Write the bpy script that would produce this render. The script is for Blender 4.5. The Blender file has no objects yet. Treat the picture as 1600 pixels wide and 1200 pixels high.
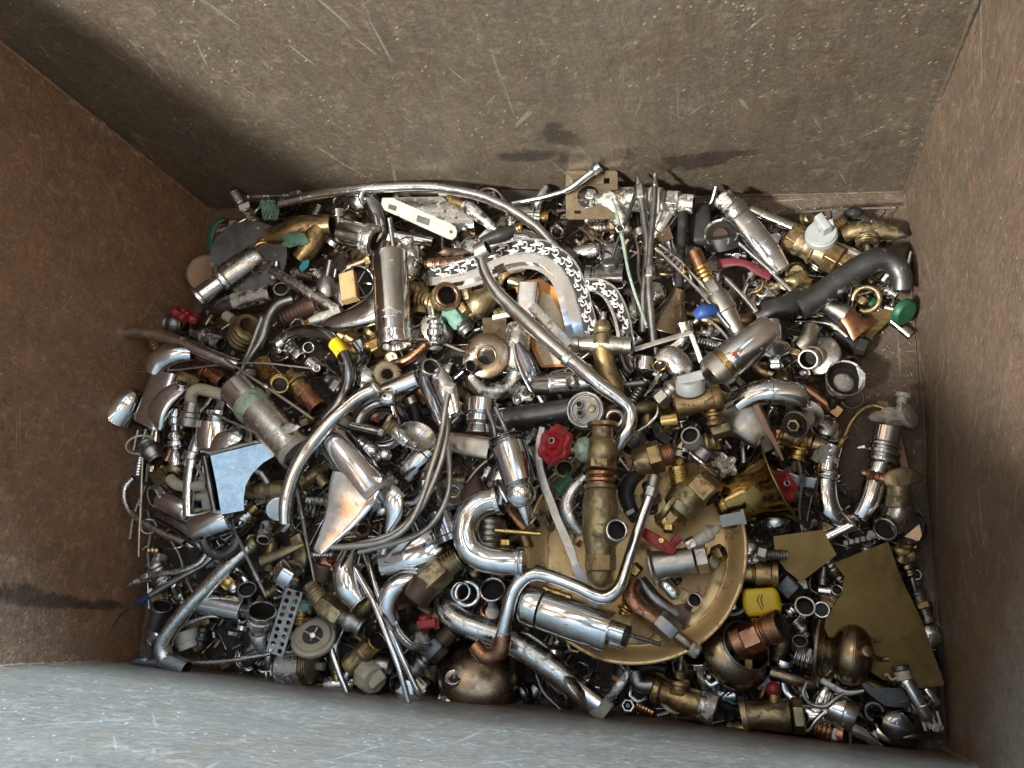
import bpy, math, random
import numpy as np
from mathutils import Vector, Matrix, noise
from mathutils.geometry import tessellate_polygon

sc = bpy.context.scene
C = sc.collection
R_ = random.Random(7)

# ------------------------------------------------------------------ camera
FPX = 1300.0                                   # focal length in photo pixels (photo 1600 x 1200)
CAMH = 1.35                                    # camera height above the bin floor, metres
_down = Vector((351, -388, -FPX)).normalized() # world down seen from the camera
_far = Vector((286, 4870, -FPX))
_far = (_far - _down * _far.dot(_down)).normalized()
_zc = -_down
_xc = _far.cross(_zc).normalized()
ROT = Matrix((_xc, _far, _zc))                 # camera space -> world space
cd = bpy.data.cameras.new('camera')
cam = bpy.data.objects.new('camera', cd)
C.objects.link(cam)
cd.sensor_width = 36.0
cd.lens = FPX / 1600 * 36.0
cd.clip_start = 0.02
cd.clip_end = 100
mw = ROT.to_4x4()
mw.translation = Vector((0, 0, CAMH))
cam.matrix_world = mw
sc.camera = cam
CAMP = Vector((0, 0, CAMH))

def unproj(px, py, z):
    d = ROT @ Vector(((px - 800) / FPX, (600 - py) / FPX, -1.0))
    t = (z - CAMH) / d.z
    return CAMP + d * t, t / FPX               # point, metres per pixel there

# ------------------------------------------------------------------ world and lamps
w = bpy.data.worlds.new('World')
sc.world = w
w.use_nodes = True
wt = w.node_tree
bg = wt.nodes['Background']
# invented bright and tinted panels between dark bands, for the chrome to mirror: direction projected on a flat ceiling
def wn(t, **k):
    n = wt.nodes.new(t)
    for a_, b_ in k.items(): setattr(n, a_, b_)
    return n
_tc = wn('ShaderNodeTexCoord')
_sx = wn('ShaderNodeSeparateXYZ')
wt.links.new(_tc.outputs['Generated'], _sx.inputs[0])
_mz = wn('ShaderNodeMath', operation='MAXIMUM'); _mz.inputs[1].default_value = .06
wt.links.new(_sx.outputs[2], _mz.inputs[0])
_cv = wn('ShaderNodeCombineXYZ')
for _i in (0, 1):
    _d = wn('ShaderNodeMath', operation='DIVIDE')
    wt.links.new(_sx.outputs[_i], _d.inputs[0]); wt.links.new(_mz.outputs[0], _d.inputs[1])
    wt.links.new(_d.outputs[0], _cv.inputs[_i])
_map = wn('ShaderNodeMapping')
_map.inputs['Rotation'].default_value = (0, 0, .5)
wt.links.new(_cv.outputs[0], _map.inputs['Vector'])
_br = wn('ShaderNodeTexBrick')
_br.offset = .37
_br.inputs['Scale'].default_value = 1.25
_br.inputs['Mortar Size'].default_value = .13
_br.inputs['Mortar Smooth'].default_value = .12
_br.inputs['Brick Width'].default_value = .42
_br.inputs['Row Height'].default_value = .8
_br.inputs['Color1'].default_value = (.85, .85, .85, 1); _br.inputs['Color2'].default_value = (.16, .15, .135, 1); _br.inputs['Mortar'].default_value = (.045, .040, .032, 1)
wt.links.new(_map.outputs[0], _br.inputs['Vector'])
_nz = wn('ShaderNodeTexNoise'); _nz.inputs['Scale'].default_value = 1.35; _nz.inputs['Detail'].default_value = 1.5
wt.links.new(_cv.outputs[0], _nz.inputs['Vector'])
_cr = wn('ShaderNodeValToRGB')
_e = _cr.color_ramp.elements
_e[0].position = .36; _e[0].color = (.38, .60, 1.0, 1)
_e[1].position = .66; _e[1].color = (1.0, .94, .82, 1)
for _p, _c in ((.46, (.95, .96, .95, 1)), (.52, (1.0, .93, .82, 1)), (.57, (1.0, .55, .22, 1)), (.61, (1.0, .86, .68, 1))):
    _x = _e.new(_p); _x.color = _c
wt.links.new(_nz.outputs['Fac'], _cr.inputs[0])
_mu = wn('ShaderNodeMix', data_type='RGBA', blend_type='MULTIPLY'); _mu.inputs[0].default_value = 1
wt.links.new(_br.outputs['Color'], _mu.inputs[6]); wt.links.new(_cr.outputs[0], _mu.inputs[7])
_last = _mu.outputs[2]
for _c, _r, _k in (((.10, .37, 0), .16, (.060, .092, .125, 1)), ((-.52, .09, 0), .14, (.22, .20, .165, 1)), ((-.55, .12, 0), .045, (.30, .115, .028, 1)), ((-.49, .08, 0), .03, (.30, .115, .028, 1)), ((-.25, .27, 0), .13, (.20, .19, .165, 1)), ((-.375, .12, 0), .026, (.21, .085, .022, 1)), ((-.33, .18, 0), .03, (.21, .085, .022, 1)), ((-.27, .31, 0), .04, (.21, .095, .03, 1)), ((-.19, .22, 0), .03, (.21, .10, .035, 1))):  # cream, orange and blue patches added for chosen chrome pieces to mirror
    _vd = wn('ShaderNodeVectorMath', operation='DISTANCE'); _vd.inputs[1].default_value = _c
    wt.links.new(_cv.outputs[0], _vd.inputs[0])
    _mr = wn('ShaderNodeMapRange'); _mr.inputs[1].default_value = _r * 1.15; _mr.inputs[2].default_value = _r * .85
    wt.links.new(_vd.outputs['Value'], _mr.inputs[0])
    _mm = wn('ShaderNodeMix', data_type='RGBA'); _mm.inputs[7].default_value = _k
    wt.links.new(_mr.outputs[0], _mm.inputs[0]); wt.links.new(_last, _mm.inputs[6])
    _last = _mm.outputs[2]
wt.links.new(_last, bg.inputs[0])
bg.inputs[1].default_value = 4.7

def lamp(name, loc, aim, sx, sy, power, col):
    l = bpy.data.lights.new(name, 'AREA')
    l.shape = 'RECTANGLE'
    l.size = sx
    l.size_y = sy
    l.energy = power
    l.color = col
    o = bpy.data.objects.new(name, l)
    C.objects.link(o)
    o.location = loc
    o.rotation_euler = (Vector(aim) - Vector(loc)).to_track_quat('-Z', 'Y').to_euler()
    return o

lamp('key_light', (-1.88, -1.42, 3.45), (-.2, .45, .2), .38, .34, 215, (1.0, 0.96, 0.88))  # key lamp set by the wall shadow edges; its source is unseen
sl_ = lamp('sky_light', (-0.6, 3.3, 3.5), (-0.80, -0.12, 0.75), 1.5, 0.5, 50, (0.45, 0.72, 1.0))
sl_.data.spread = math.radians(42)
sc.view_settings.view_transform = 'Standard'
sc.view_settings.look = 'None'
sc.view_settings.exposure = 0.9
sc.view_settings.gamma = 1.0
sc.view_settings.use_curve_mapping = False
sc.render.engine = 'CYCLES'
sc.cycles.max_bounces = 8
sc.cycles.glossy_bounces = 6
sc.cycles.diffuse_bounces = 4
sc.cycles.caustics_reflective = False
sc.cycles.blur_glossy = 0.3
sc.cycles.sample_clamp_indirect = 4.0

# ------------------------------------------------------------------ materials
MATS = {}
def nd(nt, t, **kw):
    n = nt.nodes.new(t)
    for k, v in kw.items():
        setattr(n, k, v)
    return n

def coords(nt, rnd=True):
    tc = nd(nt, 'ShaderNodeTexCoord')
    if not rnd:
        return tc.outputs['Object']
    oi = nd(nt, 'ShaderNodeObjectInfo')
    m = nd(nt, 'ShaderNodeMath', operation='MULTIPLY')
    m.inputs[1].default_value = 7.3
    nt.links.new(oi.outputs['Random'], m.inputs[0])
    a = nd(nt, 'ShaderNodeVectorMath', operation='ADD')
    nt.links.new(tc.outputs['Object'], a.inputs[0])
    nt.links.new(m.outputs[0], a.inputs[1])
    return a.outputs[0]

def noi(nt, co, scale, detail=4, rough=.6, dist=0):
    n = nd(nt, 'ShaderNodeTexNoise')
    n.inputs['Scale'].default_value = scale
    n.inputs['Detail'].default_value = detail
    n.inputs['Roughness'].default_value = rough
    n.inputs['Distortion'].default_value = dist
    nt.links.new(co, n.inputs['Vector'])
    return n.outputs['Fac']

def rng(nt, v, a, b, c=0., d=1.):
    m = nd(nt, 'ShaderNodeMapRange')
    m.inputs[1].default_value = a
    m.inputs[2].default_value = b
    m.inputs[3].default_value = c
    m.inputs[4].default_value = d
    nt.links.new(v, m.inputs[0])
    return m.outputs[0]

def mixc(nt, f, a, b):
    m = nd(nt, 'ShaderNodeMix', data_type='RGBA')
    for s, v in ((0, f), (6, a), (7, b)):
        if hasattr(v, 'links') or hasattr(v, 'is_linked'):
            nt.links.new(v, m.inputs[s])
        else:
            m.inputs[s].default_value = v if s == 0 else (*v, 1)
    return m.outputs[2]

def math2(nt, op, a, b):
    m = nd(nt, 'ShaderNodeMath', operation=op)
    for i, v in enumerate((a, b)):
        if isinstance(v, (int, float)):
            m.inputs[i].default_value = v
        else:
            nt.links.new(v, m.inputs[i])
    return m.outputs[0]

def mat(key, a, b, metal=1., rough=(.1, .25), spot=None, sp=(.58, .66), ssc=55, bump=.15, nsc=35, scuff=True, bsc=220, hole=None):
    """a/b: two tones mixed by noise; spot: crust or dirt colour with its own noise shape"""
    m = bpy.data.materials.new(key)
    m.use_nodes = True
    nt = m.node_tree
    bs = nt.nodes['Principled BSDF']
    co = coords(nt)
    n1 = noi(nt, co, nsc, 5, .65, .3)
    f = rng(nt, n1, .35, .65)
    col = mixc(nt, f, a, b)
    n2 = noi(nt, co, 110, 4, .7)
    rg = rng(nt, n2, .3, .75, rough[0], rough[1])
    mt = metal
    if spot:
        n3 = noi(nt, co, ssc, 6, .72, .6)
        s = rng(nt, n3, sp[0], sp[1])
        col = mixc(nt, s, col, spot)
        rg = math2(nt, 'ADD', rg, math2(nt, 'MULTIPLY', s, .5))
        mt = rng(nt, s, 0, 1, metal, metal * .15)
        nt.links.new(mt, bs.inputs['Metallic'])
    else:
        bs.inputs['Metallic'].default_value = metal
    nt.links.new(col, bs.inputs['Base Color'])
    nt.links.new(rg, bs.inputs['Roughness'])
    if bump:
        bp = nd(nt, 'ShaderNodeBump')
        bp.inputs['Strength'].default_value = bump
        bp.inputs['Distance'].default_value = .0008
        n4 = noi(nt, co, bsc, 5, .6)
        hgt = n4
        if spot:
            hgt = math2(nt, 'ADD', n4, math2(nt, 'MULTIPLY', s, 1.5))
        nt.links.new(hgt, bp.inputs['Height'])
        nt.links.new(bp.outputs[0], bs.inputs['Normal'])
    MATS[key] = m
    return m

mat('C', (.74, .74, .73), (.56, .57, .57), rough=(.06, .24), spot=(.34, .33, .28), sp=(.61, .72), ssc=48, bump=.04, bsc=60)
mat('CW', (.64, .63, .60), (.42, .41, .38), rough=(.14, .40), spot=(.34, .33, .28), sp=(.56, .67), ssc=60, bump=.12)
mat('CS', (.55, .54, .51), (.36, .35, .32), rough=(.18, .42), spot=(.50, .50, .46), sp=(.50, .58), ssc=75, bump=.35)
mat('CP', (.78, .77, .75), (.70, .69, .68), rough=(.04, .10), bump=0)
mat('SCR', (.82, .81, .78), (.74, .73, .70), metal=.55, rough=(.3, .42), bump=0)
mat('INL', (.03, .03, .03), (.05, .05, .05), metal=0, rough=(.5, .6), bump=0)
MATS['INL'].node_tree.nodes['Principled BSDF'].inputs['Specular IOR Level'].default_value = .08
mat('CD', (.30, .30, .30), (.16, .16, .17), rough=(.06, .22), spot=(.12, .10, .08), sp=(.62, .7), bump=.08)  # dark chrome tone, also standing in for chrome lying in shade
mat('N', (.50, .48, .43), (.34, .32, .28), rough=(.28, .5), spot=(.20, .17, .13), sp=(.6, .72), bump=.2)
mat('S', (.36, .36, .35), (.22, .22, .21), rough=(.3, .5), spot=(.15, .11, .08), sp=(.6, .7), bump=.25)
mat('SD', (.13, .13, .13), (.07, .07, .07), metal=.9, rough=(.32, .55), spot=(.34, .35, .35), sp=(.60, .68), bump=.3)
mat('B', (.42, .30, .14), (.22, .15, .075), rough=(.28, .5), spot=(.12, .095, .055), sp=(.51, .64), bump=.3)
mat('BO', (.38, .31, .17), (.21, .17, .10), rough=(.3, .52), spot=(.13, .10, .065), sp=(.51, .65), bump=.28)
mat('BB', (.62, .44, .17), (.42, .28, .10), rough=(.18, .36), spot=(.20, .14, .07), sp=(.6, .7), bump=.16)
mat('BG', (.90, .69, .37), (.74, .54, .27), metal=.7, rough=(.42, .6), spot=(.27, .17, .07), sp=(.54, .66), ssc=24, bump=.15, nsc=11)
mat('BS', (.17, .120, .045), (.095, .066, .026), rough=(.26, .4), spot=(.22, .15, .045), sp=(.50, .72), ssc=7, bump=.03, nsc=7)
mat('BZ', (.34, .27, .18), (.20, .15, .10), rough=(.22, .4), spot=(.11, .08, .05), sp=(.6, .72), bump=.1, nsc=20)
mat('BR', (.33, .22, .07), (.20, .13, .045), rough=(.1, .24), spot=(.10, .07, .03), sp=(.6, .7), bump=.06, nsc=20)
mat('K', (.44, .23, .13), (.25, .125, .075), rough=(.22, .42), spot=(.13, .07, .05), sp=(.57, .68), bump=.2)
mat('RU', (.13, .08, .055), (.07, .045, .035), metal=.55, rough=(.42, .65), spot=(.22, .15, .10), sp=(.6, .7), bump=.4)
mat('G', (.10, .26, .20), (.20, .34, .28), metal=.1, rough=(.6, .8), spot=(.05, .10, .08), sp=(.55, .65), bump=.6)
mat('PG', (.44, .50, .42), (.26, .38, .30), metal=.3, rough=(.4, .7), spot=(.16, .24, .19), sp=(.5, .62), bump=.5)
mat('LM', (.46, .45, .41), (.27, .26, .23), metal=.2, rough=(.6, .85), spot=(.62, .61, .57), sp=(.55, .62), bump=.9, bsc=160)
mat('RED', (.36, .012, .018), (.22, .010, .014), metal=0, rough=(.3, .5), spot=(.10, .05, .04), sp=(.54, .66), bump=.25)
mat('RD2', (.17, .016, .032), (.10, .012, .02), metal=0, rough=(.45, .6), spot=(.10, .07, .06), sp=(.54, .66), bump=.2)
mat('BLU', (.012, .06, .25), (.01, .04, .16), metal=0, rough=(.4, .55), spot=(.06, .06, .08), sp=(.56, .68), bump=.25)
mat('GRN', (.012, .11, .045), (.01, .065, .035), metal=0, rough=(.4, .55), spot=(.07, .08, .06), sp=(.56, .68), bump=.2)
mat('YEL', (.75, .54, .01), (.62, .42, .01), metal=0, rough=(.32, .45), spot=(.24, .17, .06), sp=(.57, .70), bump=.05)
mat('WHT', (.58, .58, .54), (.44, .43, .39), metal=0, rough=(.4, .6), spot=(.25, .22, .17), sp=(.62, .72), bump=.15)
mat('IVO', (.44, .42, .33), (.34, .31, .23), metal=0, rough=(.42, .6), spot=(.14, .11, .07), sp=(.62, .7), bump=.15)
mat('GRY', (.40, .43, .43), (.32, .35, .35), metal=0, rough=(.4, .55), spot=(.18, .17, .14), sp=(.68, .76), bump=.08)
mat('LBL', (.34, .42, .46), (.28, .36, .40), metal=0, rough=(.4, .55), bump=.05)
mat('TEA', (.02, .30, .38), (.02, .2, .28), metal=0, rough=(.4, .6), bump=.1)
mat('BLK', (.018, .018, .019), (.035, .034, .032), metal=0, rough=(.35, .6), spot=(.10, .09, .075), sp=(.62, .74), bump=.25)
MATS['BLK'].node_tree.nodes['Principled BSDF'].inputs['Specular IOR Level'].default_value = .25
mat('TAN', (.48, .32, .16), (.40, .26, .12), metal=0, rough=(.5, .7), spot=(.15, .09, .05), sp=(.60, .66), bump=.3)
mat('JUT', (.28, .22, .13), (.17, .13, .08), metal=0, rough=(.8, .95), bump=1.0)
mat('CRM', (.66, .56, .38), (.72, .66, .52), metal=.1, rough=(.22, .36), spot=(.50, .27, .10), sp=(.56, .60), ssc=14, bump=.03, nsc=30)  # cream with orange spots: a mirrored reflection painted as plate colour
mat('ORG', (.62, .28, .08), (.55, .23, .06), metal=.1, rough=(.25, .4), bump=.03)  # orange part of the same painted reflection
mat('PNK', (.45, .30, .22), (.36, .24, .17), metal=0, rough=(.5, .7), bump=.1)
mat('INK', (.06, .03, .09), (.04, .02, .06), metal=0, rough=(.6, .7), bump=0)
mat('STK', (.70, .72, .76), (.62, .64, .68), metal=0, rough=(.4, .5), bump=0)
mat('IN', (.026, .020, .014), (.012, .010, .008), metal=.3, rough=(.6, .8), spot=(.06, .045, .03), sp=(.62, .74), bump=.8)  # dark oxide tone painted into bores, standing in for the shade inside
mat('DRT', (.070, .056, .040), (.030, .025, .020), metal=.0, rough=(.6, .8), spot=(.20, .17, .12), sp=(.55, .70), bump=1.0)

# ------------------------------------------------------------------ height of the heap (mm), read from a few soundings
HB = [(350,400,60),(600,450,95),(760,330,45),(900,500,95),(940,330,40),(1100,450,65),(1300,420,28),(1390,370,15),(1400,480,12),(1380,560,6),(1375,700,8),(1290,600,35),
      (1300,720,22),(300,470,45),(260,610,112),(195,530,130),(195,640,125),(212,760,82),(270,780,85),(212,880,58),(222,980,34),(330,700,100),(250,1040,25),(500,700,125),(700,750,130),(900,750,105),(1100,600,80),(1060,850,62),(960,960,66),(1080,980,58),(1250,780,60),
      (430,950,75),(600,930,90),(460,1050,32),(620,1080,28),(760,1060,30),(900,1080,28),(1010,1090,20),(1130,1090,22),(1180,980,35),(1300,1040,25),(1400,1000,16),(1430,1120,18),
      (1390,820,18),(1450,930,10),(380,310,35),(480,300,35),(640,300,38),(1150,330,30)]
def hb(x, y):
    s = t = 0
    for a, b, h in HB:
        q = 1 / (((a - x) ** 2 + (b - y) ** 2) / 1000 + 1.2) ** 1.6
        s += q * h
        t += q
    return s / t

# ------------------------------------------------------------------ shapes
LOCAL = False
H0 = 0.0
def P(p):
    h = p[2] if len(p) > 2 else 0
    if LOCAL:
        return Vector((p[0] * .001, -p[1] * .001, h * .001)), .001
    return unproj(p[0], p[1], max(.004, (H0 + h) * .001))

def frames(pts):
    n = len(pts)
    T = []
    for i in range(n):
        d = pts[min(i + 1, n - 1)] - pts[max(i - 1, 0)]
        T.append(d.normalized() if d.length > 1e-9 else Vector((0, 0, 1)))
    up = Vector((0, 0, 1))
    if abs(T[0].z) > .92:
        up = Vector((0, 1, 0))
    s = T[0].cross(up).normalized()
    out = []
    for t in T:
        s = (s - t * s.dot(t)).normalized()
        out.append((t, s, s.cross(t)))
    return out

def rings_mesh(rings, capa=True, capb=True):
    n = len(rings[0])
    vs = [v for r in rings for v in r]
    fs = []
    for i in range(len(rings) - 1):
        for j in range(n):
            k = (j + 1) % n
            fs.append((i * n + j, (i + 1) * n + j, (i + 1) * n + k, i * n + k))
    if capa: fs.append(tuple(range(n)))
    if capb: fs.append(tuple(reversed(range((len(rings) - 1) * n, len(rings) * n))))
    return vs, fs

def cr(a, b, c, d, t):
    return .5 * ((2 * b) + (c - a) * t + (2 * a - 5 * b + 4 * c - d) * t * t + (3 * b - a - 3 * c + d) * t ** 3)

def TB(pts, r=8, hol=.8, sq=2, seg=16, sm=6, dome=False, roll=0):
    """bent tube / lofted bar: pts (x, y, h), radius or (half width, half height) per point"""
    def go():
        W = []; rr = []
        for i, p in enumerate(pts):
            q, s = P(p)
            W.append(q)
            e = r[i] if isinstance(r, list) else r
            e = e if isinstance(e, tuple) else (e, e)
            rr.append(Vector((e[0] * s, e[1] * s, 0)))
        n = len(W)
        cs = []; rs = []
        for i in range(n - 1):
            a, b, c, d = W[max(i - 1, 0)], W[i], W[i + 1], W[min(i + 2, n - 1)]
            ra, rb, rc, rd = rr[max(i - 1, 0)], rr[i], rr[i + 1], rr[min(i + 2, n - 1)]
            k = sm if n > 2 else 1
            for j in range(k):
                t = j / k
                cs.append(cr(a, b, c, d, t))
                v = cr(ra, rb, rc, rd, t)
                lo = Vector((min(rb.x, rc.x), min(rb.y, rc.y), 0))
                rs.append(Vector((max(v.x, lo.x * .9), max(v.y, lo.y * .9), 0)))
        cs.append(W[-1]); rs.append(rr[-1])
        fr = frames(cs)
        def ring(c, f, q, k=1.):
            o = []
            for j in range(seg):
                a = 2 * math.pi * (j + .5) / seg + roll
                ca, sa = math.cos(a), math.sin(a)
                if sq != 2:
                    ca = math.copysign(abs(ca) ** (2 / sq), ca)
                    sa = math.copysign(abs(sa) ** (2 / sq), sa)
                o.append(c + f[1] * (ca * q.x * k) + f[2] * (sa * q.y * k))
            return o
        R = []
        m0, m1 = min(rs[0].x, rs[0].y), min(rs[-1].x, rs[-1].y)
        if hol:
            R += [ring(cs[0] + fr[0][0] * m0 * 1.6, fr[0], rs[0], hol), ring(cs[0], fr[0], rs[0], hol)]
        elif dome:
            for a in (80, 60, 40, 20):
                a = math.radians(a)
                R.append(ring(cs[0] - fr[0][0] * m0 * math.sin(a) * .8, fr[0], rs[0], math.cos(a)))
        for c, f, q in zip(cs, fr, rs):
            R.append(ring(c, f, q))
        if hol:
            R += [ring(cs[-1], fr[-1], rs[-1], hol), ring(cs[-1] - fr[-1][0] * m1 * 1.6, fr[-1], rs[-1], hol)]
        elif dome:
            for a in (20, 40, 60, 80):
                a = math.radians(a)
                R.append(ring(cs[-1] + fr[-1][0] * m1 * math.sin(a) * .8, fr[-1], rs[-1], math.cos(a)))
        vs, fs = rings_mesh(R)
        if hol:
            return vs, fs, set(range(seg)) | set(range(len(fs) - 2 - seg, len(fs)))
        return vs, fs
    go.xy = pts[len(pts) // 2]
    return go

HOL = [(.4, 0), (.4, .78), (0, .78), (0, 1), (1, 1), (1, .78), (.6, .78), (.6, 0)]
SOL = [(0, 0), (0, 1), (1, 1), (1, 0)]
RND = [(0, 0), (0, .7), (.04, .88), (.12, 1), (.88, 1), (.96, .88), (1, .7), (1, 0)]
NUT = [(.35, 0), (.35, .62), (0, .62), (0, .86), (.1, 1), (.9, 1), (1, .86), (1, .62), (.65, .62), (.65, 0)]
PLUG = [(0, 0), (0, .86), (.1, 1), (.9, 1), (1, .86), (1, 0)]
DOME = [(0, 0), (0, 1), (.3, .97), (.55, .86), (.75, .68), (.9, .44), (.98, .18), (1, 0)]
BALL = [(0, 0)] + [((1 - math.cos(math.radians(a))) / 2, math.sin(math.radians(a))) for a in range(12, 180, 12)] + [(1, 0)]
ESC = [(.3, 0), (.15, .9), (0, .96), (0, 1), (.25, .97), (.5, .82), (.8, .5), (.95, .42), (1, .36), (1, .28), (.7, .26), (.6, 0)]
CUP = [(.2, 0), (.35, .6), (1, .9), (1, 1), (.3, .68), (.1, .45), (0, .3), (0, 0)]
BUL = [(.15, 0), (.15, .55), (0, .55), (0, .8), (.12, .82), (.14, .72), (.3, .8), (.42, 1), (.58, 1), (.7, .8), (.86, .72), (.88, .82), (1, .8), (1, .55), (.85, .55), (.85, 0)]
WAI = [(0, 0), (0, .8), (.05, 1), (.12, 1), (.18, .75), (.3, .7), (.38, 1), (.6, 1), (.66, .78), (.78, .78), (.84, 1), (.95, 1), (1, .8), (1, .6), (.8, .6), (.8, 0)]
TAP = [(.3, 0), (.3, .75), (0, .75), (0, 1), (1, .6), (1, .4), (.8, .4), (.8, 0)]
TRI = [(0, 0), (0, .55), (.1, .6), (.3, .62), (.32, .9), (.4, 1), (.5, 1), (.52, .7), (.75, .68), (.77, .85), (1, .85), (1, .6), (.8, .6), (.8, 0)]
def THR(n=7, d=.88, bore=.7):
    o = [(.4, 0), (.4, bore), (0, bore), (0, d)]
    for i in range(n):
        a = .05 + .9 * i / n
        o += [(a + .25 * .9 / n, 1), (a + .75 * .9 / n, d)]
    return o + [(1, d), (1, bore), (.6, bore), (.6, 0)]
def HOSE(n=14): 
    o = [(0, 0), (0, .85)]
    for i in range(n):
        a = (i + .2) / n
        o += [(a, 1), (a + .5 / n, 1), (a + .6 / n, .86)]
    return o + [(1, .85), (1, 0)]

def LT(A, B, r, prof=HOL, seg=28, ph=0, ell=1.):
    """turned shape round the axis A->B, profile (fraction along, fraction of r)"""
    if isinstance(prof, str): prof = globals()[prof]
    if prof in (NUT, PLUG) and seg == 28: seg = 6
    def go():
        a, sa = P(A); b, sb = P(B)
        s = (sa + sb) / 2
        t = (b - a)
        L = t.length
        t = t / L
        up = Vector((0, 0, 1)) if abs(t.z) < .9 else Vector((0, 1, 0))
        u = t.cross(up).normalized()
        v = u.cross(t)
        R = []
        for f, q in prof:
            q = max(q, .0008)
            R.append([a + t * (L * f) + u * (math.cos(2 * math.pi * j / seg + ph) * q * r * s * ell) + v * (math.sin(2 * math.pi * j / seg + ph) * q * r * s) for j in range(seg)])
        vs, fs = rings_mesh(R, True, True)
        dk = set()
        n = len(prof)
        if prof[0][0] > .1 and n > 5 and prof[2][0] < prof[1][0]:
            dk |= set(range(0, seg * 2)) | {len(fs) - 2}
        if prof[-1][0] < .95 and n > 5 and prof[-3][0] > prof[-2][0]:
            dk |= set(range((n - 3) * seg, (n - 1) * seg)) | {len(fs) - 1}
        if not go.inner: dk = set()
        return vs, fs, dk
    go.inner = prof is not ESC and seg < 40 and r < 60
    go.xy = ((A[0] + B[0]) / 2, (A[1] + B[1]) / 2)
    go.bev = True
    return go

def TO(c, r, rt, ax=(0, 0, 1), seg=36, sg=12, arc=1.0):
    """ring; ax is the axis in pixel space (x right, y down, h up)"""
    def go():
        q, s = P(c)
        q2, _ = P((c[0] + ax[0], c[1] + ax[1], (c[2] if len(c) > 2 else 0) + ax[2]))
        t = (q2 - q).normalized()
        up = Vector((0, 1, 0)) if abs(t.y) < .9 else Vector((0, 0, 1))
        u = t.cross(up).normalized(); v = u.cross(t)
        R = []
        n = int(seg * arc)
        for i in range(n + (0 if arc >= 1 else 1)):
            a = 2 * math.pi * i / seg
            d = u * math.cos(a) + v * math.sin(a)
            R.append([q + d * (r * s) + d * (math.cos(2 * math.pi * j / sg) * rt * s) + t * (math.sin(2 * math.pi * j / sg) * rt * s) for j in range(sg)])
        if arc >= 1:
            R.append(R[0])
            vs, fs = rings_mesh(R[:-1], False, False)
            m = len(R) - 2
            for j in range(sg):
                k = (j + 1) % sg
                fs.append((m * sg + j, j, k, m * sg + k))
            return vs, fs
        return rings_mesh(R)
    go.xy = c
    return go

def PL(pts, th=2, holes=(), rnd=0):
    """flat sheet cut to an outline, th mm thick; holes: lists of points or (x, y, r)"""
    def go():
        h0 = [p[2] if len(p) > 2 else 0 for p in pts]
        A = np.array([[p[0], p[1], 1] for p in pts], float)
        co = np.linalg.lstsq(A, np.array(h0, float), rcond=None)[0] if any(h0) else np.zeros(3)
        zz = lambda x, y: float(co[0] * x + co[1] * y + co[2])
        loops = [[(p[0], p[1]) for p in pts]]
        for h in holes:
            if len(h) == 3 and not isinstance(h[0], tuple):
                loops.append([(h[0] + math.cos(a * math.pi / 7) * h[2], h[1] + math.sin(a * math.pi / 7) * h[2]) for a in range(14)])
            else:
                loops.append([(p[0], p[1]) for p in h])
        W = [[P((x, y, zz(x, y)))[0] for x, y in l] for l in loops]
        tris = tessellate_polygon(W)
        flat = [v for l in W for v in l]
        a, b, c = W[0][0], W[0][len(W[0]) // 3], W[0][2 * len(W[0]) // 3]
        n = (b - a).cross(c - a).normalized()
        if n.z < 0: n = -n
        N = len(flat)
        vs = flat + [v - n * th * .001 for v in flat]
        fs = []
        for t in tris:
            d = (flat[t[1]] - flat[t[0]]).cross(flat[t[2]] - flat[t[0]])
            t = tuple(t) if d.dot(n) > 0 else (t[0], t[2], t[1])
            fs.append(t)
            fs.append((t[0] + N, t[2] + N, t[1] + N))
        o = 0
        for l in W:
            m = len(l)
            for i in range(m):
                j = (i + 1) % m
                fs.append((o + i, o + j, N + o + j, N + o + i))
            o += m
        return vs, fs
    go.xy = pts[0]
    go.flat = True
    return go

def RIB(pts, hw, th=3, edge=None):
    """flat strip along a curve: pts (x,y,h), half width(s) in px"""
    return TB(pts, [((hw[i] if isinstance(hw, list) else hw), th) for i in range(len(pts))], hol=0, sq=60, seg=4, sm=8)

def BL(c, rx, ry, rz, rough=.3, seed=0, sub=3):
    """lump of crust, rag or crushed metal"""
    def go():
        import bmesh
        bm = bmesh.new()
        bmesh.ops.create_icosphere(bm, subdivisions=sub, radius=1)
        q, s = P(c)
        vs = []
        for v in bm.verts:
            d = v.co
            k = 1 + rough * (noise.noise(d * 1.7 + Vector((seed * 3.1, seed, 0))) * 1.3 + .6 * noise.noise(d * 4.5 + Vector((seed, 0, 9))))
            vs.append(q + Vector((d.x * rx * s * k, d.y * ry * s * k, d.z * rz * s * k)))
        fs = [tuple(v.index for v in f.verts) for f in bm.faces]
        bm.free()
        return vs, fs
    go.xy = c
    return go

def JOIN(*gs):
    def go():
        vs, fs = [], []
        for g in gs:
            v, f = g()[:2]
            o = len(vs)
            vs += v
            fs += [tuple(i + o for i in q) for q in f]
        return vs, fs
    go.xy = gs[0].xy
    go.bev = any(getattr(g, 'bev', False) for g in gs)
    return go

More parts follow.
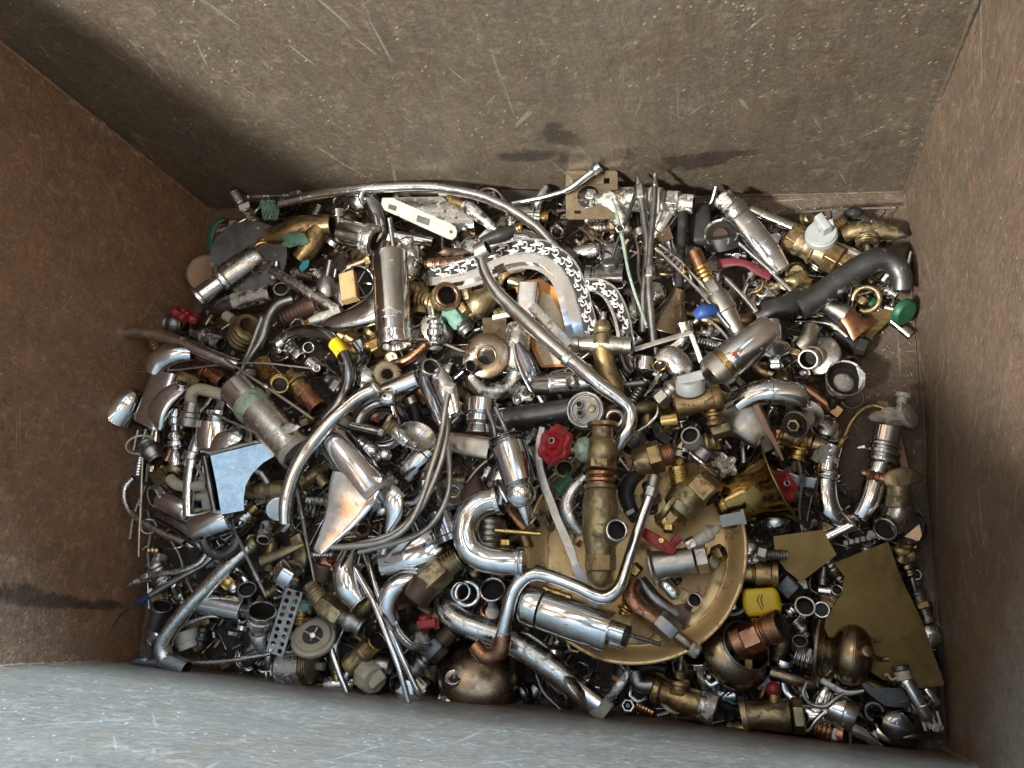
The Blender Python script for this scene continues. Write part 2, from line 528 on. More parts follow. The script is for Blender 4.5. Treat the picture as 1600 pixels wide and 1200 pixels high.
def WHEEL(A, B, r, lobes=6, depth=.14, holes=True, seg=72):
    """tap hand wheel: lobed disc with a hub, axis A->B"""
    def go():
        a, s = P(A); b, _ = P(B)
        t = (b - a); L = t.length; t /= L
        up = Vector((0, 0, 1)) if abs(t.z) < .9 else Vector((0, 1, 0))
        u = t.cross(up).normalized(); v = u.cross(t)
        def ring(f, q, lob):
            return [a + t * (L * f) + (u * math.cos(x) + v * math.sin(x)) * (r * s * q * (1 + lob * math.cos(lobes * x))) for x in [2 * math.pi * j / seg for j in range(seg)]]
        R = [ring(.3, .001, 0), ring(.3, .22, 0), ring(.42, .30, 0), ring(.36, .62, depth * .5), ring(0.1, .74, depth), ring(0, .9, depth), ring(.2, 1, depth), ring(.75, 1, depth), ring(1, .9, depth), ring(.9, .72, depth), ring(.55, .6, depth * .5), ring(.6, .34, 0), ring(1.1, .26, 0), ring(1.1, .001, 0)]
        return rings_mesh(R)
    go.xy = A
    return go

# ------------------------------------------------------------------ objects
LM_ = []
def mesh_obj(name, m, shape, root=None, loc=None):
    vs, fs, *dk = shape()
    o0 = loc if loc is not None else Vector((0, 0, 0))
    me = bpy.data.meshes.new(name)
    if not name.startswith(('wall_', 'floor_', 'weld', 'scroll', 'letter', 'mark', 'stamped')):      # nothing here is factory fresh: small knocks and wobble
        ns = noise.noise_vector
        vs = [Vector(v) + ns(Vector(v) * 38) * .0005 + ns(Vector(v) * 13) * .0016 for v in vs]
    me.from_pydata([tuple(Vector(v) - o0) for v in vs], [], fs)
    if name == 'sheet':
        import bmesh
        bm = bmesh.new(); bm.from_mesh(me)
        for _ in range(3):
            bmesh.ops.triangulate(bm, faces=bm.faces[:])
            bmesh.ops.subdivide_edges(bm, edges=bm.edges[:], cuts=1)
        for v in bm.verts:
            v.co.z += .005 * noise.noise(v.co * 11) + .0012 * noise.noise(v.co * 45)
        bm.to_mesh(me); bm.free()
        me.shade_smooth()
        me.set_sharp_from_angle(angle=math.radians(38))
    me.materials.append(MATS[m] if isinstance(m, str) else m)
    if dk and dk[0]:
        me.materials.append(MATS['IN'])  # inner faces coloured dark so open ends read as shaded holes
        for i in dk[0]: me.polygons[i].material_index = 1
    if not getattr(shape, 'flat', False):
        me.shade_smooth()
        me.set_sharp_from_angle(angle=math.radians(38))
    me.update()
    o = bpy.data.objects.new(name, me)
    C.objects.link(o)
    if getattr(shape, 'bev', False):
        b = o.modifiers.new('bevel', 'BEVEL')
        b.width = .0007
        b.segments = 2
        b.limit_method = 'ANGLE'
        b.angle_limit = math.radians(40)
    if root is not None:
        o.parent = root
    return o

def T(name, label, cat, parts, up=0, group=None, lm=None, kind=None):
    """one thing of the heap; parts: (name, material, shape[, label[, sub-parts]])"""
    global H0
    x = sum(p[2].xy[0] for p in parts) / len(parts)
    y = sum(p[2].xy[1] for p in parts) / len(parts)
    H0 = (0 if LOCAL else hb(x, y)) + up
    if lm: LM_.append((x, y, lm))
    base = P((x, y, 0))[0]
    if len(parts) == 1 and len(parts[0]) < 5:
        o = mesh_obj(name, parts[0][1], parts[0][2], None, base)
    else:
        o = bpy.data.objects.new(name, None)
        o.empty_display_size = .01
        C.objects.link(o)
        for p in parts:
            q = mesh_obj(p[0], p[1], p[2], o, base)
            if len(p) > 3 and p[3]: q['label'] = p[3]
            if len(p) > 4:
                for sp in p[4]:
                    z = mesh_obj(sp[0], sp[1], sp[2], q, base)
                    if len(sp) > 3 and sp[3]: z['label'] = sp[3]
    o.location = base
    if label: o['label'] = label
    if cat: o['category'] = cat
    if group: o['group'] = group
    if kind: o['kind'] = kind
    return o

# ------------------------------------------------------------------ the bin
def wallmat(key, a, b, c, stains=(), axis=0, streak=(3.0, 3.0, 1.0), damp=None):
    m = bpy.data.materials.new(key)
    m.use_nodes = True
    nt = m.node_tree
    bs = nt.nodes['Principled BSDF']
    co = coords(nt, False)
    f1 = noi(nt, co, 3.2, 8, .68, .6)
    f2 = noi(nt, co, 17, 8, .72, .4)
    col = mixc(nt, rng(nt, f1, .38, .62), a, b)
    col = mixc(nt, math2(nt, 'MULTIPLY', rng(nt, f2, .42, .68), .75), col, c)
    mp = nd(nt, 'ShaderNodeMapping')
    mp.inputs['Scale'].default_value = streak
    mp.inputs['Rotation'].default_value = (0, .12, 0) if axis == 0 else (.12, 0, 0)
    nt.links.new(co, mp.inputs['Vector'])
    f3 = noi(nt, mp.outputs[0], 13, 9, .78, 1.2)          # drag marks
    col = mixc(nt, math2(nt, 'MULTIPLY', rng(nt, f3, .50, .66), .42), col, tuple(min(1, x * 1.75 + .01) for x in a))
    col = mixc(nt, math2(nt, 'MULTIPLY', rng(nt, f3, .47, .32), .45), col, tuple(x * .5 for x in a))
    f8 = noi(nt, co, 6.5, 9, .75, 1.0)                     # rust blooms and greasy patches
    col = mixc(nt, math2(nt, 'MULTIPLY', rng(nt, f8, .55, .68), .55), col, tuple(x * y for x, y in zip(b, (.62, .50, .40))))
    f9 = noi(nt, co, 45, 7, .8, .5)
    col = mixc(nt, math2(nt, 'MULTIPLY', rng(nt, f9, .52, .66), .6), col, tuple(x * 2.0 for x in b))
    f10 = noi(nt, co, 130, 6, .8, .3)
    col = mixc(nt, math2(nt, 'MULTIPLY', rng(nt, f10, .50, .36), .55), col, tuple(x * .45 for x in a))
    col = mixc(nt, math2(nt, 'MULTIPLY', rng(nt, f10, .58, .70), .5), col, tuple(min(1, x * 2.3) for x in b))
    # pale scratches: thin band of a stretched noise
    band = None
    big = {0: ((70, 70, 2.2), (110, 110, 5)), 1: ((70, 3, 60), (110, 5, 90)), 2: ((60, 3, 3), (4, 80, 4))}[axis]
    for (scl, ang, thr) in ((big[0], .30, .71), (big[1], -.38, .70), (big[0], .05, .72), (big[1], .72, .72)):
        mp2 = nd(nt, 'ShaderNodeMapping')
        mp2.vector_type = 'TEXTURE'
        mp2.inputs['Rotation'].default_value = (0, ang, 0) if axis == 0 else (ang, 0, 0)
        mp2.inputs['Location'].default_value = (ang * 3, ang, ang * 2)
        nt.links.new(co, mp2.inputs['Vector'])
        ms = nd(nt, 'ShaderNodeVectorMath', operation='MULTIPLY')
        ms.inputs[1].default_value = scl
        nt.links.new(mp2.outputs[0], ms.inputs[0])
        e = rng(nt, noi(nt, ms.outputs[0], 1.0, 2, .5), thr, thr + .02)
        band = e if band is None else math2(nt, 'MAXIMUM', band, e)
    vor = nd(nt, 'ShaderNodeTexVoronoi')
    vor.inputs['Scale'].default_value = 75
    nt.links.new(co, vor.inputs['Vector'])
    f6 = noi(nt, co, 6, 3, .6)
    dust = math2(nt, 'MULTIPLY', math2(nt, 'LESS_THAN', vor.outputs['Distance'], .14), math2(nt, 'GREATER_THAN', f6, .60))
    vf = nd(nt, 'ShaderNodeVectorMath', operation='MULTIPLY')
    vf.inputs[1].default_value = {0: (1, 1, .35), 1: (1, 1, .35), 2: (1, .5, 1)}[axis]
    nt.links.new(mp2.outputs[0], vf.inputs[0])
    vor2 = nd(nt, 'ShaderNodeTexVoronoi')
    vor2.inputs['Scale'].default_value = 110
    nt.links.new(vf.outputs[0], vor2.inputs['Vector'])
    dust2 = math2(nt, 'MULTIPLY', math2(nt, 'LESS_THAN', vor2.outputs['Distance'], .13), math2(nt, 'GREATER_THAN', noi(nt, co, 14, 4, .7), .52))
    mk = math2(nt, 'MINIMUM', math2(nt, 'ADD', math2(nt, 'MULTIPLY', band, .16 if 'scuffed' in key else .30), math2(nt, 'ADD', math2(nt, 'MULTIPLY', dust, .5), math2(nt, 'MULTIPLY', dust2, .55))), 1.)
    col = mixc(nt, mk, col, (.46, .43, .37))
    wet = None
    if stains:
        sx = nd(nt, 'ShaderNodeSeparateXYZ')
        nt.links.new(co, sx.inputs[0])
        f7 = noi(nt, co, 26, 8, .72, .8)
        wob = math2(nt, 'MULTIPLY', math2(nt, 'SUBTRACT', f7, .5), 4.2)
        for (X, Y, Z, ru, rv, sl) in stains:
            pu = math2(nt, 'SUBTRACT', sx.outputs[0 if axis == 0 else 1], X if axis == 0 else Y)
            pv = math2(nt, 'SUBTRACT', sx.outputs[2 if axis != 2 else 1], Z if axis != 2 else Y)
            pv = math2(nt, 'SUBTRACT', pv, math2(nt, 'MULTIPLY', pu, sl))
            d = math2(nt, 'ADD', math2(nt, 'POWER', math2(nt, 'ABSOLUTE', math2(nt, 'DIVIDE', pu, ru), 0), 2), math2(nt, 'POWER', math2(nt, 'ABSOLUTE', math2(nt, 'DIVIDE', pv, rv), 0), 2))
            e = rng(nt, math2(nt, 'ADD', d, wob), 1.3, .5)
            wet = e if wet is None else math2(nt, 'MAXIMUM', wet, e)
        col = mixc(nt, math2(nt, 'MULTIPLY', wet, .70), col, (.016, .014, .011))
    nt.links.new(col, bs.inputs['Base Color'])
    rg = rng(nt, f2, .3, .7, .36, .62)
    nt.links.new(rg, bs.inputs['Roughness'])
    bs.inputs['Specular IOR Level'].default_value = .62
    bp = nd(nt, 'ShaderNodeBump')
    bp.inputs['Strength'].default_value = .8
    bp.inputs['Distance'].default_value = .0028
    hh = math2(nt, 'ADD', math2(nt, 'MULTIPLY', f3, .9), math2(nt, 'ADD', noi(nt, co, 120, 6, .7), math2(nt, 'MULTIPLY', f1, 2.)))
    nt.links.new(hh, bp.inputs['Height'])
    nt.links.new(bp.outputs[0], bs.inputs['Normal'])
    return m

G0 = [unproj(x, y, 0)[0] for x, y in ((328, 328), (1413, 300), (1475, 1170), (213, 1032))]   # bl br fr fl
WH = 1.05
def onwall(px, py, A, B):
    """where a ray meets the upright plane through A and B"""
    d = ROT @ Vector(((px - 800) / FPX, (600 - py) / FPX, -1.0))
    n = (B - A).cross(Vector((0, 0, 1))).normalized()
    t = (A - CAMP).dot(n) / d.dot(n)
    return CAMP + d * t

def wall_shape(A, B, z0, z1, th, inset):
    """steel plate from A to B, slightly dished by knocks, th thick on the outside"""
    def go():
        n = (B - A).cross(Vector((0, 0, 1))).normalized()
        if n.dot(CEN - A) > 0: n = -n                     # outward
        d = (B - A).normalized()
        A1, B1 = A - d * inset, B + d * inset
        nu, nv = 60, 40
        vs, fs = [], []
        for j in range(nv + 1):
            for i in range(nu + 1):
                q = A1.lerp(B1, i / nu) + Vector((0, 0, z0 + (z1 - z0) * j / nv))
                k = noise.noise(q * 2.6) * .009 + noise.noise(q * 7.0) * .003 + noise.noise(q * 23) * .0006
                vs.append(q + n * (k + .002))
        o = len(vs)
        for j in range(nv + 1):
            for i in range(nu + 1):
                vs.append(A1.lerp(B1, i / nu) + Vector((0, 0, z0 + (z1 - z0) * j / nv)) + n * th)
        W = nu + 1
        for j in range(nv):
            for i in range(nu):
                a = j * W + i
                fs.append((a, a + 1, a + W + 1, a + W))
                fs.append((o + a, o + a + W, o + a + W + 1, o + a + 1))
        for i in range(nu):
            fs.append((i, o + i, o + i + 1, i + 1))
            a = nv * W + i
            fs.append((a, a + 1, o + a + 1, o + a))
        for j in range(nv):
            a = j * W
            fs.append((a, a + W, o + a + W, o + a))
            a += nu
            fs.append((a, o + a, o + a + W, a + W))
        return vs, fs
    return go

CEN = (G0[0] + G0[1] + G0[2] + G0[3]) / 4
st_b = []
for px, py, ru, rv, sl in ((880, 214, .038, .024, -.3), (830, 243, .062, .018, 0), (965, 244, .040, .02, .4), (1085, 256, .070, .024, .25), (893, 247, .03, .016, 0), (1115, 246, .085, .012, .1), (868, 195, .016, .010, .3)):
    q = onwall(px, py, G0[0], G0[1])
    st_b.append((q.x, q.y, q.z, ru, rv, sl))
st_l = []
for px, py, ru, rv, sl in ((150, 945, .009, .075, 0), (70, 938, .012, .09, 0), (25, 928, .017, .06, 0)):
    q = onwall(px, py, G0[0], G0[3])
    st_l.append((q.x, q.y, q.z, ru, rv, sl))
mb = wallmat('weathered_grey_steel', (.098, .074, .052), (.122, .098, .072), (.078, .078, .060), st_b, 0, (3.2, 3.2, .55))
ml = wallmat('brown_steel_sheet', (.24, .135, .078), (.29, .170, .100), (.155, .112, .080), st_l, 1, (1., 3.0, 2.0))
mr = wallmat('brown_steel_plate', (.150, .104, .070), (.180, .126, .086), (.110, .092, .070), (), 1, (1., 3.0, .9))
mf = wallmat('scuffed_grey_steel', (.120, .082, .056), (.150, .110, .078), (.100, .078, .058), (), 0, (1.0, 1.0, 3.6))
m0 = wallmat('dirty_steel_floor', (.095, .064, .042), (.125, .088, .060), (.11, .098, .076), (), 2, (2., 2., 2.))

bin_ = bpy.data.objects.new('steel_bin', None)
C.objects.link(bin_)
bin_['label'] = 'large open steel scrap bin with scratched brown and grey walls holding the whole heap'
bin_['category'] = 'bin'
bo = mesh_obj('wall_panel', mb, wall_shape(G0[0], G0[1], 0, WH, .012, .0), bin_)
bo['label'] = 'greyer wall with dark oily stains just above the scrap'
lo = mesh_obj('wall_panel', ml, wall_shape(G0[3], G0[0], .0, WH, .012, .012), bin_)
lo['label'] = 'rusty brown wall with a wet dark streak low down'
mesh_obj('wall_panel', mr, wall_shape(G0[1], G0[2], .0, WH, .012, .012), bin_)
fo = mesh_obj('wall_panel', mf, wall_shape(G0[2], G0[3], 0, WH, .012, .0), bin_)
fo['label'] = 'pale scuffed wall nearest the viewer'

def floor_shape():
    vs, fs = [], []
    n = 40
    g = [CEN + (q - CEN) * 1.03 for q in G0]
    for j in range(n + 1):
        for i in range(n + 1):
            q = g[0].lerp(g[1], i / n).lerp(g[3].lerp(g[2], i / n), j / n)
            vs.append(Vector((q.x, q.y, noise.noise(q * 6) * .0015)))
    o = len(vs)
    vs += [v - Vector((0, 0, .012)) for v in vs]
    for j in range(n):
        for i in range(n):
            a = j * (n + 1) + i
            fs.append((a, a + n + 1, a + n + 2, a + 1))
            fs.append((o + a, o + a + 1, o + a + n + 2, o + a + n + 1))
    return vs, fs
floor_shape.xy = (0, 0)
mesh_obj('floor_panel', m0, floor_shape, bin_)

def weld(A, B, r):
    def go():
        n = 120
        d = (B - A).normalized()
        up = Vector((0, 0, 1)) if abs(d.z) < .9 else Vector((1, 0, 0))
        u = d.cross(up).normalized(); v = u.cross(d)
        R = []
        for i in range(n + 1):
            q = A.lerp(B, i / n)
            k = r * (.75 + .45 * noise.noise(q * 60) + .22 * math.sin(i * 2.4))
            R.append([q + (u * math.cos(a) + v * math.sin(a)) * k for a in [2 * math.pi * j / 10 for j in range(10)]])
        return rings_mesh(R)
    return go
zv = Vector((0, 0, WH - .002))
for i in range(4):
    a, b = G0[i], G0[(i + 1) % 4]
    mesh_obj('weld_seam', (ml, mb, mr, ml)[i], weld(a + Vector((0, 0, .002)), a + zv, .0045), bin_)
    mesh_obj('weld_seam', m0, weld(a + Vector((0, 0, .001)), b + Vector((0, 0, .001)), .0025), bin_)
gp = bpy.data.meshes.new('ground')
gp.from_pydata([(-6, -6, -.05), (6, -6, -.05), (6, 6, -.05), (-6, 6, -.05)], [], [(0, 1, 2, 3)])
gm = wallmat('concrete_yard', (.22, .21, .19), (.27, .26, .24), (.18, .17, .16), (), 2, (1, 1, 1))
gp.materials.append(gm)
go_ = bpy.data.objects.new('ground', gp)
C.objects.link(go_)
go_['kind'] = 'structure'

# ------------------------------------------------------------------ small debris at the bottom of the heap: nobody could count it
PILE = [(345, 340), (560, 300), (900, 305), (1100, 312), (1390, 350), (1400, 500), (1340, 560), (1290, 640), (1300, 740), (1400, 830), (1445, 930), (1465, 1080), (1440, 1140), (1250, 1140), (950, 1105), (650, 1085), (430, 1045), (235, 1030), (225, 900), (222, 760), (215, 640), (300, 500), (330, 430)]
def inpoly(x, y, poly=PILE):
    c = False
    j = len(poly) - 1
    for i in range(len(poly)):
        (xi, yi), (xj, yj) = poly[i], poly[j]
        if (yi > y) != (yj > y) and x < (xj - xi) * (y - yi) / (yj - yi) + xi:
            c = not c
        j = i
    return c

def heap():
    vs, fs = [], []
    st = 9
    idx = {}
    for gy in range(290, 1170, st):
        for gx in range(200, 1480, st):
            if not inpoly(gx, gy): continue
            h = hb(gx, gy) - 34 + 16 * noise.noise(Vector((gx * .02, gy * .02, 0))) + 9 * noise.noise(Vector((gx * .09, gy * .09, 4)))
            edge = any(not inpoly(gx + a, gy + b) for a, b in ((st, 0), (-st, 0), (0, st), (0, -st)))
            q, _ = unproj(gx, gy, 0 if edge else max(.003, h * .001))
            idx[gx, gy] = len(vs)
            vs.append(q)
    for (gx, gy), a in idx.items():
        k = [(gx + st, gy), (gx + st, gy + st), (gx, gy + st)]
        if all(p in idx for p in k):
            fs.append((a, idx[k[2]], idx[k[1]], idx[k[0]]))
    return vs, fs
heap.xy = (800, 700)
ho = mesh_obj('scrap_dirt', 'DRT', heap)
ho['kind'] = 'stuff'
ho['label'] = 'dark dirt and swarf filling the gaps beneath the scrap'
ho['category'] = 'dirt'

FLOORP = [(340, 335), (1408, 308), (1465, 1160), (1250, 1135), (225, 1030)]
def bits(seed, n):
    r = random.Random(seed)
    vs, fs = [], []
    k = 0
    while k < n:
        x, y = r.uniform(205, 1475), r.uniform(290, 1165)
        if not inpoly(x, y) and not (seed > 3 and 320 < y and inpoly(x, y, FLOORP)): continue
        k += 1
        q, s = unproj(x, y, .003 if seed > 3 else max(.004, (hb(x, y) - 24 + r.uniform(-10, 14)) * .001))
        e = Matrix.Rotation(r.uniform(0, 6.3), 3, 'Z') @ Matrix.Rotation(r.gauss(0, .5), 3, 'X') @ Matrix.Rotation(r.gauss(0, .4), 3, 'Y')
        kind = r.random()
        L = r.uniform(.006, .026); R0 = r.uniform(.0015, .006)
        if seed > 3: L, R0, kind = r.uniform(.001, .007), r.uniform(.0004, .0016), .5 if r.random() < .93 else .2
        sg = r.choice((6, 10, 4, 12))
        prof = r.choice(([(0, .01), (0, 1), (1, 1), (1, .01)], [(.3, .01), (.3, .7), (0, .7), (0, 1), (1, 1), (1, .7), (.7, .7), (.7, .01)], [(0, .01), (0, 1), (.3, 1), (.3, .5), (1, .5), (1, .01)]))
        if kind < .25: L, R0 = r.uniform(.03, .07), r.uniform(.0006, .0016)
        if kind > .85: L, R0 = .0015, r.uniform(.006, .011)
        rg = [[q + e @ Vector((L * (f - .5), math.cos(6.2832 * j / sg) * u * R0, math.sin(6.2832 * j / sg) * u * R0)) for j in range(sg)] for f, u in prof]
        v, f = rings_mesh(rg)
        o = len(vs)
        vs += v
        fs += [tuple(i + o for i in t) for t in f]
    return vs, fs
for nm, key, sd, n, lb in (('steel_swarf', 'CW', 1, 1900, 'tiny grey steel screws, pins and offcuts scattered through the whole heap'), ('brass_swarf', 'B', 2, 1100, 'tiny dull brass nuts and offcuts scattered through the whole heap'), ('dark_swarf', 'S', 3, 900, 'tiny dark washers, pins and rings scattered through the whole heap'), ('floor_grit', 'LM', 4, 2600, 'fine pale grit and crumbs lying on the bare bin floor')):
    g = (lambda sd=sd, n=n: bits(sd, n))
    o = mesh_obj(nm, key, g)
    o['kind'] = 'stuff'; o['label'] = lb; o['category'] = 'swarf'

# ================================================================== the scrap, from the far wall forwards
# ---- far left corner
T('bowl_shell', 'dark grey dented metal bowl with rusty inside, far left corner of the heap', 'bowl', [
  ('shell', 'SD', LT((388, 402, 22), (400, 415, -25), 60, [(0, .96), (0, 1), (.15, .97), (.5, .8), (.9, .4), (1, .02), (.95, .02), (.85, .36), (.46, .74), (.12, .9), (.03, .93)], seg=40)),
  ('lining', 'RU', LT((391, 406, 10), (399, 414, -17), 50, [(0, .9), (.1, .92), (.5, .76), (.9, .35), (1, .02), (.9, .02), (.45, .7), (.08, .88)], seg=40)),
  ('green_edge', 'GRN', TB([(331, 398, 12), (329, 372, 14), (338, 350, 16), (352, 343, 14)], [(3, 2), (6, 3), (6, 3), (2, 2)], hol=0))], lm='the dented dark bowl')
T('round_plate', 'thin pinkish brown round plate leaning behind the dented dark bowl', 'plate', [('plate', 'PNK', LT((322, 428, 0), (326, 430, 6), 30, SOL, seg=36))], up=-22)
T('angle_valve', 'angle valve with white sticker and open threaded end, against the far left corner', 'valve', [
  ('threaded_end', 'S', LT((366, 300, 24), (378, 320, 16), 11, THR(6, .9))),
  ('collar', 'CW', LT((378, 320, 16), (386, 332, 13), 9, 'PLUG', seg=8), None, [('sticker', 'STK', PL([(372, 321, 29), (388, 314, 29), (390, 322, 29), (375, 329, 29)], 1))]),
  ('stem', 'CW', LT((384, 330, 13), (400, 350, 10), 7.5, 'SOL')),
  ('body', 'N', LT((396, 345, 10), (416, 374, 4), 12, 'BUL')),
  ('nut', 'BB', LT((404, 378, 10), (416, 374, 6), 9, 'NUT')),
  ('washer', 'BB', TO((410, 389, 4), 12, 4, (.2, .6, .3)))], up=18, lm='the white stickered angle valve')
T('shower_rail', 'long nickel hose tube with groups of rings lying along the far wall', 'tube', [('tube', 'N', LT((383, 309, 0), (486, 300, 0), 7.5, [(0, .0), (.0, 1.), (.05, 1.15), (.08, 1.15), (.09, .95), (.3, .95), (.31, 1.15), (.34, 1.15), (.35, .9), (.36, 1.15), (.39, 1.15), (.4, .95), (.6, .95), (.61, 1.15), (.64, 1.15), (.65, .9), (.66, 1.15), (.69, 1.15), (.7, .95), (.9, .95), (.92, 1.2), (1, 1.2), (1, 0)]))], up=12)
T('waste_tube', 'large chrome waste tube with wide collar, open end facing out, by the left wall', 'tube', [
  ('tube', 'C', LT((309, 468, 24), (352, 436, 10), 17, [(.8, 0), (.8, .8), (0, .85), (0, 1.2), (.06, 1.25), (.12, 1.2), (.14, 1), (1, 1)])),
  ('lining', 'LM', LT((313, 465, 20), (318, 461, 18), 13, SOL)),
  ('collar', 'C', LT((343, 442, 12), (354, 434, 9), 25, [(0, .6), (0, .9), (.3, 1), (.7, 1), (1, .9), (1, .5)])),
  ('dented_tube', 'CW', LT((352, 436, 9), (408, 398, 2), 23, [(0, 0), (0, 1), (.5, .95), (.9, .9), (1, .75), (1, 0)]))], up=22, lm='the wide collared chrome waste tube')
T('scaled_tube', 'scale crusted tube with dark bent end below the wide collared waste tube', 'tube', [
  ('tube', 'CS', LT((366, 472, 10), (424, 456, 8), 14, HOL)), ('bent_end', 'SD', TB([(372, 471, 9), (352, 478, 7), (336, 486, 2)], [14, 14, 10], hol=0)),
  ('ring', 'N', LT((441, 458, 2), (439, 450, 20), 12, HOL))], up=18)
T('gate_valve', 'grey valve with a red hand wheel against the left wall', 'valve', [
  ('bonnet', 'S', LT((262, 505, 0), (290, 508, 4), 17, 'BUL')), ('body', 'CS', LT((300, 517, 0), (345, 537, 2), 13, 'TRI')),
  ('stem', 'B', LT((284, 512, 4), (292, 498, 14), 4, SOL)),
  ('hand_wheel', 'RED', WHEEL((289, 498, 18), (293, 488, 22), 21))], up=6, lm='the red hand wheel by the left wall')
T('union_nut', 'big grooved union nut with dark open mouth, beside the grey bent hoses', 'nut', [
  ('nut', 'BO', LT((376, 536, 0), (391, 510, 34), 26, [(.3, 0), (.3, .6), (1, .62), (1, .86), (.9, .98), (.8, .9), (.7, 1), (.6, .9), (.5, 1), (.4, .9), (.3, 1), (.15, .9), (0, .8), (0, 0)])),
  ('plug', 'IVO', LT((352, 492, 20), (364, 500, 18), 8, SOL))], up=5)
T('swan_spout', 'long chrome spout with flared end reaching out to the left wall', 'spout', [
  ('spout', 'C', TB([(176, 523, 26), (198, 520, 26), (222, 519, 26), (260, 527, 26), (310, 547, 26), (345, 562, 22), (372, 572, 16)], [9, 9, 9.5, 10, 10.5, 10.5, 10.5])),
  ('flare', 'C', LT((171, 523, 26), (182, 522, 26), 11, [(.4, 0), (.4, .7), (0, .7), (0, 1), (.5, 1), (1, .8), (1, 0)]))], up=16, lm='the long spout touching the left wall')
T('hose_tail', 'small brass threaded hose tail under the long spout by the left wall', 'fitting', [('tail', 'BB', LT((238, 534, 0), (246, 548, 2), 8, THR(4)))], up=10)
T('wire_tangle', 'tangle of green corroded wire below the ringed hose tube', 'wire', [('wire', 'G', JOIN(*[TB([(422 + 14 * math.cos(a) * (1 - k * .1), 328 + 15 * math.sin(a * 1.3 + k), 14 + 5 * math.sin(a * 2 + k)) for a in [j * .9 for j in range(7)]], 2.2, hol=0, seg=8, sm=4) for k in range(6)]))], up=14)
T('brass_elbow', 'heavy brown brass elbow with a crust of turquoise patina, left part of the heap', 'elbow', [
  ('elbow', 'B', TB([(420, 372, 8), (446, 366, 10), (470, 356, 10), (520, 352, 6)], [15, 17, 19, 17])),
  ('branch', 'B', TB([(500, 356, 8), (486, 382, 6), (470, 405, 0)], [17, 18, 15])),
  ('patina_crust', 'G', BL((462, 374, 27), 23, 13, 5, .35, 3)),
  ('olive_ring', 'BB', TO((416, 421, 6), 11, 4, (.5, .3, .4)))], up=8, lm='the brass elbow crusted turquoise')
T('chrome_wand', 'slim straight chrome arm pointing down right beside the brass elbow', 'tube', [('arm', 'CW', TB([(424, 420, 14), (462, 445, 14), (502, 469, 12), (524, 484, 8)], [7, 8, 8.5, 8.5]))], up=20)
T('plastic_tag', 'small bright turquoise plastic tag stuck among black gaps near the brass elbow', 'tag', [('tag', 'TEA', PL([(468, 418, 8), (474, 408, 10), (484, 405, 10), (482, 416, 8), (472, 426, 6)], 2))], up=16)
T('grey_hose', 'pair of bent grey lead hoses running down from the scaled tube ring', 'hose', [
  ('hose', 'S', TB([(458, 466, 18), (436, 474, 22), (420, 494, 24), (408, 530, 22), (384, 566, 16), (368, 590, 10)], 6.5)),
  ('split_hose', 'S', TB([(409, 496, 28), (400, 520, 28), (390, 545, 24), (376, 572, 18)], [4, 4.5, 4.5, 4], hol=0))], up=20)
T('rusty_sleeve', 'rusty brown ribbed sleeve lying left of the large chrome cylinder tap', 'sleeve', [('sleeve', 'RU', LT((440, 496, 2), (496, 474, 6), 18, THR(9, .9)))], up=2)

# ---- far side, middle
T('shower_pipe', 'very long curved chrome pipe arching over the far side of the heap', 'pipe', [
  ('pipe', 'C', TB([(438, 317, 12), (500, 304, 18), (560, 297, 24), (620, 292, 26), (680, 294, 28), (740, 304, 30), (790, 324, 30), (832, 350, 28), (866, 386, 26), (884, 408, 24)], 8)),
  ('square_collar', 'S', LT((880, 392, 25), (894, 414, 22), 13, 'PLUG', seg=4)),
  ('end_stub', 'SD', LT((892, 408, 22), (904, 430, 18), 12, HOL))], up=32, lm='the long arching chrome pipe')
T('curved_lever', 'slim chrome curved lever with flat round tip rising against the far wall', 'lever', [
  ('lever', 'C', TB([(800, 318, 12), (830, 312, 16), (862, 305, 22), (890, 295, 30), (914, 278, 38), (930, 266, 42)], [3, 4, 4.5, 5, 6, 6], hol=0)),
  ('tip', 'C', LT((926, 268, 40), (939, 259, 46), 8, 'PLUG', seg=24))], up=34, lm='the slim lever against the far wall')
T('mixer_lever', 'chrome mixer lever with round cap and ring, tucked under the long arching pipe', 'lever', [
  ('cap', 'C', LT((566, 314, 2), (563, 309, 22), 22, 'DOME')),
  ('ring', 'C', TO((575, 308, 26), 11, 4.5, (.5, .2, 1))),
  ('blade', 'CD', TB([(578, 312, 22), (588, 335, 18), (594, 362, 10), (588, 378, 6)], [(14, 7), (15, 8), (11, 6), (5, 4)], hol=0))], up=30, lm='the round capped mixer lever')
T('flat_bar', 'flat white metal bar with rounded end and two grey labels', 'bar', [
  ('bar', 'WHT', PL([(598, 309, 26), (612, 308, 26), (704, 350, 22), (711, 354, 22), (714, 361, 22), (713, 369, 22), (707, 374, 22), (699, 372, 22), (600, 327, 26), (596, 318, 26)], 3, holes=[(705, 362, 2.6)])),
  ('label_patch', 'S', PL([(608, 318, 27), (619, 322, 27), (617, 329, 27), (606, 325, 27)], .5)),
  ('label_patch', 'S', PL([(652, 336, 25.2), (671, 343, 25.2), (669, 353, 25.2), (650, 346, 25.2)], .5))], up=36, lm='the flat white bar')
T('perforated_bracket', 'dark grey perforated bracket behind the flat white bar', 'bracket', [
  ('plate', 'CW', PL([(612, 308, 14), (690, 308, 14), (741, 343, 12), (738, 350, 12), (700, 349, 12), (640, 330, 14)], 3, holes=[(660, 320, 1.8), (680, 318, 1.8), (695, 330, 1.8), (712, 340, 1.8), (650, 316, 1.6)])),
  ('lip', 'S', PL([(702, 351, 12), (740, 345, 12), (740, 356, 6), (704, 362, 6)], 2))], up=20)
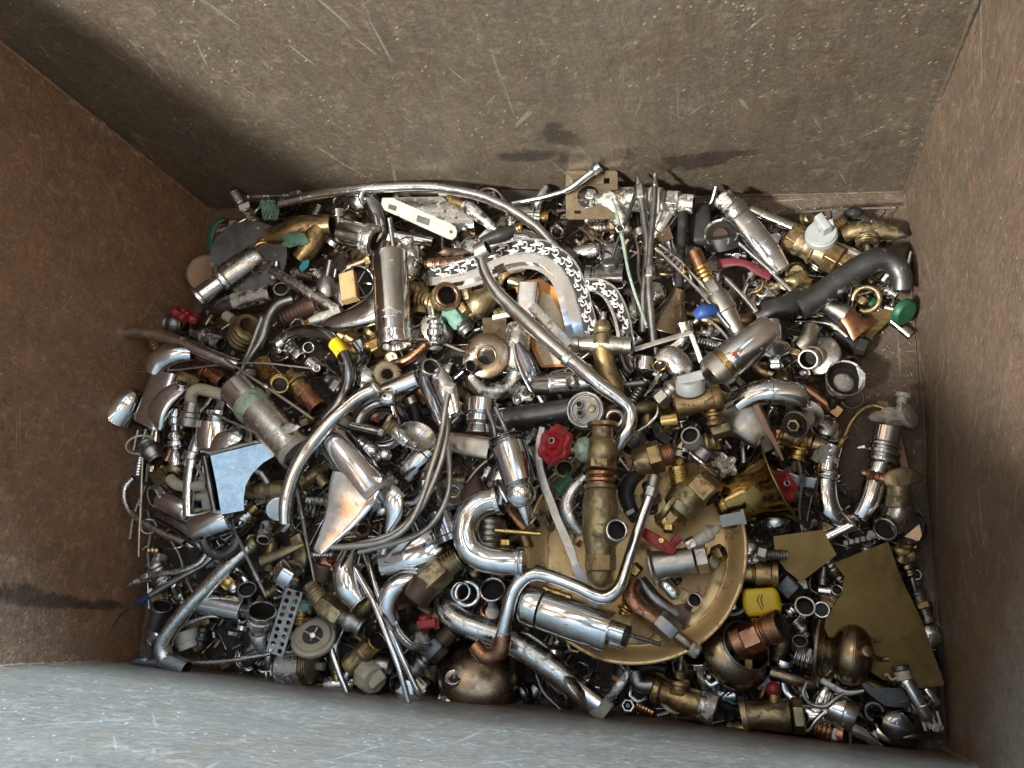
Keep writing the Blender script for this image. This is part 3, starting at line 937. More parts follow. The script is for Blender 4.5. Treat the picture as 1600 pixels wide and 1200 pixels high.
T('pointed_valve', 'small white chromed valve with rusty thread, below the long arching pipe', 'valve', [
  ('thread', 'B', LT((700, 309, 8), (728, 324, 10), 8, THR(6))), ('cone', 'CS', LT((726, 320, 12), (776, 360, 6), 12, [(0, 0), (0, .8), (.15, 1), (.5, .8), (1, .45), (1, 0)]))], up=24)
T('wire_loop', 'thin white wire loop standing up behind the arching pipe', 'wire', [('wire', 'N', TB([(748, 300, 16), (758, 295, 20), (772, 297, 22), (782, 306, 18), (786, 318, 10)], 2, hol=0))], up=20)
T('tap_handle_grip', 'black tapered tap grip with brass tip, right of the flat white bar', 'handle', [
  ('grip', 'BLK', TB([(752, 378, 10), (780, 368, 14), (806, 359, 12)], [7, 11, 9], hol=0)), ('tip', 'BB', LT((804, 360, 12), (816, 354, 11), 8, THR(3)))], up=22)
T('black_plate', 'black twisted plate lying in the gap behind the arching pipe', 'plate', [('plate', 'BLK', PL([(780, 296, 10), (850, 298, 8), (862, 312, 4), (800, 330, 8)], 4))], up=8)
T('capped_tap', 'chrome tap body with white scale and small ribbed cap, far side left', 'tap', [
  ('body', 'C', LT((533, 361, 16), (586, 376, 14), 21, [(0, 0), (0, .9), (.04, 1), (.8, 1), (.81, 0)])),
  ('scaled_collar', 'CS', LT((572, 372, 14), (588, 378, 14), 25, [(0, .5), (0, .95), (.3, 1), (.4, .85), (.6, .85), (.7, 1), (1, .95), (1, .6), (.7, .5), (.7, 0)])),
  ('ribbed_cap', 'C', LT((530, 354, 24), (528, 328, 30), 10, [(0, 0), (0, .45), (.5, .5), (.55, 1), (1, 1), (1, 0)], seg=16)),
  ('base_disc', 'CW', LT((520, 382, 12), (524, 376, 14), 15, SOL))], up=20, lm='the tap with ribbed cap')
T('stud', 'grey threaded stud standing between the tap parts behind the chrome cylinder tap', 'stud', [('stud', 'S', LT((608, 340, 32), (616, 392, 18), 4, THR(18, .85)))], up=28)
T('bell_cover', 'dull grey bell shaped cap with stem, left of the black ring housing', 'cap', [
  ('bell', 'S', LT((512, 462, 0), (508, 430, 18), 18, [(0, 0), (0, 1), (.4, .95), (.8, .7), (1, .3), (1, 0)])), ('stem', 'S', LT((510, 436, 16), (516, 406, 24), 4, SOL))], up=10)
T('ring_housing', 'black ring housing with a tan connector block clipped to it', 'connector', [
  ('ring', 'BLK', LT((555, 447, 0), (559, 441, 22), 27, [(0, 0), (0, 1), (1, 1), (1, .9), (.5, .86), (.5, 0)], seg=40)),
  ('rim', 'C', TO((559, 441, 23), 26, 1.5, (4, -6, 22), sg=8)),
  ('spokes', 'S', JOIN(*[TB([(559, 443, 14), (559 + 22 * math.cos(a), 443 + 22 * math.sin(a), 14)], 1.6, hol=0, seg=6) for a in [j * 1.05 for j in range(6)]])),
  ('terminal_block', 'TAN', TB([(544, 429, 32), (549, 470, 32)], (13, 8), hol=0, sq=9), None, [('lettering', 'INK', JOIN(*[TB([(550 + .12 * j, 436 + j * 2.6, 40.4), (551 + .12 * j, 436.9 + j * 2.6, 40.4)], 0.8, hol=0, seg=4) for j in range(9)]))]),
  ('latch', 'BLK', TB([(535, 428, 26), (556, 422, 26)], (5, 8), hol=0, sq=6))], up=26, lm='the tan connector block')
T('mixer_tap', 'large chrome cylinder tap with broad tapering spout pointing left', 'tap', [
  ('body', 'C', LT((609, 396, 22), (615, 522, 22), 28, [(0, 0), (0, .9), (.012, .98), (.03, 1), (.86, 1), (.865, .98), (.87, 1), (1, 1), (1, .88), (.93, .86), (.93, 0)], seg=48)),
  ('base_ring', 'C', LT((615, 522, 22), (617, 541, 22), 28, [(0, 0), (0, 1), (.3, .97), (.8, .97), (1, .9), (1, .7), (.5, .6), (.5, 0)], seg=48)),
  ('spout', 'C', TB([(606, 470, 18), (580, 486, 19), (552, 497, 17), (524, 505, 13), (506, 511, 10)], [(30, 15), (24, 13), (17, 10), (13, 8), (7, 5)], hol=0, sq=2.6, dome=True, seg=24)),
  ('hinge', 'CD', TB([(594, 512, 20), (622, 507, 26)], (3, 2), hol=0))], up=40, lm='the large chrome cylinder tap')
T('wrapped_pipe', 'short white crusted pipe left of the tip of the cylinder tap spout', 'pipe', [('pipe', 'LM', LT((484, 504, 10), (534, 484, 12), 8, [(0, 0), (0, .9), (.2, 1), (.45, 1.1), (.5, .9), (.8, 1), (.82, 1.2), (1, 1.1), (1, 0)])), ('olive', 'BB', LT((478, 508, 10), (486, 504, 10), 9, NUT))], up=24)
T('diverter', 'chrome diverter with open white neck, against the right of the cylinder tap', 'fitting', [
  ('neck', 'CS', LT((640, 400, 8), (636, 372, 26), 10, HOL)), ('body', 'C', LT((636, 384, 10), (650, 416, 10), 15, 'BUL')), ('flange', 'CW', LT((645, 414, 6), (654, 407, 14), 27, ESC)), ('spindle', 'C', LT((644, 424, 14), (652, 404, 22), 7, WAI))], up=22)
T('copper_thread', 'reddish copper stepped pipe end pointing at the spout ring', 'fitting', [('pipe', 'K', LT((665, 415, 4), (738, 409, 6), 10.5, [(0, 0), (0, .8), (.06, .8), (.08, 1), (.2, 1), (.22, .85), (.28, 1.1), (.36, 1.1), (.38, .85), (.45, 1), (.52, 1), (.54, .85), (.6, 1), (.66, 1), (.68, .85), (.74, 1.05), (.8, 1.05), (.82, .9), (1, .95), (1, .7), (.85, .65), (.85, 0)]))], up=38, lm='the reddish copper pipe end')
T('rust_lump', 'brown rusty lump lying in front of the flat white bar', 'lump', [('lump', 'RU', BL((706, 396, 6), 26, 10, 10, .4, 11))], up=14)

# ---- engraved bow
bow = [(672, 437, 4), (700, 431, 8), (738, 421, 12), (778, 402, 16), (816, 393, 18), (850, 397, 18), (880, 417, 17), (898, 448, 15), (908, 484, 13), (916, 520, 12), (922, 548, 10)]
bow2 = [(904, 446, 14), (932, 447, 14), (952, 458, 14), (965, 480, 14), (974, 508, 14), (980, 545, 13)]
def off(pts, d, dh):
    o = []
    for i, p in enumerate(pts):
        a, b = pts[max(i - 1, 0)], pts[min(i + 1, len(pts) - 1)]
        tx, ty = b[0] - a[0], b[1] - a[1]
        L = math.hypot(tx, ty)
        o.append((p[0] + ty / L * d, p[1] - tx / L * d, p[2] + dh))
    return o
def dens(pts, k):
    o = []
    for i in range(len(pts) - 1):
        a, b, c, d = pts[max(i - 1, 0)], pts[i], pts[i + 1], pts[min(i + 2, len(pts) - 1)]
        for j in range(k):
            o.append(tuple(cr(a[m], b[m], c[m], d[m], j / k) for m in range(3)))
    return o + [pts[-1]]
def scrolls(pts, hw, dh, step, seed):
    r = random.Random(seed)
    d = dens(pts, 12)
    gs = []
    acc = 0; last = d[0]; side = 1
    for i in range(1, len(d) - 1):
        acc += math.hypot(d[i][0] - last[0], d[i][1] - last[1]); last = d[i]
        if acc < step: continue
        acc = 0
        side = -side
        ang = math.atan2(d[i + 1][1] - d[i - 1][1], d[i + 1][0] - d[i - 1][0])
        tx, ty = math.cos(ang), math.sin(ang)
        h = d[i][2] + dh
        for sd, big in ((side, 1.), (-side, .62)):
            kx = r.uniform(-.1, .1) * step + (0 if big == 1 else .5 * step)
            cx, cy = d[i][0] + tx * kx - ty * sd * hw * (.34 if big == 1 else .62), d[i][1] + ty * kx + tx * sd * hw * (.34 if big == 1 else .62)
            R0 = hw * .60 * big
            a0 = ang - sd * 2.2
            sp = [(cx + R0 * (1 - k / 11) * math.cos(a0 + sd * k * .68), cy + R0 * (1 - k / 11) * math.sin(a0 + sd * k * .68), h) for k in range(9)]
            gs.append(TB(sp, [.5] + [1.25 * (.8 + .2 * big)] * 7 + [2.0 * big], hol=0, seg=6, sm=2))
            if big == 1:
                lf = [(sp[0][0], sp[0][1], h), (cx + tx * step * .5 + ty * sd * hw * .7, cy + ty * step * .5 - tx * sd * hw * .7, h), (cx + tx * step * 1.0 + ty * sd * hw * .5, cy + ty * step * 1.0 - tx * sd * hw * .5, h)]
                gs.append(TB(lf, [.9, 1.7, .4], hol=0, seg=6, sm=3))
                for q in (.25, .7):
                    lf = [(cx - tx * step * .3, cy - ty * step * .3, h), (cx - tx * step * q - ty * sd * hw * .35, cy - ty * step * q + tx * sd * hw * .35, h), (cx - tx * step * (q + .2) - ty * sd * hw * .62, cy - ty * step * (q + .2) + tx * sd * hw * .62, h)]
                    gs.append(TB(lf, [.7, 1.3, .3], hol=0, seg=6, sm=3))
    return JOIN(*gs)
T('engraved_bow', 'polished chrome bow handle engraved with black filled scrollwork', 'handle', [
  ('bow', 'CP', RIB(bow, [13, 16, 18, 19, 20, 20, 20, 20, 20, 19, 18], 5)),
  ('inner_bevel', 'CP', RIB(off(bow, -23, -7), [4, 5, 6, 6, 7, 7, 7, 7, 7, 7, 6], 5)),
  ('engraved_band', 'INL', RIB(off(bow, 8, 5.3), [6, 8, 9.5] + [9.8] * 8, .5), None, [('scrollwork', 'SCR', scrolls(off(bow, 8, 5.9), 10.5, 0, 12.5, 5))]),
  ('rim_bead', 'CP', TB(off(bow, 18.5, 5), 1.4, hol=0, seg=8)),
  ('rim_bead', 'CP', TB(off(bow, -3, 5), 1.1, hol=0, seg=8)),
  ('grip_arch', 'CP', RIB(bow2, [10, 12, 13, 13, 13, 13], 5)),
  ('engraved_band', 'INL', RIB(off(bow2, 1, 5.3), [6, 8, 9.2, 9.2, 9.2, 9.2], .5), None, [('scrollwork', 'SCR', scrolls(off(bow2, 1, 5.9), 9, 0, 11, 8))]),
  ('rim_bead', 'CP', TB(off(bow2, 11, 5), 1.3, hol=0, seg=8)),
  ('rim_bead', 'CP', TB(off(bow2, -9, 5), 1.1, hol=0, seg=8))], up=26, lm='the engraved chrome bow')
T('reflection_plate', 'flat plate with painted cream and orange reflections inside the curve of the engraved bow', 'plate', [  # cream and orange colour stands in for reflections in a flat plate
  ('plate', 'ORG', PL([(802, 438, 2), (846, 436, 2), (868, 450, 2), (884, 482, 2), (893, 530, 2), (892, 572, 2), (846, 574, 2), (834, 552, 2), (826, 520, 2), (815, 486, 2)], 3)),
  ('painted_reflection', 'CRM', PL([(846, 455, 2.8), (862, 462, 2.8), (876, 490, 2.8), (886, 534, 2.8), (886, 568, 2.8), (850, 570, 2.8), (840, 548, 2.8), (834, 515, 2.8), (838, 490, 2.8)], .8))], up=22, lm='the cream and orange plate')
T('square_tube', 'short polished square tube standing across the cream and orange plate', 'tube', [('tube', 'C', TB([(826, 443, 14), (819, 512, 10)], (16, 9), hol=.86, sq=7, sm=1))], up=26)
T('chrome_channel', 'grey flat channel crossing under the long spout on the cream plate', 'channel', [('channel', 'CW', TB([(832, 478, 10), (860, 508, 10), (890, 540, 8)], (9, 4), hol=0, sq=6))], up=28)
T('brass_coupling', 'knurled brass coupling under the upper spout bend inside the engraved bow', 'coupling', [('ring', 'B', LT((780, 422, 6), (797, 440, 8), 20, THR(6, .93))), ('tail', 'BZ', LT((796, 438, 8), (820, 444, 6), 12, HOL))], up=20)
T('long_spout', 'long chrome spout with socket ring, crossing the heap middle to a sharp bend', 'spout', [
  ('socket', 'N', LT((745, 396, 32), (762, 387, 36), 14, HOL)),
  ('spout', 'C', TB([(750, 398, 32), (757, 424, 32), (776, 456, 32), (806, 487, 32), (846, 524, 34), (890, 562, 36), (930, 596, 38), (966, 622, 38), (984, 642, 38), (982, 668, 34), (970, 686, 28), (956, 708, 18)], [7, 9, 10.5, 11.5, 12, 12, 12, 11.5, 11, 11, 11, 10.5], seg=24)),
  ('clip', 'CW', LT((884, 558, 37), (892, 565, 37), 13.5, SOL))], up=46, lm='the long diagonal chrome spout')
T('copper_mouth_pipe', 'round brown pipe stub with copper lip opening upward', 'pipe', [
  ('pipe', 'BO', LT((686, 472, 2), (699, 462, 34), 23, [(0, 0), (0, .8), (.7, .85), (.72, 1), (1, 1), (1, .82), (.5, .8), (.5, 0)], seg=36)), ('lip', 'K', TO((699, 462, 35), 17, 2.6, (3, -2.5, 8))),
  ('tail', 'B', LT((652, 468, 2), (684, 474, 10), 15, THR(5)))], up=26, lm='the copper lipped pipe stub')
T('brass_stopcock', 'olive brass stopcock body with hex boss, behind the long diagonal spout', 'valve', [
  ('body', 'BO', LT((722, 498, 4), (778, 452, 6), 23, 'BUL')), ('boss', 'BO', LT((731, 470, 16), (727, 452, 22), 10, 'PLUG')), ('hex', 'B', LT((720, 492, 12), (732, 478, 20), 14, 'NUT')), ('cap', 'BO', LT((741, 446, 10), (738, 432, 16), 11, DOME))], up=22, lm='the olive brass stopcock')
T('patina_nut', 'hex nut covered in turquoise patina beside the olive stopcock', 'nut', [('nut', 'G', LT((700, 482, 14), (722, 508, 12), 15, NUT)), ('tail', 'S', LT((720, 506, 12), (732, 522, 10), 13, 'BUL'))], up=22)
T('disc_spindle', 'chrome round disc with spindle lying flat near the foot of the cylinder tap', 'fitting', [('disc', 'CW', LT((682, 513, 2), (684, 509, 12), 27, ESC)), ('spindle', 'C', LT((678, 540, 10), (680, 500, 18), 13, WAI)), ('stem', 'C', LT((671, 482, 8), (675, 498, 12), 8, SOL))], up=26)
T('brass_tail', 'old brass pipe tail between the cylinder tap and the copper lipped stub', 'pipe', [('pipe', 'B', LT((664, 452, 6), (656, 492, 10), 15, TRI))], up=14)
T('yellow_band_spout', 'curved dark chrome spout with a yellow tape band', 'spout', [
  ('spout', 'CD', TB([(438, 537, 18), (452, 522, 24), (478, 517, 28), (505, 523, 30), (530, 544, 30), (544, 572, 30), (542, 604, 28), (526, 634, 26), (508, 656, 22), (496, 672, 18)], [8, 9, 10, 11, 11, 11, 11, 11, 11, 10.5], seg=24)),
  ('tape_band', 'YEL', TB([(523, 536, 30.2), (531, 545, 30.2), (537, 554, 30.2)], 12, hol=.9), None, [('lettering', 'INK', TB([(527, 547, 42.5), (532, 552, 42.8), (534, 548, 43)], .9, hol=0, seg=5))]),
  ('cap', 'CW', LT((434, 540, 18), (444, 531, 20), 11, 'PLUG', seg=20))], up=38, lm='the yellow banded spout')
T('valve_cluster', 'small cluster of bright chrome nuts and balls inside the yellow banded spout', 'valve', [
  ('knob', 'C', LT((436, 548, 8), (442, 542, 22), 10, BALL)), ('tube', 'C', LT((442, 546, 10), (470, 556, 10), 8, WAI)), ('nut', 'C', LT((455, 545, 12), (470, 560, 14), 11, NUT)), ('ring', 'CW', LT((480, 545, 4), (482, 543, 18), 9, HOL)), ('cage', 'C', LT((484, 566, 6), (500, 580, 8), 12, HOSE(6)))], up=30)
T('brass_compression', 'tan brass compression fitting between yellow band and cylinder tap', 'fitting', [('body', 'BB', LT((536, 548, 0), (594, 536, 4), 16, 'BUL')), ('nut', 'BB', LT((582, 546, 4), (604, 536, 4), 17, NUT))], up=10)
T('copper_rod', 'dark copper rod running down from the foot of the cylinder tap', 'rod', [('rod', 'K', TB([(664, 538, 12), (640, 560, 10), (610, 572, 6)], 8, hol=0))], up=20)
T('plate_square', 'square brown grey plate standing left of the scaled cylinder', 'plate', [('plate', 'BZ', PL([(753, 497, 8), (791, 494, 16), (792, 532, 16), (756, 540, 8)], 4)), ('edge', 'WHT', TB([(770, 496, 14), (798, 491, 20)], (4, 2), hol=0, sq=5))], up=22)
T('scaled_cylinder', 'grey limescale covered cylinder above the round brown washer disc', 'cylinder', [('cylinder', 'CS', LT((811, 506, 14), (806, 580, 8), 20, RND))], up=16)
T('washer_disc', 'large round brown washer with a small hole, on top of a scaled ring', 'washer', [('disc', 'BZ', LT((762, 557, 8), (760, 555, 18), 37, [(0, .38), (0, .9), (.3, 1), (.6, .98), (.8, .9), (1, .55), (1, .42), (.8, .36), (.2, .36)], seg=48)), ('hole', 'IN', LT((761, 556, 10), (760.6, 555.6, 13.5), 14.5, SOL)), ('lip', 'B', TO((760, 556, 19), 15, 2, (0, 0, 1)))], up=38, lm='the round brown washer disc')  # hole part is a dark disc painted in for the shade there
T('scaled_ring', 'thick grey scaled ring partly hidden beneath the round brown washer disc', 'ring', [('ring', 'CS', TO((772, 576, 2), 36, 14, (.1, .1, 1), seg=48, sg=16))], up=22)
T('tube_lever', 'small dark tube on a short lever lying over the left edge of the washer disc', 'lever', [('socket', 'CD', LT((730, 578, 16), (737, 572, 34), 10, HOL)), ('arm', 'CD', TB([(726, 580, 20), (712, 592, 16), (700, 606, 12)], [6, 5, 4], hol=0))], up=42)
T('black_lever', 'dark polished lever blade with raised edge below the scaled cylinder', 'lever', [('blade', 'CD', TB([(808, 536, 20), (818, 562, 16), (832, 590, 12), (848, 606, 6)], [(5, 3), (15, 6), (14, 8), (6, 4)], hol=0)), ('edge', 'C', TB([(802, 534, 24), (806, 560, 22), (816, 588, 18), (830, 612, 12)], 2.2, hol=0))], up=34)
T('chrome_tee', 'chrome tee with hex nut and wire round it, above the round two bolt plate', 'tee', [
  ('tube', 'C', LT((832, 602, 12), (922, 596, 14), 17, [(0, 0), (0, .8), (.05, 1), (.3, 1), (.32, 1.08), (.36, 1.08), (.38, 1), (1, 1), (1, 0)])), ('hex', 'CW', LT((888, 602, 18), (902, 592, 30), 12, 'PLUG')), ('wire', 'SD', TB([(858, 620, 6), (856, 600, 26), (858, 584, 22), (880, 578, 20), (905, 574, 16)], 2, hol=0))], up=30)
T('bolt_plate', 'round white plate with two bolts and a rim, above the tall brass valve', 'plate', [
  ('plate', 'WHT', LT((916, 644, 0), (914, 640, 16), 29, [(0, 0), (0, 1), (.9, 1), (1, .94), (.8, .9), (.8, .02)], seg=44)),
  ('rim', 'CW', TO((914, 640, 17), 27.5, 2, (-2, -4, 16), seg=44)),
  ('inner_ring', 'CW', TO((914, 640, 15), 21.5, 1.2, (-2, -4, 16), seg=44)),
  ('bolt', 'S', LT((906, 633, 12), (905, 631, 22), 7, NUT)), ('bolt', 'S', LT((907, 647, 12), (906, 645, 22), 7, NUT)), ('screw', 'BO', LT((925, 639, 12), (924, 638, 17), 6, 'PLUG', seg=14))], up=42, lm='the round two bolt plate')
T('hook_ring', 'small chrome hook ring between the bolt plate and the spout bend', 'ring', [('ring', 'C', TO((960, 654, 12), 12, 4, (.1, .1, 1), arc=.8))], up=34)
T('dark_pipe', 'dark grey steel pipe lying sideways behind the red hex handle', 'pipe', [('pipe', 'SD', LT((790, 655, 8), (893, 638, 12), 17, HOL))], up=26)

# ---- brass cross, far right group
T('cross_valve', 'weathered brass cross valve with stem up, at the foot of the engraved bow', 'valve', [
  ('stem', 'N', LT((941, 512, 22), (943, 488, 26), 5, 'PLUG')), ('bonnet', 'BO', LT((940, 540, 20), (942, 502, 22), 16, [(0, 0), (0, 1), (.4, .95), (.45, .8), (.6, .8), (.62, .9), (.8, .85), (1, .5), (1, 0)])),
  ('arm', 'N', LT((893, 538, 14), (988, 540, 14), 17, BUL)), ('body', 'B', TB([(940, 540, 14), (946, 572, 10), (956, 600, 6), (962, 622, 0)], [17, 16, 17, 14], hol=0))], up=40, lm='the brass cross valve')
T('slotted_plate', 'pale gold slotted plate with round cutout standing against the far wall', 'plate', [
  ('plate', 'BZ', PL([(886, 267, 34), (962, 267, 34), (965, 270, 34), (965, 338, 24), (962, 343, 24), (888, 343, 24), (884, 340, 24), (884, 270, 34)], 2.5, holes=[[(944, 278), (953, 278), (953, 287), (944, 287)], [(897, 329), (908, 329), (908, 334), (897, 334)], (897, 283, 2.6), (920, 308, 18)]))], up=26, lm='the slotted gold plate')
T('manifold', 'thick grey scaled manifold with hex ends lying along the far wall', 'manifold', [
  ('hex_end', 'CS', LT((917, 308, 12), (934, 310, 12), 15, 'PLUG')), ('body', 'CS', TB([(930, 312, 12), (955, 318, 12), (985, 312, 12), (1012, 312, 12)], [14, 22, 20, 17], hol=0)),
  ('foot', 'CS', TB([(960, 322, 10), (970, 345, 8), (976, 364, 4)], [22, 15, 8], hol=0)), ('boss', 'CS', LT((966, 312, 24), (965, 310, 34), 8, RND)),
  ('collar', 'LM', LT((1008, 312, 12), (1040, 315, 12), 21, [(0, 0), (0, .9), (.3, 1), (.35, .8), (.5, .8), (.55, 1), (.8, 1), (.85, .8), (1, .8), (1, 0)])),
  ('nut', 'CS', LT((1040, 316, 12), (1062, 318, 12), 21, NUT)), ('tube_end', 'CS', LT((1060, 318, 12), (1084, 320, 12), 15, HOL))], up=26, lm='the grey scaled manifold')
T('supply_tube', 'long steel supply tube with pointed nut on top, left one of the upright pair', 'tube', [
  ('tube', 'S', TB([(1001, 310, 34), (1006, 340, 32), (1011, 392, 32), (1006, 465, 30), (1004, 520, 24)], 6)), ('nut', 'CW', LT((998, 290, 36), (1001, 312, 34), 9, NUT)), ('tip', 'C', LT((998, 292, 36), (995, 275, 38), 5, [(0, 1), (.5, .9), (1, .3), (1, 0)]))], up=30, lm='the upright supply tubes')
T('supply_tube', 'slimmer supply tube with nut halfway down, right one of the upright pair', 'tube', [
  ('tube', 'S', TB([(1023, 285, 36), (1021, 330, 36), (1015, 390, 36), (1014, 430, 36), (1016, 478, 32), (1022, 538, 24)], [4.5, 5, 5, 6, 6, 6])), ('nut', 'CW', LT((1015, 416, 36), (1015, 434, 36), 9, NUT)), ('tip', 'C', LT((1023, 292, 36), (1023, 271, 38), 5, [(0, 1), (.3, 1), (.4, .7), (1, .6), (1, 0)]))], up=36)
T('scissor_rods', 'two thin crossed rods joined by a pivot nut in front of the grey manifold', 'rod', [
  ('rod', 'PG', TB([(957, 311, 34), (969, 358, 34), (980, 415, 32), (996, 468, 28), (1012, 512, 22)], [2, 3, 2.6, 2.6, 2.6], hol=0, seg=8)),
  ('rod', 'SD', TB([(993, 303, 30), (978, 345, 32), (962, 385, 28), (953, 412, 22)], [3.5, 3, 2.4, 2.4], hol=0, seg=8)), ('pivot_nut', 'N', LT((968, 359, 32), (969, 357, 42), 8, NUT)), ('rod', 'SD', TB([(905, 355, 20), (935, 375, 22), (962, 392, 22)], 2, hol=0, seg=8))], up=34)
T('chrome_sleeve', 'short polished chrome sleeve right of the end of the arching pipe', 'sleeve', [('sleeve', 'C', LT((896, 399, 6), (938, 391, 10), 14, RND))], up=28)
T('capped_barrel', 'grey rubber capped chrome barrel between the crossed rods and the engraved grip', 'barrel', [('barrel', 'CD', LT((914, 436, 6), (976, 434, 6), 22, [(0, 0), (0, .9), (.04, 1), (.2, 1), (.22, .85), (.28, .85), (.3, 1), (1, 1), (1, 0)])), ('rubber_cap', 'S', LT((953, 428, 16), (951, 408, 34), 13, RND))], up=14)
T('coil_spring', 'small chrome ringed plug under the grey manifold', 'plug', [('plug', 'C', LT((918, 343, 6), (946, 341, 6), 9, THR(4, .75))), ('head', 'CW', LT((916, 343, 6), (921, 343, 6), 12, SOL))], up=22)
T('black_tube', 'straight black tube hanging down from the end of the grey manifold', 'tube', [('tube', 'BLK', LT((1067, 332, 16), (1061, 452, 6), 7, HOL))], up=14)
T('grey_flag', 'small tilted brown grey plate with a rivet beside the black tube', 'plate', [('plate', 'BZ', PL([(1024, 340, 10), (1040, 338, 12), (1052, 372, 10), (1034, 380, 6), (1024, 368, 8)], 3, holes=[(1034, 367, 2.4)]))], up=18)
T('dark_block', 'black moulded block behind the round scaled tap end', 'block', [('block', 'BLK', TB([(1092, 330, 0), (1096, 375, 0)], (18, 12), hol=0, sq=4, dome=True))], up=4)
T('reducer', 'copper topped brass and nickel reducer leaning to the lower right', 'fitting', [
  ('copper_end', 'K', LT((1083, 392, 20), (1096, 420, 16), 12, HOL)), ('brass_collar', 'BB', LT((1094, 416, 16), (1108, 444, 14), 13, THR(4, .88))), ('nickel_nut', 'N', LT((1106, 442, 14), (1122, 468, 12), 15, NUT)),
  ('nickel_body', 'N', LT((1118, 460, 12), (1160, 530, 8), 18, [(0, 0), (0, .9), (.1, 1), (.4, 1), (.42, .85), (.7, .7), (1, .45), (1, 0)]))], up=30, lm='the copper topped reducer')
T('latch_rods', 'pair of thin bright rods with broken latch running to the blue handle', 'rod', [
  ('rod', 'C', TB([(1024, 388, 26), (1050, 412, 28), (1098, 462, 26), (1138, 512, 20)], 2.4, hol=0, seg=8)), ('rod', 'C', TB([(1030, 382, 24), (1064, 410, 26), (1110, 460, 24)], 2.2, hol=0, seg=8)),
  ('latch', 'C', JOIN(*[TB([(1038 + 6 * k, 395 + 6 * k, 28), (1046 + 6 * k, 393 + 7 * k, 33), (1044 + 6 * k, 404 + 6 * k, 28)], 2.2, hol=0, seg=6) for k in range(4)])), ('catch', 'BB', LT((1068, 424, 26), (1072, 420, 34), 6, 'NUT'))], up=36)
T('wing_grip', 'small bright blue wing handle by the thin latch rods', 'handle', [('wing', 'BLU', TB([(1086, 494, 24), (1100, 487, 28), (1118, 482, 24)], [(8, 4), (11, 8), (8, 4)], hol=0)), ('stem', 'N', LT((1090, 500, 20), (1084, 506, 18), 4, SOL))], up=36, lm='the blue wing handle')
T('angle_strip', 'thin pale metal strip bent at a right angle below the blue handle', 'strip', [('strip', 'N', TB([(992, 546, 18), (1030, 534, 20), (1074, 522, 20), (1080, 524, 20), (1088, 544, 18), (1096, 566, 14)], [(4, 2)] * 6, hol=0, sq=6))], up=36)
T('lamp_cone', 'pale brown metal cone standing between the supply tubes and the reducer', 'cone', [('cone', 'BZ', LT((1062, 452, 20), (1040, 520, 0), 44, [(0, .1), (0, .2), (.3, .34), (1, 1), (1, .94), (.3, .28)]))], up=6)
T('tap_end', 'round tap end with white scaled face and brown centre, far right group', 'tap', [
  ('body', 'SD', LT((1130, 385, 0), (1128, 366, 14), 27, SOL)), ('face', 'CS', LT((1128, 368, 12), (1127, 362, 22), 27, [(0, 1), (.8, 1), (1, .93), (.7, .86), (.4, .3), (.4, .01)], seg=36)), ('plug', 'RU', LT((1126, 368, 15), (1126, 366, 20), 11, SOL))], up=20, lm='the round scaled tap end')
T('shower_handset', 'chrome tap body with scaled thread and long rounded lever, far right group', 'tap', [
  ('thread', 'CS', LT((1128, 308, 22), (1146, 328, 20), 17, THR(4, .92))), ('ring', 'C', LT((1142, 326, 20), (1156, 340, 18), 23, [(0, 0), (0, .9), (.2, 1), (.6, 1), (.8, .9), (1, .9), (1, 0)])), ('washer', 'SD', TO((1160, 330, 17), 10, 3.5, (.6, .6, .4))),
  ('lever', 'C', TB([(1158, 342, 20), (1180, 368, 22), (1204, 398, 20), (1220, 420, 14)], [(19, 14), (19, 13), (18, 11), (14, 8)], hol=0, sq=2.8, dome=True, seg=24))], up=26, lm='the tap with long rounded lever')
T('long_tube', 'long straight chrome tube slanting across the far right corner', 'tube', [('tube', 'C', TB([(1172, 328, 20), (1260, 365, 14), (1356, 406, 8)], 8.5))], up=14)
T('angle_stop', 'olive brass valve with hex ends and a pale grey fin handle', 'valve', [
  ('hex_end', 'B', LT((1232, 368, 10), (1250, 380, 10), 24, NUT)), ('body', 'BO', LT((1246, 377, 10), (1296, 402, 10), 25, [(0, 0), (0, .9), (.1, .9), (.2, .78), (.4, .78), (.5, .9), (.55, .95), (.6, .8), (.9, .8), (1, .9), (1, 0)])),
  ('nut', 'B', LT((1292, 398, 10), (1314, 410, 10), 26, NUT)), ('tail_nut', 'B', LT((1312, 408, 10), (1330, 420, 10), 19, NUT)),
  ('handle', 'GRY', LT((1284, 372, 26), (1284, 362, 44), 25, [(0, 0), (0, .9), (.1, 1), (.7, 1), (.8, .92), (1, .9), (1, 0)], seg=40), None, [('fin', 'GRY', TB([(1278, 340, 52), (1294, 362, 54)], (7, 11), hol=0, sq=5)), ('fin', 'GRY', TB([(1278, 356, 50), (1302, 350, 52)], (6, 9), hol=0, sq=5))])], up=22, lm='the grey fin handled valve')
T('brass_spigot', 'small brass thread with a black bulb behind the grey fin handle', 'spigot', [('thread', 'B', LT((1304, 357, 8), (1320, 345, 10), 10, THR(4))), ('bulb', 'BLK', BL((1334, 333, 10), 14, 9, 8, .2, 4))], up=18)
T('wire_comb', 'straight wire with bent legs lying by the far right corner', 'wire', [('wire', 'N', TB([(1255, 332, 22), (1300, 328, 22), (1391, 325, 20)], 1.8, hol=0, seg=8)), ('leg', 'SD', TB([(1298, 328, 22), (1300, 338, 12), (1296, 346, 2)], 1.2, hol=0, seg=6)), ('leg', 'SD', TB([(1350, 327, 22), (1352, 334, 12), (1346, 342, 2)], 1.2, hol=0, seg=6)), ('leg', 'SD', TB([(1384, 326, 20), (1382, 334, 12), (1376, 340, 2)], 1.2, hol=0, seg=6))], up=8)
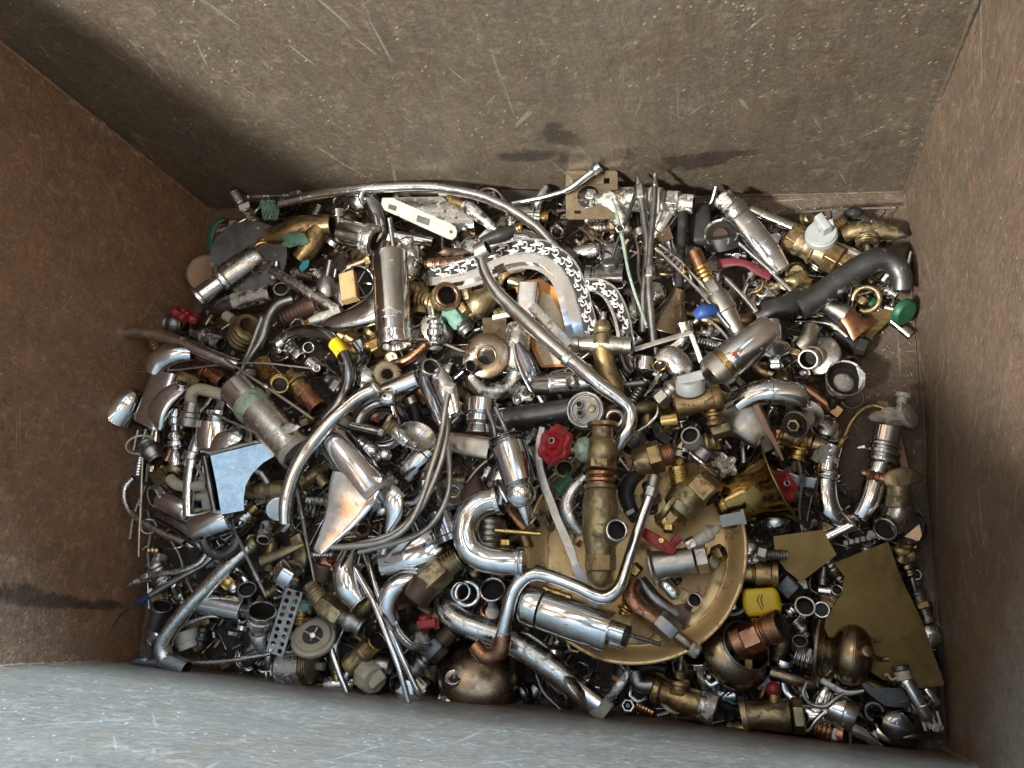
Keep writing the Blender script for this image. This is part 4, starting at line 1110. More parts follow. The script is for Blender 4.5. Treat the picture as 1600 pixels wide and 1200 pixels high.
T('tee_valve', 'grimy brass tee valve with pointed end and stem, far right corner', 'valve', [
  ('arm', 'BO', TB([(1316, 368, 10), (1340, 360, 14), (1372, 362, 14), (1400, 366, 10)], [14, 14, 13, 13], hol=0)), ('pinched_end', 'N', TB([(1396, 366, 10), (1408, 368, 8), (1414, 370, 6)], [(13, 9), (6, 8), (1.5, 6)], hol=0)),
  ('bonnet', 'BO', LT((1354, 366, 14), (1355, 384, 22), 17, WAI)), ('stem', 'BO', LT((1355, 384, 22), (1359, 402, 22), 5, SOL))], up=20, lm='the grimy brass tee valve')
T('bent_pipe', 'thick dark grey bent pipe with worn open end, far right side', 'pipe', [('pipe', 'SD', TB([(1248, 482, 26), (1276, 464, 28), (1310, 441, 30), (1345, 418, 30), (1375, 406, 28), (1397, 413, 24), (1408, 432, 18), (1408, 452, 10)], [20, 19.5, 19, 19, 19, 18, 17, 16], seg=24, hol=.85))], up=28, lm='the thick dark bent pipe')
T('chrome_bend', 'small chrome bend and fitting just inside the crook of the dark bent pipe', 'fitting', [('bend', 'C', TB([(1378, 440, 18), (1388, 430, 22), (1402, 434, 22), (1406, 446, 16)], 6)), ('fitting', 'C', LT((1382, 452, 12), (1402, 462, 12), 11, WAI))], up=26)
T('brass_hook_ring', 'olive brass ring tube curling beside the green knob', 'ring', [('ring', 'BO', TO((1353, 468, 14), 19, 4.5, (.1, .1, 1), arc=.85)), ('nut', 'B', LT((1344, 476, 8), (1352, 466, 12), 8, NUT))], up=20, lm='the olive brass ring')
T('tap_grip', 'round green plastic knob on edge against the right wall', 'knob', [('knob', 'GRN', LT((1406, 484, 16), (1417, 490, 22), 22, [(0, 0), (0, .8), (.2, 1), (.7, 1), (1, .85), (1, 0)], seg=32)), ('stem', 'N', LT((1382, 480, 12), (1407, 486, 18), 4, SOL)), ('patch', 'GRN', BL((1360, 472, 8), 10, 7, 4, .2, 6))], up=14, lm='the green knob')
T('torn_pipe', 'crumpled pipe with torn flattened copper end below the dark bent pipe', 'pipe', [('pipe', 'N', TB([(1288, 474, 12), (1306, 484, 14), (1322, 494, 14)], [11, 14, 16], hol=0)), ('torn_end', 'K', TB([(1318, 490, 14), (1334, 506, 14), (1348, 520, 12)], [(16, 12), (16, 6), (20, 2)], hol=0, sq=3))], up=18, lm='the torn copper pipe end')
T('olive_plate', 'thin olive brass plate lying below the green knob', 'plate', [('plate', 'BS', PL([(1330, 500, 4), (1392, 478, 10), (1400, 490, 10), (1345, 545, 4), (1322, 530, 4)], 2))], up=2)
T('black_bolt', 'big black hex bolt below the torn copper pipe end', 'bolt', [('head', 'BLK', LT((1338, 540, 6), (1356, 546, 8), 17, 'PLUG')), ('shank', 'BLK', LT((1302, 522, 6), (1340, 541, 6), 13, 'RND'))], up=4)
T('brass_rag', 'crumpled yellow brass foil lump between lever tap and dark bent pipe', 'foil', [('foil', 'BO', BL((1244, 442, 12), 24, 16, 14, .45, 21))], up=14)
T('magenta_lever', 'worn dark pink lever bent over the far right gap', 'lever', [('lever', 'RD2', TB([(1122, 413, 14), (1145, 410, 20), (1166, 413, 20), (1184, 424, 16), (1202, 434, 10)], [(9, 3), (7, 3), (6, 3), (7, 3), (5, 3)], hol=0, sq=3))], up=16, lm='the dark pink lever')
T('steel_rod', 'thin bright rod slanting from the lever tap towards the dark bent pipe', 'rod', [('rod', 'C', TB([(1150, 376, 12), (1200, 422, 16), (1248, 467, 18)], 3.6, hol=0))], up=16)
T('steel_rod', 'short chrome rod lying below the dark pink lever', 'rod', [('rod', 'C', TB([(1135, 437, 8), (1158, 462, 10), (1181, 488, 12)], 4.5, hol=0))], up=20)
T('brass_hook', 'small curved yellow brass hook in the dark gap below the pink lever', 'hook', [('hook', 'BB', TB([(1174, 458, 6), (1186, 454, 8), (1192, 442, 10), (1188, 428, 8)], 2.6, hol=0))], up=14)
T('black_elbow', 'matt black elbow pipe below the dark bent pipe opening', 'elbow', [('elbow', 'BLK', TB([(1250, 462, 6), (1232, 476, 10), (1206, 486, 10), (1184, 496, 4)], [16, 18, 19, 16]))], up=16)
T('dotted_mixer', 'chrome mixer body marked with a red and blue dot', 'tap', [
  ('body', 'C', LT((1206, 508, 22), (1136, 567, 22), 29, [(0, 0), (0, .6), (.06, .75), (.3, .9), (.5, 1), (.98, 1), (1, .97), (1, 0)], seg=40)),
  ('gold_ring', 'BB', LT((1137, 566, 22), (1129, 573, 22), 28, SOL, seg=40)), ('end', 'N', LT((1130, 572, 22), (1106, 592, 20), 30, [(0, 0), (0, 1), (.1, 1), (.7, .95), (1, .6), (1, 0)], seg=40)),
  ('red_dot', 'RED', LT((1149.5, 554.5, 50.5), (1149, 554, 52.2), 4, SOL)), ('blue_dot', 'BLU', LT((1153, 558, 50), (1152.6, 557.6, 51.6), 3.4, SOL)), ('white_dot', 'WHT', LT((1147, 564, 49.5), (1147, 563.6, 51), 2.6, SOL))], up=28, lm='the red dotted chrome mixer')
T('flanged_stub', 'polished chrome stub with a wide tilted flange right of the dotted mixer', 'fitting', [('stub', 'C', LT((1206, 502, 14), (1209, 546, 16), 14, HOL)), ('flange', 'C', LT((1208, 550, 16), (1212, 560, 20), 28, ESC, seg=36)), ('neck', 'C', LT((1210, 556, 8), (1211, 578, 6), 13, 'PLUG'))], up=30, lm='the wide flanged chrome stub')
T('nickel_bend', 'short nickel bend between the flanged stub and the round chrome disc', 'elbow', [('bend', 'N', TB([(1268, 510, 12), (1262, 530, 16), (1248, 544, 14)], [11, 13, 12])), ('ring', 'B', LT((1244, 548, 8), (1240, 558, 8), 13, NUT))], up=20)
T('disc_with_tube', 'chrome disc carrying a pale upright tube stub, right side', 'fitting', [('disc', 'CW', LT((1280, 556, 4), (1276, 552, 14), 33, ESC, seg=44)), ('tube', 'N', LT((1274, 556, 10), (1262, 562, 40), 18, [(.0, 0), (0, 1), (.5, 1), (.52, .9), (.9, .88), (1, .88), (1, .7), (.4, .68), (.4, 0)])), ('knob', 'C', LT((1252, 585, 14), (1262, 580, 20), 8, RND))], up=18, lm='the disc with upright tube stub')
T('broken_cup', 'broken scaled metal cup with jagged rim above the bare bin floor', 'cup', [('cup', 'CS', LT((1312, 604, 0), (1321, 590, 34), 30, [(0, 0), (0, .7), (.8, .95), (1, 1), (.95, .9), (.5, .8), (.5, 0)])), ('jagged_lip', 'CS', PL([(1336, 570, 34), (1352, 584, 36), (1350, 606, 26), (1340, 612, 20), (1342, 590, 30)], 3)), ('core', 'LM', LT((1316, 600, 12), (1318, 596, 24), 17, DOME))], up=20, lm='the broken jagged cup')
T('black_coupler', 'black coupler and thin ring on the floor under the broken cup', 'coupler', [('coupler', 'BLK', LT((1306, 612, 4), (1299, 640, 2), 17, [(0, 0), (0, 1), (.4, 1), (.5, .5), (.9, .3), (1, .1), (1, 0)])), ('ring', 'SD', TO((1331, 622, 4), 16, 1.8))], up=2)

# ---- right part, middle
T('chrome_elbow_tap', 'shiny chrome elbow tube lying left of the double disc cap', 'elbow', [('elbow', 'C', TB([(1150, 634, 14), (1176, 618, 20), (1206, 613, 22), (1240, 618, 16), (1250, 634, 6)], [18, 21, 22, 21, 18], seg=24)), ('joint_ring', 'C', TO((1206, 613, 21), 22.5, 2, (1, -.05, 0)))], up=24, lm='the shiny chrome elbow tube')
T('satin_funnel', 'broad satin grey tap shell with torn pale edge above the brass horn', 'tap', [('shell', 'N', TB([(1134, 640, 10), (1160, 652, 16), (1182, 676, 12), (1200, 704, 4)], [(22, 10), (32, 13), (26, 12), (12, 6)], hol=0, sq=2.6)), ('torn_edge', 'PNK', TB([(1180, 632, 26), (1192, 660, 24), (1210, 694, 12), (1222, 720, 4)], [(4, 2), (5, 2), (4, 2), (2, 2)], hol=0, sq=4)), ('rim', 'WHT', TB([(1132, 636, 22), (1154, 625, 28), (1180, 622, 28)], 3, hol=0))], up=18)
T('double_disc_cover', 'pale nickel bell cap with smaller drilled disc in front', 'cap', [('bell', 'N', LT((1252, 664, 0), (1258, 644, 26), 29, [(0, 0), (0, .4), (.5, .6), (.9, .95), (1, 1), (.9, .85), (.6, .6), (.6, 0)], seg=40)), ('disc', 'IVO', LT((1246, 662, 26), (1242, 664, 36), 21, [(0, 0), (0, .9), (.5, 1), (1, .94), (.8, .5), (.8, 0)], seg=36)), ('nut', 'BO', LT((1242, 664, 34), (1239, 665, 44), 11, NUT))], up=28, lm='the double disc cap')
T('split_stopcock', 'brown brass stopcock with torn copper end behind the brass horn', 'valve', [('body', 'B', LT((1216, 678, 8), (1268, 690, 8), 19, 'BUL')), ('torn_end', 'K', BL((1216, 678, 14), 14, 13, 10, .4, 31)), ('bonnet', 'BB', LT((1252, 690, 12), (1243, 722, 16), 16, TRI)), ('spindle', 'B', LT((1243, 720, 16), (1240, 738, 16), 6, 'PLUG', seg=4)), ('flange', 'BZ', LT((1268, 692, 8), (1290, 700, 6), 15, HOL))], up=16, lm='the split brown stopcock')
T('bottle_trap', 'chrome trap pipe with crusted mouth standing on the floor, left one of two', 'pipe', [('crust', 'LM', BL((1289, 712, 26), 17, 14, 10, .5, 41)), ('tube', 'C', TB([(1300, 700, 14), (1294, 722, 16), (1290, 744, 16)], 18)), ('ring', 'C', LT((1294, 738, 16), (1291, 752, 16), 22, [(0, .6), (0, .9), (.2, 1), (.4, .9), (.6, .9), (.8, 1), (1, .9), (1, .6)])), ('bend', 'C', TB([(1291, 748, 16), (1290, 775, 16), (1298, 800, 12), (1318, 816, 4)], [17, 18, 18, 15], seg=24))], up=16, lm='the left chrome trap pipe')
T('copper_wire', 'thick brass wire curving over the bare floor to the crusted valve', 'wire', [('wire', 'B', TB([(1310, 700, 8), (1320, 682, 10), (1330, 660, 12), (1346, 641, 14), (1364, 634, 16), (1386, 640, 18)], 4, hol=0)), ('twist', 'B', TB([(1308, 704, 8), (1316, 690, 12), (1322, 684, 10)], 5, hol=0)), ('tab', 'BZ', PL([(1370, 626, 10), (1386, 628, 10), (1388, 640, 10), (1372, 638, 10)], 2))], up=8, lm='the curving brass wire')
T('crusted_valve', 'white crusted small valve with round disc, near the right wall', 'valve', [('body', 'LM', BL((1396, 652, 18), 26, 14, 13, .45, 51)), ('disc', 'LM', LT((1412, 650, 10), (1426, 645, 18), 26, [(0, 0), (0, .9), (.4, 1), (.7, .95), (1, .3), (1, 0)], seg=30, ell=.9)), ('neck', 'LM', LT((1408, 632, 18), (1412, 614, 22), 10, [(0, 0), (0, .8), (.6, .8), (.62, 1.2), (1, 1.2), (1, 0)]))], up=18, lm='the white crusted valve')
T('ringed_trap', 'tall chrome waste pipe with stacked rings near the right wall', 'pipe', [('top', 'C', LT((1388, 668, 22), (1382, 698, 20), 20, HOL)), ('rings', 'C', LT((1383, 692, 20), (1377, 726, 20), 25, [(0, .5), (0, .85), (.1, 1), (.2, 1), (.25, .8), (.35, .8), (.4, 1), (.55, 1), (.6, .82), (.7, .82), (.75, .95), (.9, .95), (1, .8), (1, .5)])), ('bend', 'C', TB([(1378, 722, 20), (1368, 752, 20), (1358, 782, 16), (1344, 806, 8)], [17, 18, 18, 17], seg=24)), ('spur', 'CW', TB([(1352, 698, 14), (1340, 700, 12)], [(4, 2), (1.5, 1)], hol=0))], up=18, lm='the ringed chrome waste pipe')
T('wood_strip', 'narrow pale pink strip standing along the right wall', 'strip', [('strip', 'PNK', PL([(1394, 668, 14), (1404, 664, 14), (1420, 736, 12), (1410, 742, 12)], 4))], up=2)
T('wing_valve', 'brass stem valve with olive wing blade near the right wall', 'valve', [('stem', 'K', LT((1346, 738, 24), (1386, 750, 24), 8, [(0, 0), (0, .8), (.2, .8), (.22, 1.1), (.5, 1), (.55, .8), (.6, 1.2), (.65, 1.2), (.7, 1), (1, 1), (1, 0)])), ('wing', 'BO', TB([(1384, 752, 26), (1400, 748, 30), (1420, 745, 30), (1440, 748, 26)], [(10, 8), (15, 6), (15, 4), (5, 3)], hol=0, sq=3)), ('socket', 'BO', LT((1404, 758, 22), (1402, 792, 14), 19, [(0, 0), (0, .9), (.5, .9), (.52, 1), (1, 1), (1, 0)]))], up=24, lm='the olive wing blade')
T('round_escutcheon', 'thin chrome disc standing behind the small chrome elbow by the right wall', 'disc', [('disc', 'CD', LT((1402, 822, 0), (1404, 816, 8), 42, [(0, 0), (0, 1), (.6, 1), (1, .96), (.6, .9), (.6, .01)], seg=48))], up=4)
T('open_elbow', 'chrome elbow with open collar facing the viewer, near the right wall', 'elbow', [('elbow', 'CW', TB([(1404, 780, 16), (1404, 800, 18), (1396, 816, 20), (1384, 826, 26)], [17, 18, 18, 17], seg=24)), ('collar', 'C', LT((1388, 822, 22), (1382, 828, 32), 19, HOL)), ('lining', 'K', LT((1386, 824, 22), (1384, 826, 26), 12, SOL))], up=18, lm='the open chrome elbow')
T('spindle_disc', 'slim chrome tube with disc on edge, left of the open elbow', 'fitting', [('tube', 'C', LT((1284, 844, 6), (1336, 818, 14), 10, [(.2, 0), (.2, .6), (0, .6), (0, 1), (.05, 1), (.08, .85), (1, .85), (1, 0)])), ('disc', 'C', LT((1330, 816, 14), (1337, 810, 16), 25, ESC, seg=36))], up=14)
T('white_comb', 'row of dirty white plastic teeth at the back edge of the brown sheet', 'clip', [('comb', 'WHT', JOIN(*[TB([(1321 + 9 * k, 846 - 2 * k, 8), (1322 + 9 * k, 853 - 2 * k, 8)], (3.4, 4), hol=0, sq=5) for k in range(5)])), ('lump', 'WHT', BL((1364, 836, 10), 9, 7, 6, .2, 61))], up=8)
T('torn_valve', 'torn brown brass valve body hanging beside the right wall', 'valve', [('body', 'B', BL((1412, 862, 14), 20, 18, 14, .4, 71)), ('torn_flap', 'BZ', PL([(1404, 846, 14), (1436, 818, 22), (1440, 836, 20), (1424, 870, 14)], 3)), ('neck', 'BZ', LT((1412, 872, 10), (1424, 900, 8), 13, WAI)), ('loop', 'CD', TO((1432, 898, 8), 7, 1.8)), ('tail', 'S', LT((1424, 900, 8), (1430, 926, 4), 5, RND))], up=6, lm='the torn brown valve body')
T('brass_horn', 'large polished brass horn with wide flared mouth facing right', 'horn', [
  ('horn', 'BR', LT((1124, 790, 6), (1222, 750, 28), 74, [(0, 0), (0, .52), (.05, .58), (.1, .6), (.45, .60), (.62, .63), (.75, .72), (.88, .86), (1, 1), (1.005, .985), (.88, .83), (.75, .69), (.55, .57), (.2, .5), (.2, 0)], seg=64)),
  ('rolled_rim', 'BR', TO((1222, 750, 28), 74, 1.8, (98, -40, 22), seg=64)), ('seam_band', 'BR', LT((1134, 786, 8), (1140, 783.5, 9.4), 46.5, SOL, seg=64))], up=10, lm='the large brass horn')
T('tap_grip', 'red oval hand wheel lying inside the mouth of the brass horn', 'handle', [('wheel', 'RED', WHEEL((1222, 760, 16), (1228, 757, 22), 24, 5)), ('stem', 'LBL', LT((1212, 764, 8), (1224, 760, 18), 6, SOL)), ('nut', 'CW', LT((1228, 757, 20), (1231, 755, 25), 6, NUT))], up=38)
T('brass_sheet', 'dull brown brass sheet offcut in front of the brass horn', 'sheet', [('sheet', 'BS', PL([(1208, 838, 12), (1286, 828, 12), (1307, 867, 14), (1252, 909, 12), (1228, 890, 12), (1212, 868, 12)], 1.6))], up=10, lm='the smaller brown brass sheet')
T('brass_sheet', 'large dull gold brass sheet offcut slanting down to the right front corner', 'sheet', [('sheet', 'BS', PL([(1303, 880, 12), (1388, 846, 14), (1406, 896, 12), (1440, 970, 10), (1477, 1071, 8), (1440, 1076, 6), (1380, 1062, 6), (1300, 1010, 8), (1286, 974, 8), (1313, 930, 10), (1320, 900, 12)], 1.6))], up=12, lm='the large brass sheet')
T('white_rod', 'short white plastic pin at the right edge of the large brass sheet', 'pin', [('pin', 'WHT', TB([(1453, 992, 8), (1453, 1008, 8)], 1.8, hol=0))], up=16)

# ================================================================== left part
T('wedge_tap', 'tap with chrome elbow on top and brown edged wedge body, leaning on the left wall', 'tap', [
  ('elbow', 'C', TB([(243, 582, 20), (252, 563, 26), (276, 552, 28), (302, 553, 22)], [17, 19, 17, 12], seg=24)),
  ('wedge', 'C', TB([(262, 584, 18), (248, 622, 18), (232, 664, 10)], [(22, 13), (24, 14), (24, 13)], hol=0, sq=5)),
  ('shield', 'C', TB([(288, 604, 22), (262, 622, 26), (246, 644, 24), (240, 664, 16)], [(12, 8), (18, 9), (20, 8), (20, 6)], hol=0, sq=3)),
  ('cap', 'C', LT((284, 612, 20), (286, 598, 30), 11, TRI))], up=26, lm='the wedge tap by the left wall')
T('prong_fitting', 'small pronged fitting and white ring hanging below the wedge tap', 'fitting', [('prong', 'N', JOIN(*[TB([(216 + 12 * k, 672 - k, 14), (208 + 12 * k, 704 - 3 * k, 8)], 2.8, hol=0) for k in range(3)])), ('ring', 'WHT', TO((218, 695, 16), 20, 1.8, (.25, .95, .4))), ('body', 'S', LT((228, 690, 6), (246, 720, 2), 17, 'BUL'))], up=14)
T('bulb_cover', 'chrome bulb shaped cap against the left wall under the thin long wire', 'cap', [('bulb', 'C', LT((182, 652, 4), (214, 612, 16), 27, [(0, 0), (0, 1), (.06, 1.06), (.12, 1.0), (.4, .97), (.7, .8), (.9, .55), (1, .3), (1, 0)], seg=36))], up=12, lm='the chrome bulb cap')
T('copper_coupler', 'copper and brass coupler behind the cream bent pipe', 'coupler', [('pipe', 'K', LT((303, 566, 8), (348, 598, 6), 16, TRI)), ('nut', 'B', LT((282, 586, 12), (314, 602, 8), 15, NUT))], up=20, lm='the copper coupler on the left')
T('plastic_elbow', 'cream plastic bent pipe ending in a dark coupler', 'pipe', [('pipe', 'IVO', TB([(300, 632, 18), (300, 616, 24), (312, 608, 26), (336, 614, 26), (368, 622, 22)], 9)), ('coupler', 'S', LT((302, 628, 22), (296, 668, 12), 15, [(0, 0), (0, .8), (.4, .8), (.42, 1), (.6, 1), (.62, 1.15), (.95, 1.15), (1, .8), (1, 0)]))], up=34, lm='the cream bent pipe')
T('plastic_elbow', 'shorter cream plastic pipe with grey ring joint, left of the blue sheened tap', 'pipe', [('pipe', 'IVO', TB([(266, 748, 20), (278, 758, 22), (298, 760, 22), (324, 758, 20)], 8.5)), ('ring', 'BO', LT((277, 730, 14), (270, 742, 22), 14, 'BUL')), ('tab', 'BZ', PL([(232, 742, 12), (250, 730, 14), (262, 752, 12), (244, 762, 10)], 3))], up=26, lm='the short cream pipe')
T('patina_tap', 'large chrome tap cylinder with green patina ring round its neck', 'tap', [
  ('cap', 'C', LT((365, 605, 24), (392, 632, 24), 27, [(0, 0), (0, .9), (.06, 1), (1, 1), (1, 0)], seg=40)),
  ('patina_ring', 'PG', LT((388, 628, 24), (402, 643, 24), 28.5, [(0, .5), (0, 1), (.5, 1.04), (1, .98), (1, .5)], seg=40)),
  ('body', 'CW', LT((396, 636, 24), (464, 708, 22), 28, [(0, 0), (0, 1), (.96, 1), (1, .96), (1, .84), (.85, .8), (.85, 0)], seg=40)),
  ('scale_rim', 'LM', LT((458, 702, 22), (466, 710, 22), 29, [(0, .9), (0, 1), (1, 1), (1, .84), (.3, .84)], seg=40)),
  ('scale_patch', 'CS', BL((446, 668, 46), 20, 7, 3, .4, 13))], up=36, lm='the green ringed tap cylinder')
T('wedge_tap', 'flat sided chrome tap block with concave side, left part of the heap', 'tap', [
  ('block', 'C', PL([(329, 712, 44.4), (412, 692, 15.0), (428, 713, 10.8), (410, 724, 17.6), (394, 740, 24.0), (384, 758, 28.4), (381, 780, 30.8), (382, 797, 31.5), (346, 804, 44.1), (338, 760, 44.2)], 26)),
  ('scale_edge', 'LM', TB([(327, 709, 46), (352, 703, 38), (386, 694, 26), (410, 690, 17)], 2.4, hol=0)),
  ('underside', 'CD', TB([(324, 716, 26), (332, 760, 27), (340, 800, 26)], (5, 12), hol=0, sq=4))], up=44, lm='the flat blue sheened tap block')
T('dome_tap', 'chrome dome shaped tap with pale label tag, between cream pipe and flat tap block', 'tap', [('dome', 'C', LT((336, 700, 4), (340, 640, 18), 33, [(0, 0), (0, .9), (.3, .95), (.7, .9), (.8, .5), (.9, .62), (1, .6), (1, 0)], seg=36)), ('tab', 'N', PL([(304, 676, 16), (318, 676, 18), (316, 692, 16), (302, 688, 14)], 3)), ('tag', 'IVO', PL([(374, 672, 20), (392, 668, 22), (394, 690, 18), (376, 690, 16)], 2), None, [('lettering', 'INK', JOIN(*[TB([(379 + 3 * j, 674 + 0 * j, 23.3), (380 + 3 * j, 684, 21.2)], .7, hol=0, seg=4) for j in range(4)]))])], up=16)
T('chrome_cover', 'curved chrome cover under the edge of the green ringed cylinder', 'cover', [('cover', 'C', TB([(316, 700, 14), (340, 692, 22), (366, 682, 22), (374, 664, 16)], [(10, 6), (17, 9), (18, 9), (10, 5)], hol=0, sq=2.6))], up=22)
T('slim_pipe', 'upright slim chrome pipe left of the flat sided tap block', 'pipe', [('pipe', 'C', TB([(312, 684, 16), (300, 722, 20), (295, 770, 20), (295, 806, 14)], [11, 11, 9.5, 9.5])), ('collar', 'CW', LT((298, 720, 20), (302, 706, 20), 14, RND))], up=24, lm='the upright slim chrome pipe')
T('beaded_spindle', 'chrome turned column with many rings on the left of the slim pipe', 'column', [('column', 'C', LT((275, 652, 16), (275, 732, 10), 11, [(0, 0), (0, .7), (.05, 1), (.14, 1), (.18, .6), (.28, .55), (.32, .9), (.4, 1), (.44, .7), (.5, 1.1), (.58, 1.1), (.62, .6), (.7, .8), (.85, 1), (.95, .9), (1, .4), (1, 0)])), ('cap', 'C', LT((276, 640, 16), (275, 655, 16), 12, RND))], up=20)
T('thin_wire', 'very long thin wire bridging from the left wall to the chrome valve cluster', 'wire', [('wire', 'N', TB([(212, 581, 30), (262, 579, 36), (330, 572, 42), (400, 567, 46), (450, 571, 46), (494, 577, 44)], 1.5, hol=0, seg=8)), ('eye', 'N', TO((494, 575, 44), 5, 1.6))], up=30)
T('pull_rod', 'thin rod with small ball end above the green ringed tap cylinder', 'rod', [('rod', 'N', TB([(330, 548, 30), (412, 602, 34), (490, 655, 34)], 2.4, hol=0, seg=8)), ('bead', 'N', LT((409, 600, 34), (420, 607, 34), 4, BALL))], up=42)
T('pull_rod', 'thin rod lying over the lower edge of the green ringed tap cylinder', 'rod', [('rod', 'N', TB([(331, 645, 30), (380, 667, 36), (433, 692, 38)], 2.5, hol=0, seg=8))], up=46)
T('pull_rod', 'thin rod running from the slim pipe beside the flat sided tap block', 'rod', [('rod', 'N', TB([(306, 727, 30), (322, 752, 30), (338, 777, 26)], 2.4, hol=0, seg=8))], up=30)
T('vertical_wire', 'thin straight wire hanging down along the left wall', 'wire', [('wire', 'N', TB([(222, 716, 26), (219, 790, 20), (217, 870, 10)], [2, 2.2, 1.6], hol=0, seg=8)), ('bead', 'N', LT((219, 785, 21), (218, 792, 20), 3.4, BALL))], up=26)
T('pull_rod', 'long thin jointed rod passing below the green ringed tap cylinder rim', 'rod', [('rod', 'S', TB([(449, 710, 20), (462, 760, 28), (474, 815, 30), (492, 908, 26)], [2.4, 2.4, 3, 2], hol=0, seg=8)), ('joint', 'S', LT((468, 790, 29), (474, 812, 30), 4.4, RND))], up=42)
T('pull_rod', 'thin jointed rod dropping beside the worn front left pipe', 'rod', [('rod', 'S', TB([(354, 800, 20), (376, 850, 26), (400, 900, 26), (416, 932, 22)], [2, 2.4, 2.8, 2], hol=0, seg=8)), ('joint', 'S', LT((396, 892, 26), (404, 908, 26), 4, RND))], up=36)
T('cranked_pipe', 'thin cranked chrome pipe curling by the left wall', 'pipe', [('pipe', 'CW', TB([(208, 746, 16), (196, 762, 16), (196, 786, 16), (210, 806, 16), (244, 828, 18), (288, 848, 16)], 5)), ('crimp', 'SD', TB([(208, 742, 16), (216, 748, 14), (236, 762, 12)], 2.5, hol=0))], up=20, lm='the thin cranked pipe')
T('toothed_tap', 'chrome cylinder with toothed open mouth by the left wall', 'tap', [('mouth', 'CS', LT((250, 773, 18), (238, 777, 30), 17, HOL)), ('cylinder', 'C', LT((250, 778, 16), (300, 802, 14), 18, RND))], up=20, lm='the toothed chrome cylinder')
T('dark_shells', 'dark chrome tap shells lying under the thin cranked pipe', 'tap', [('shell', 'CD', TB([(246, 806, 8), (272, 816, 10), (300, 838, 8), (316, 856, 4)], [(9, 5), (12, 7), (13, 7), (6, 4)], hol=0)), ('ring', 'S', TO((232, 822, 6), 11, 2.4))], up=14)
T('ribbed_tap', 'chrome cylinder with dark side, in front of the flat sided tap block', 'tap', [('cylinder', 'C', LT((306, 826, 14), (364, 808, 16), 25, [(0, 0), (0, .95), (.04, 1), (.96, 1), (1, .95), (1, .7), (.8, .7), (.8, 0)], seg=40)), ('lug', 'N', LT((338, 790, 22), (330, 782, 26), 7, HOL))], up=24, lm='the dark sided chrome cylinder')
T('valve_block', 'pale grey moulded valve block tucked behind the flat sided tap block', 'valve', [('block', 'GRY', TB([(326, 744, 8), (334, 800, 6)], (15, 11), hol=0, sq=5)), ('spout', 'IVO', LT((306, 776, 14), (328, 776, 12), 7, HOL)), ('spout', 'IVO', LT((302, 802, 10), (326, 802, 10), 8, HOL))], up=22)
T('olive_pipe', 'olive furred pipe piece between the flat tap block and the long curved spout', 'pipe', [('pipe', 'BO', LT((386, 768, 6), (446, 764, 10), 14, [(0, 0), (0, .8), (.3, .8), (.32, 1), (.5, 1), (.52, .8), (.7, .85), (.72, 1), (1, .95), (1, .7), (.8, .7), (.8, 0)])), ('rod', 'S', TB([(402, 730, 20), (420, 756, 12)], 6, hol=0))], up=18)
T('brass_port_elbow', 'yellow brass elbow with round open port, left of the yellow banded spout', 'elbow', [('elbow', 'BB', TB([(408, 566, 10), (418, 584, 14), (432, 594, 18), (437, 599, 34)], [14, 15, 15, 15])), ('clip', 'BB', LT((438, 598, 30), (437, 601, 42), 14, HOL))], up=22, lm='the brass elbow with round port')
T('rusty_nipple', 'brown rusty stepped nipple under the end of the pull rod', 'nipple', [('nipple', 'B', LT((452, 584, 8), (478, 618, 10), 19, TRI)), ('end', 'K', LT((474, 612, 10), (498, 640, 12), 16, HOL))], up=20)
T('curved_spout', 'long curved chrome spout with white end cap sweeping down the left middle', 'spout', [
  ('spout', 'C', TB([(586, 608, 34), (560, 620, 36), (534, 642, 38), (504, 672, 38), (478, 706, 38), (458, 744, 36), (447, 784, 32), (446, 818, 26)], [9.5, 10, 10.5, 11, 11.5, 11.5, 11.5, 10], seg=24, sm=8)),
  ('cap', 'WHT', LT((584, 609, 34), (590, 604, 35), 9, SOL)), ('end_ring', 'C', TO((585, 608, 34), 10, 2, (-1, .6, 0)))], up=54, lm='the long curved chrome spout')
T('tap_grip', 'small round chrome knob on a stem behind the black ring trap', 'knob', [('knob', 'C', LT((594, 622, 20), (619, 622, 20), 12, RND)), ('stem', 'CD', LT((612, 628, 16), (618, 652, 8), 6, SOL))], up=48, lm='the small round chrome knob')
T('ring_trap', 'black chrome curled trap ring in the middle of the heap', 'trap', [('ring', 'CD', TO((596, 664, 4), 34, 13, (.2, .2, 1), arc=.8, seg=48, sg=16))], up=30, lm='the black chrome trap ring')
T('cup_and_valve', 'small chrome valve with olive collar lying in a shallow grey bowl', 'valve', [
  ('bowl', 'CW', LT((646, 694, 2), (652, 680, 16), 31, [(0, 0), (0, .4), (.5, .75), (1, 1), (1, .95), (.5, .68), (.2, .3), (.2, 0)], seg=40)),
  ('collar', 'BO', LT((606, 664, 20), (624, 676, 20), 13, THR(3, .85))), ('barrel', 'C', LT((616, 672, 22), (640, 694, 20), 11, RND)), ('tip', 'CS', BL((648, 696, 18), 9, 8, 6, .3, 15)), ('lever', 'BO', TB([(600, 672, 22), (608, 652, 28), (614, 648, 26)], [(5, 3), (4, 3), (2, 2)], hol=0))], up=36, lm='the valve in a shallow grey bowl')
T('rope_ring', 'frayed tan rope ring lying near the foot of the copper rod', 'ring', [('ring', 'JUT', TO((606, 584, 4), 15, 6.5, (.1, .3, 1))), ('strands', 'JUT', JOIN(*[TB([(606 + 15 * math.cos(a), 584 + 13 * math.sin(a), 6), (606 + 19 * math.cos(a + .4), 584 + 17 * math.sin(a + .4), 12), (606 + 23 * math.cos(a + .5), 584 + 20 * math.sin(a + .5), 8)], .7, hol=0, seg=4, sm=3) for a in [j * .42 for j in range(15)]]))], up=36)
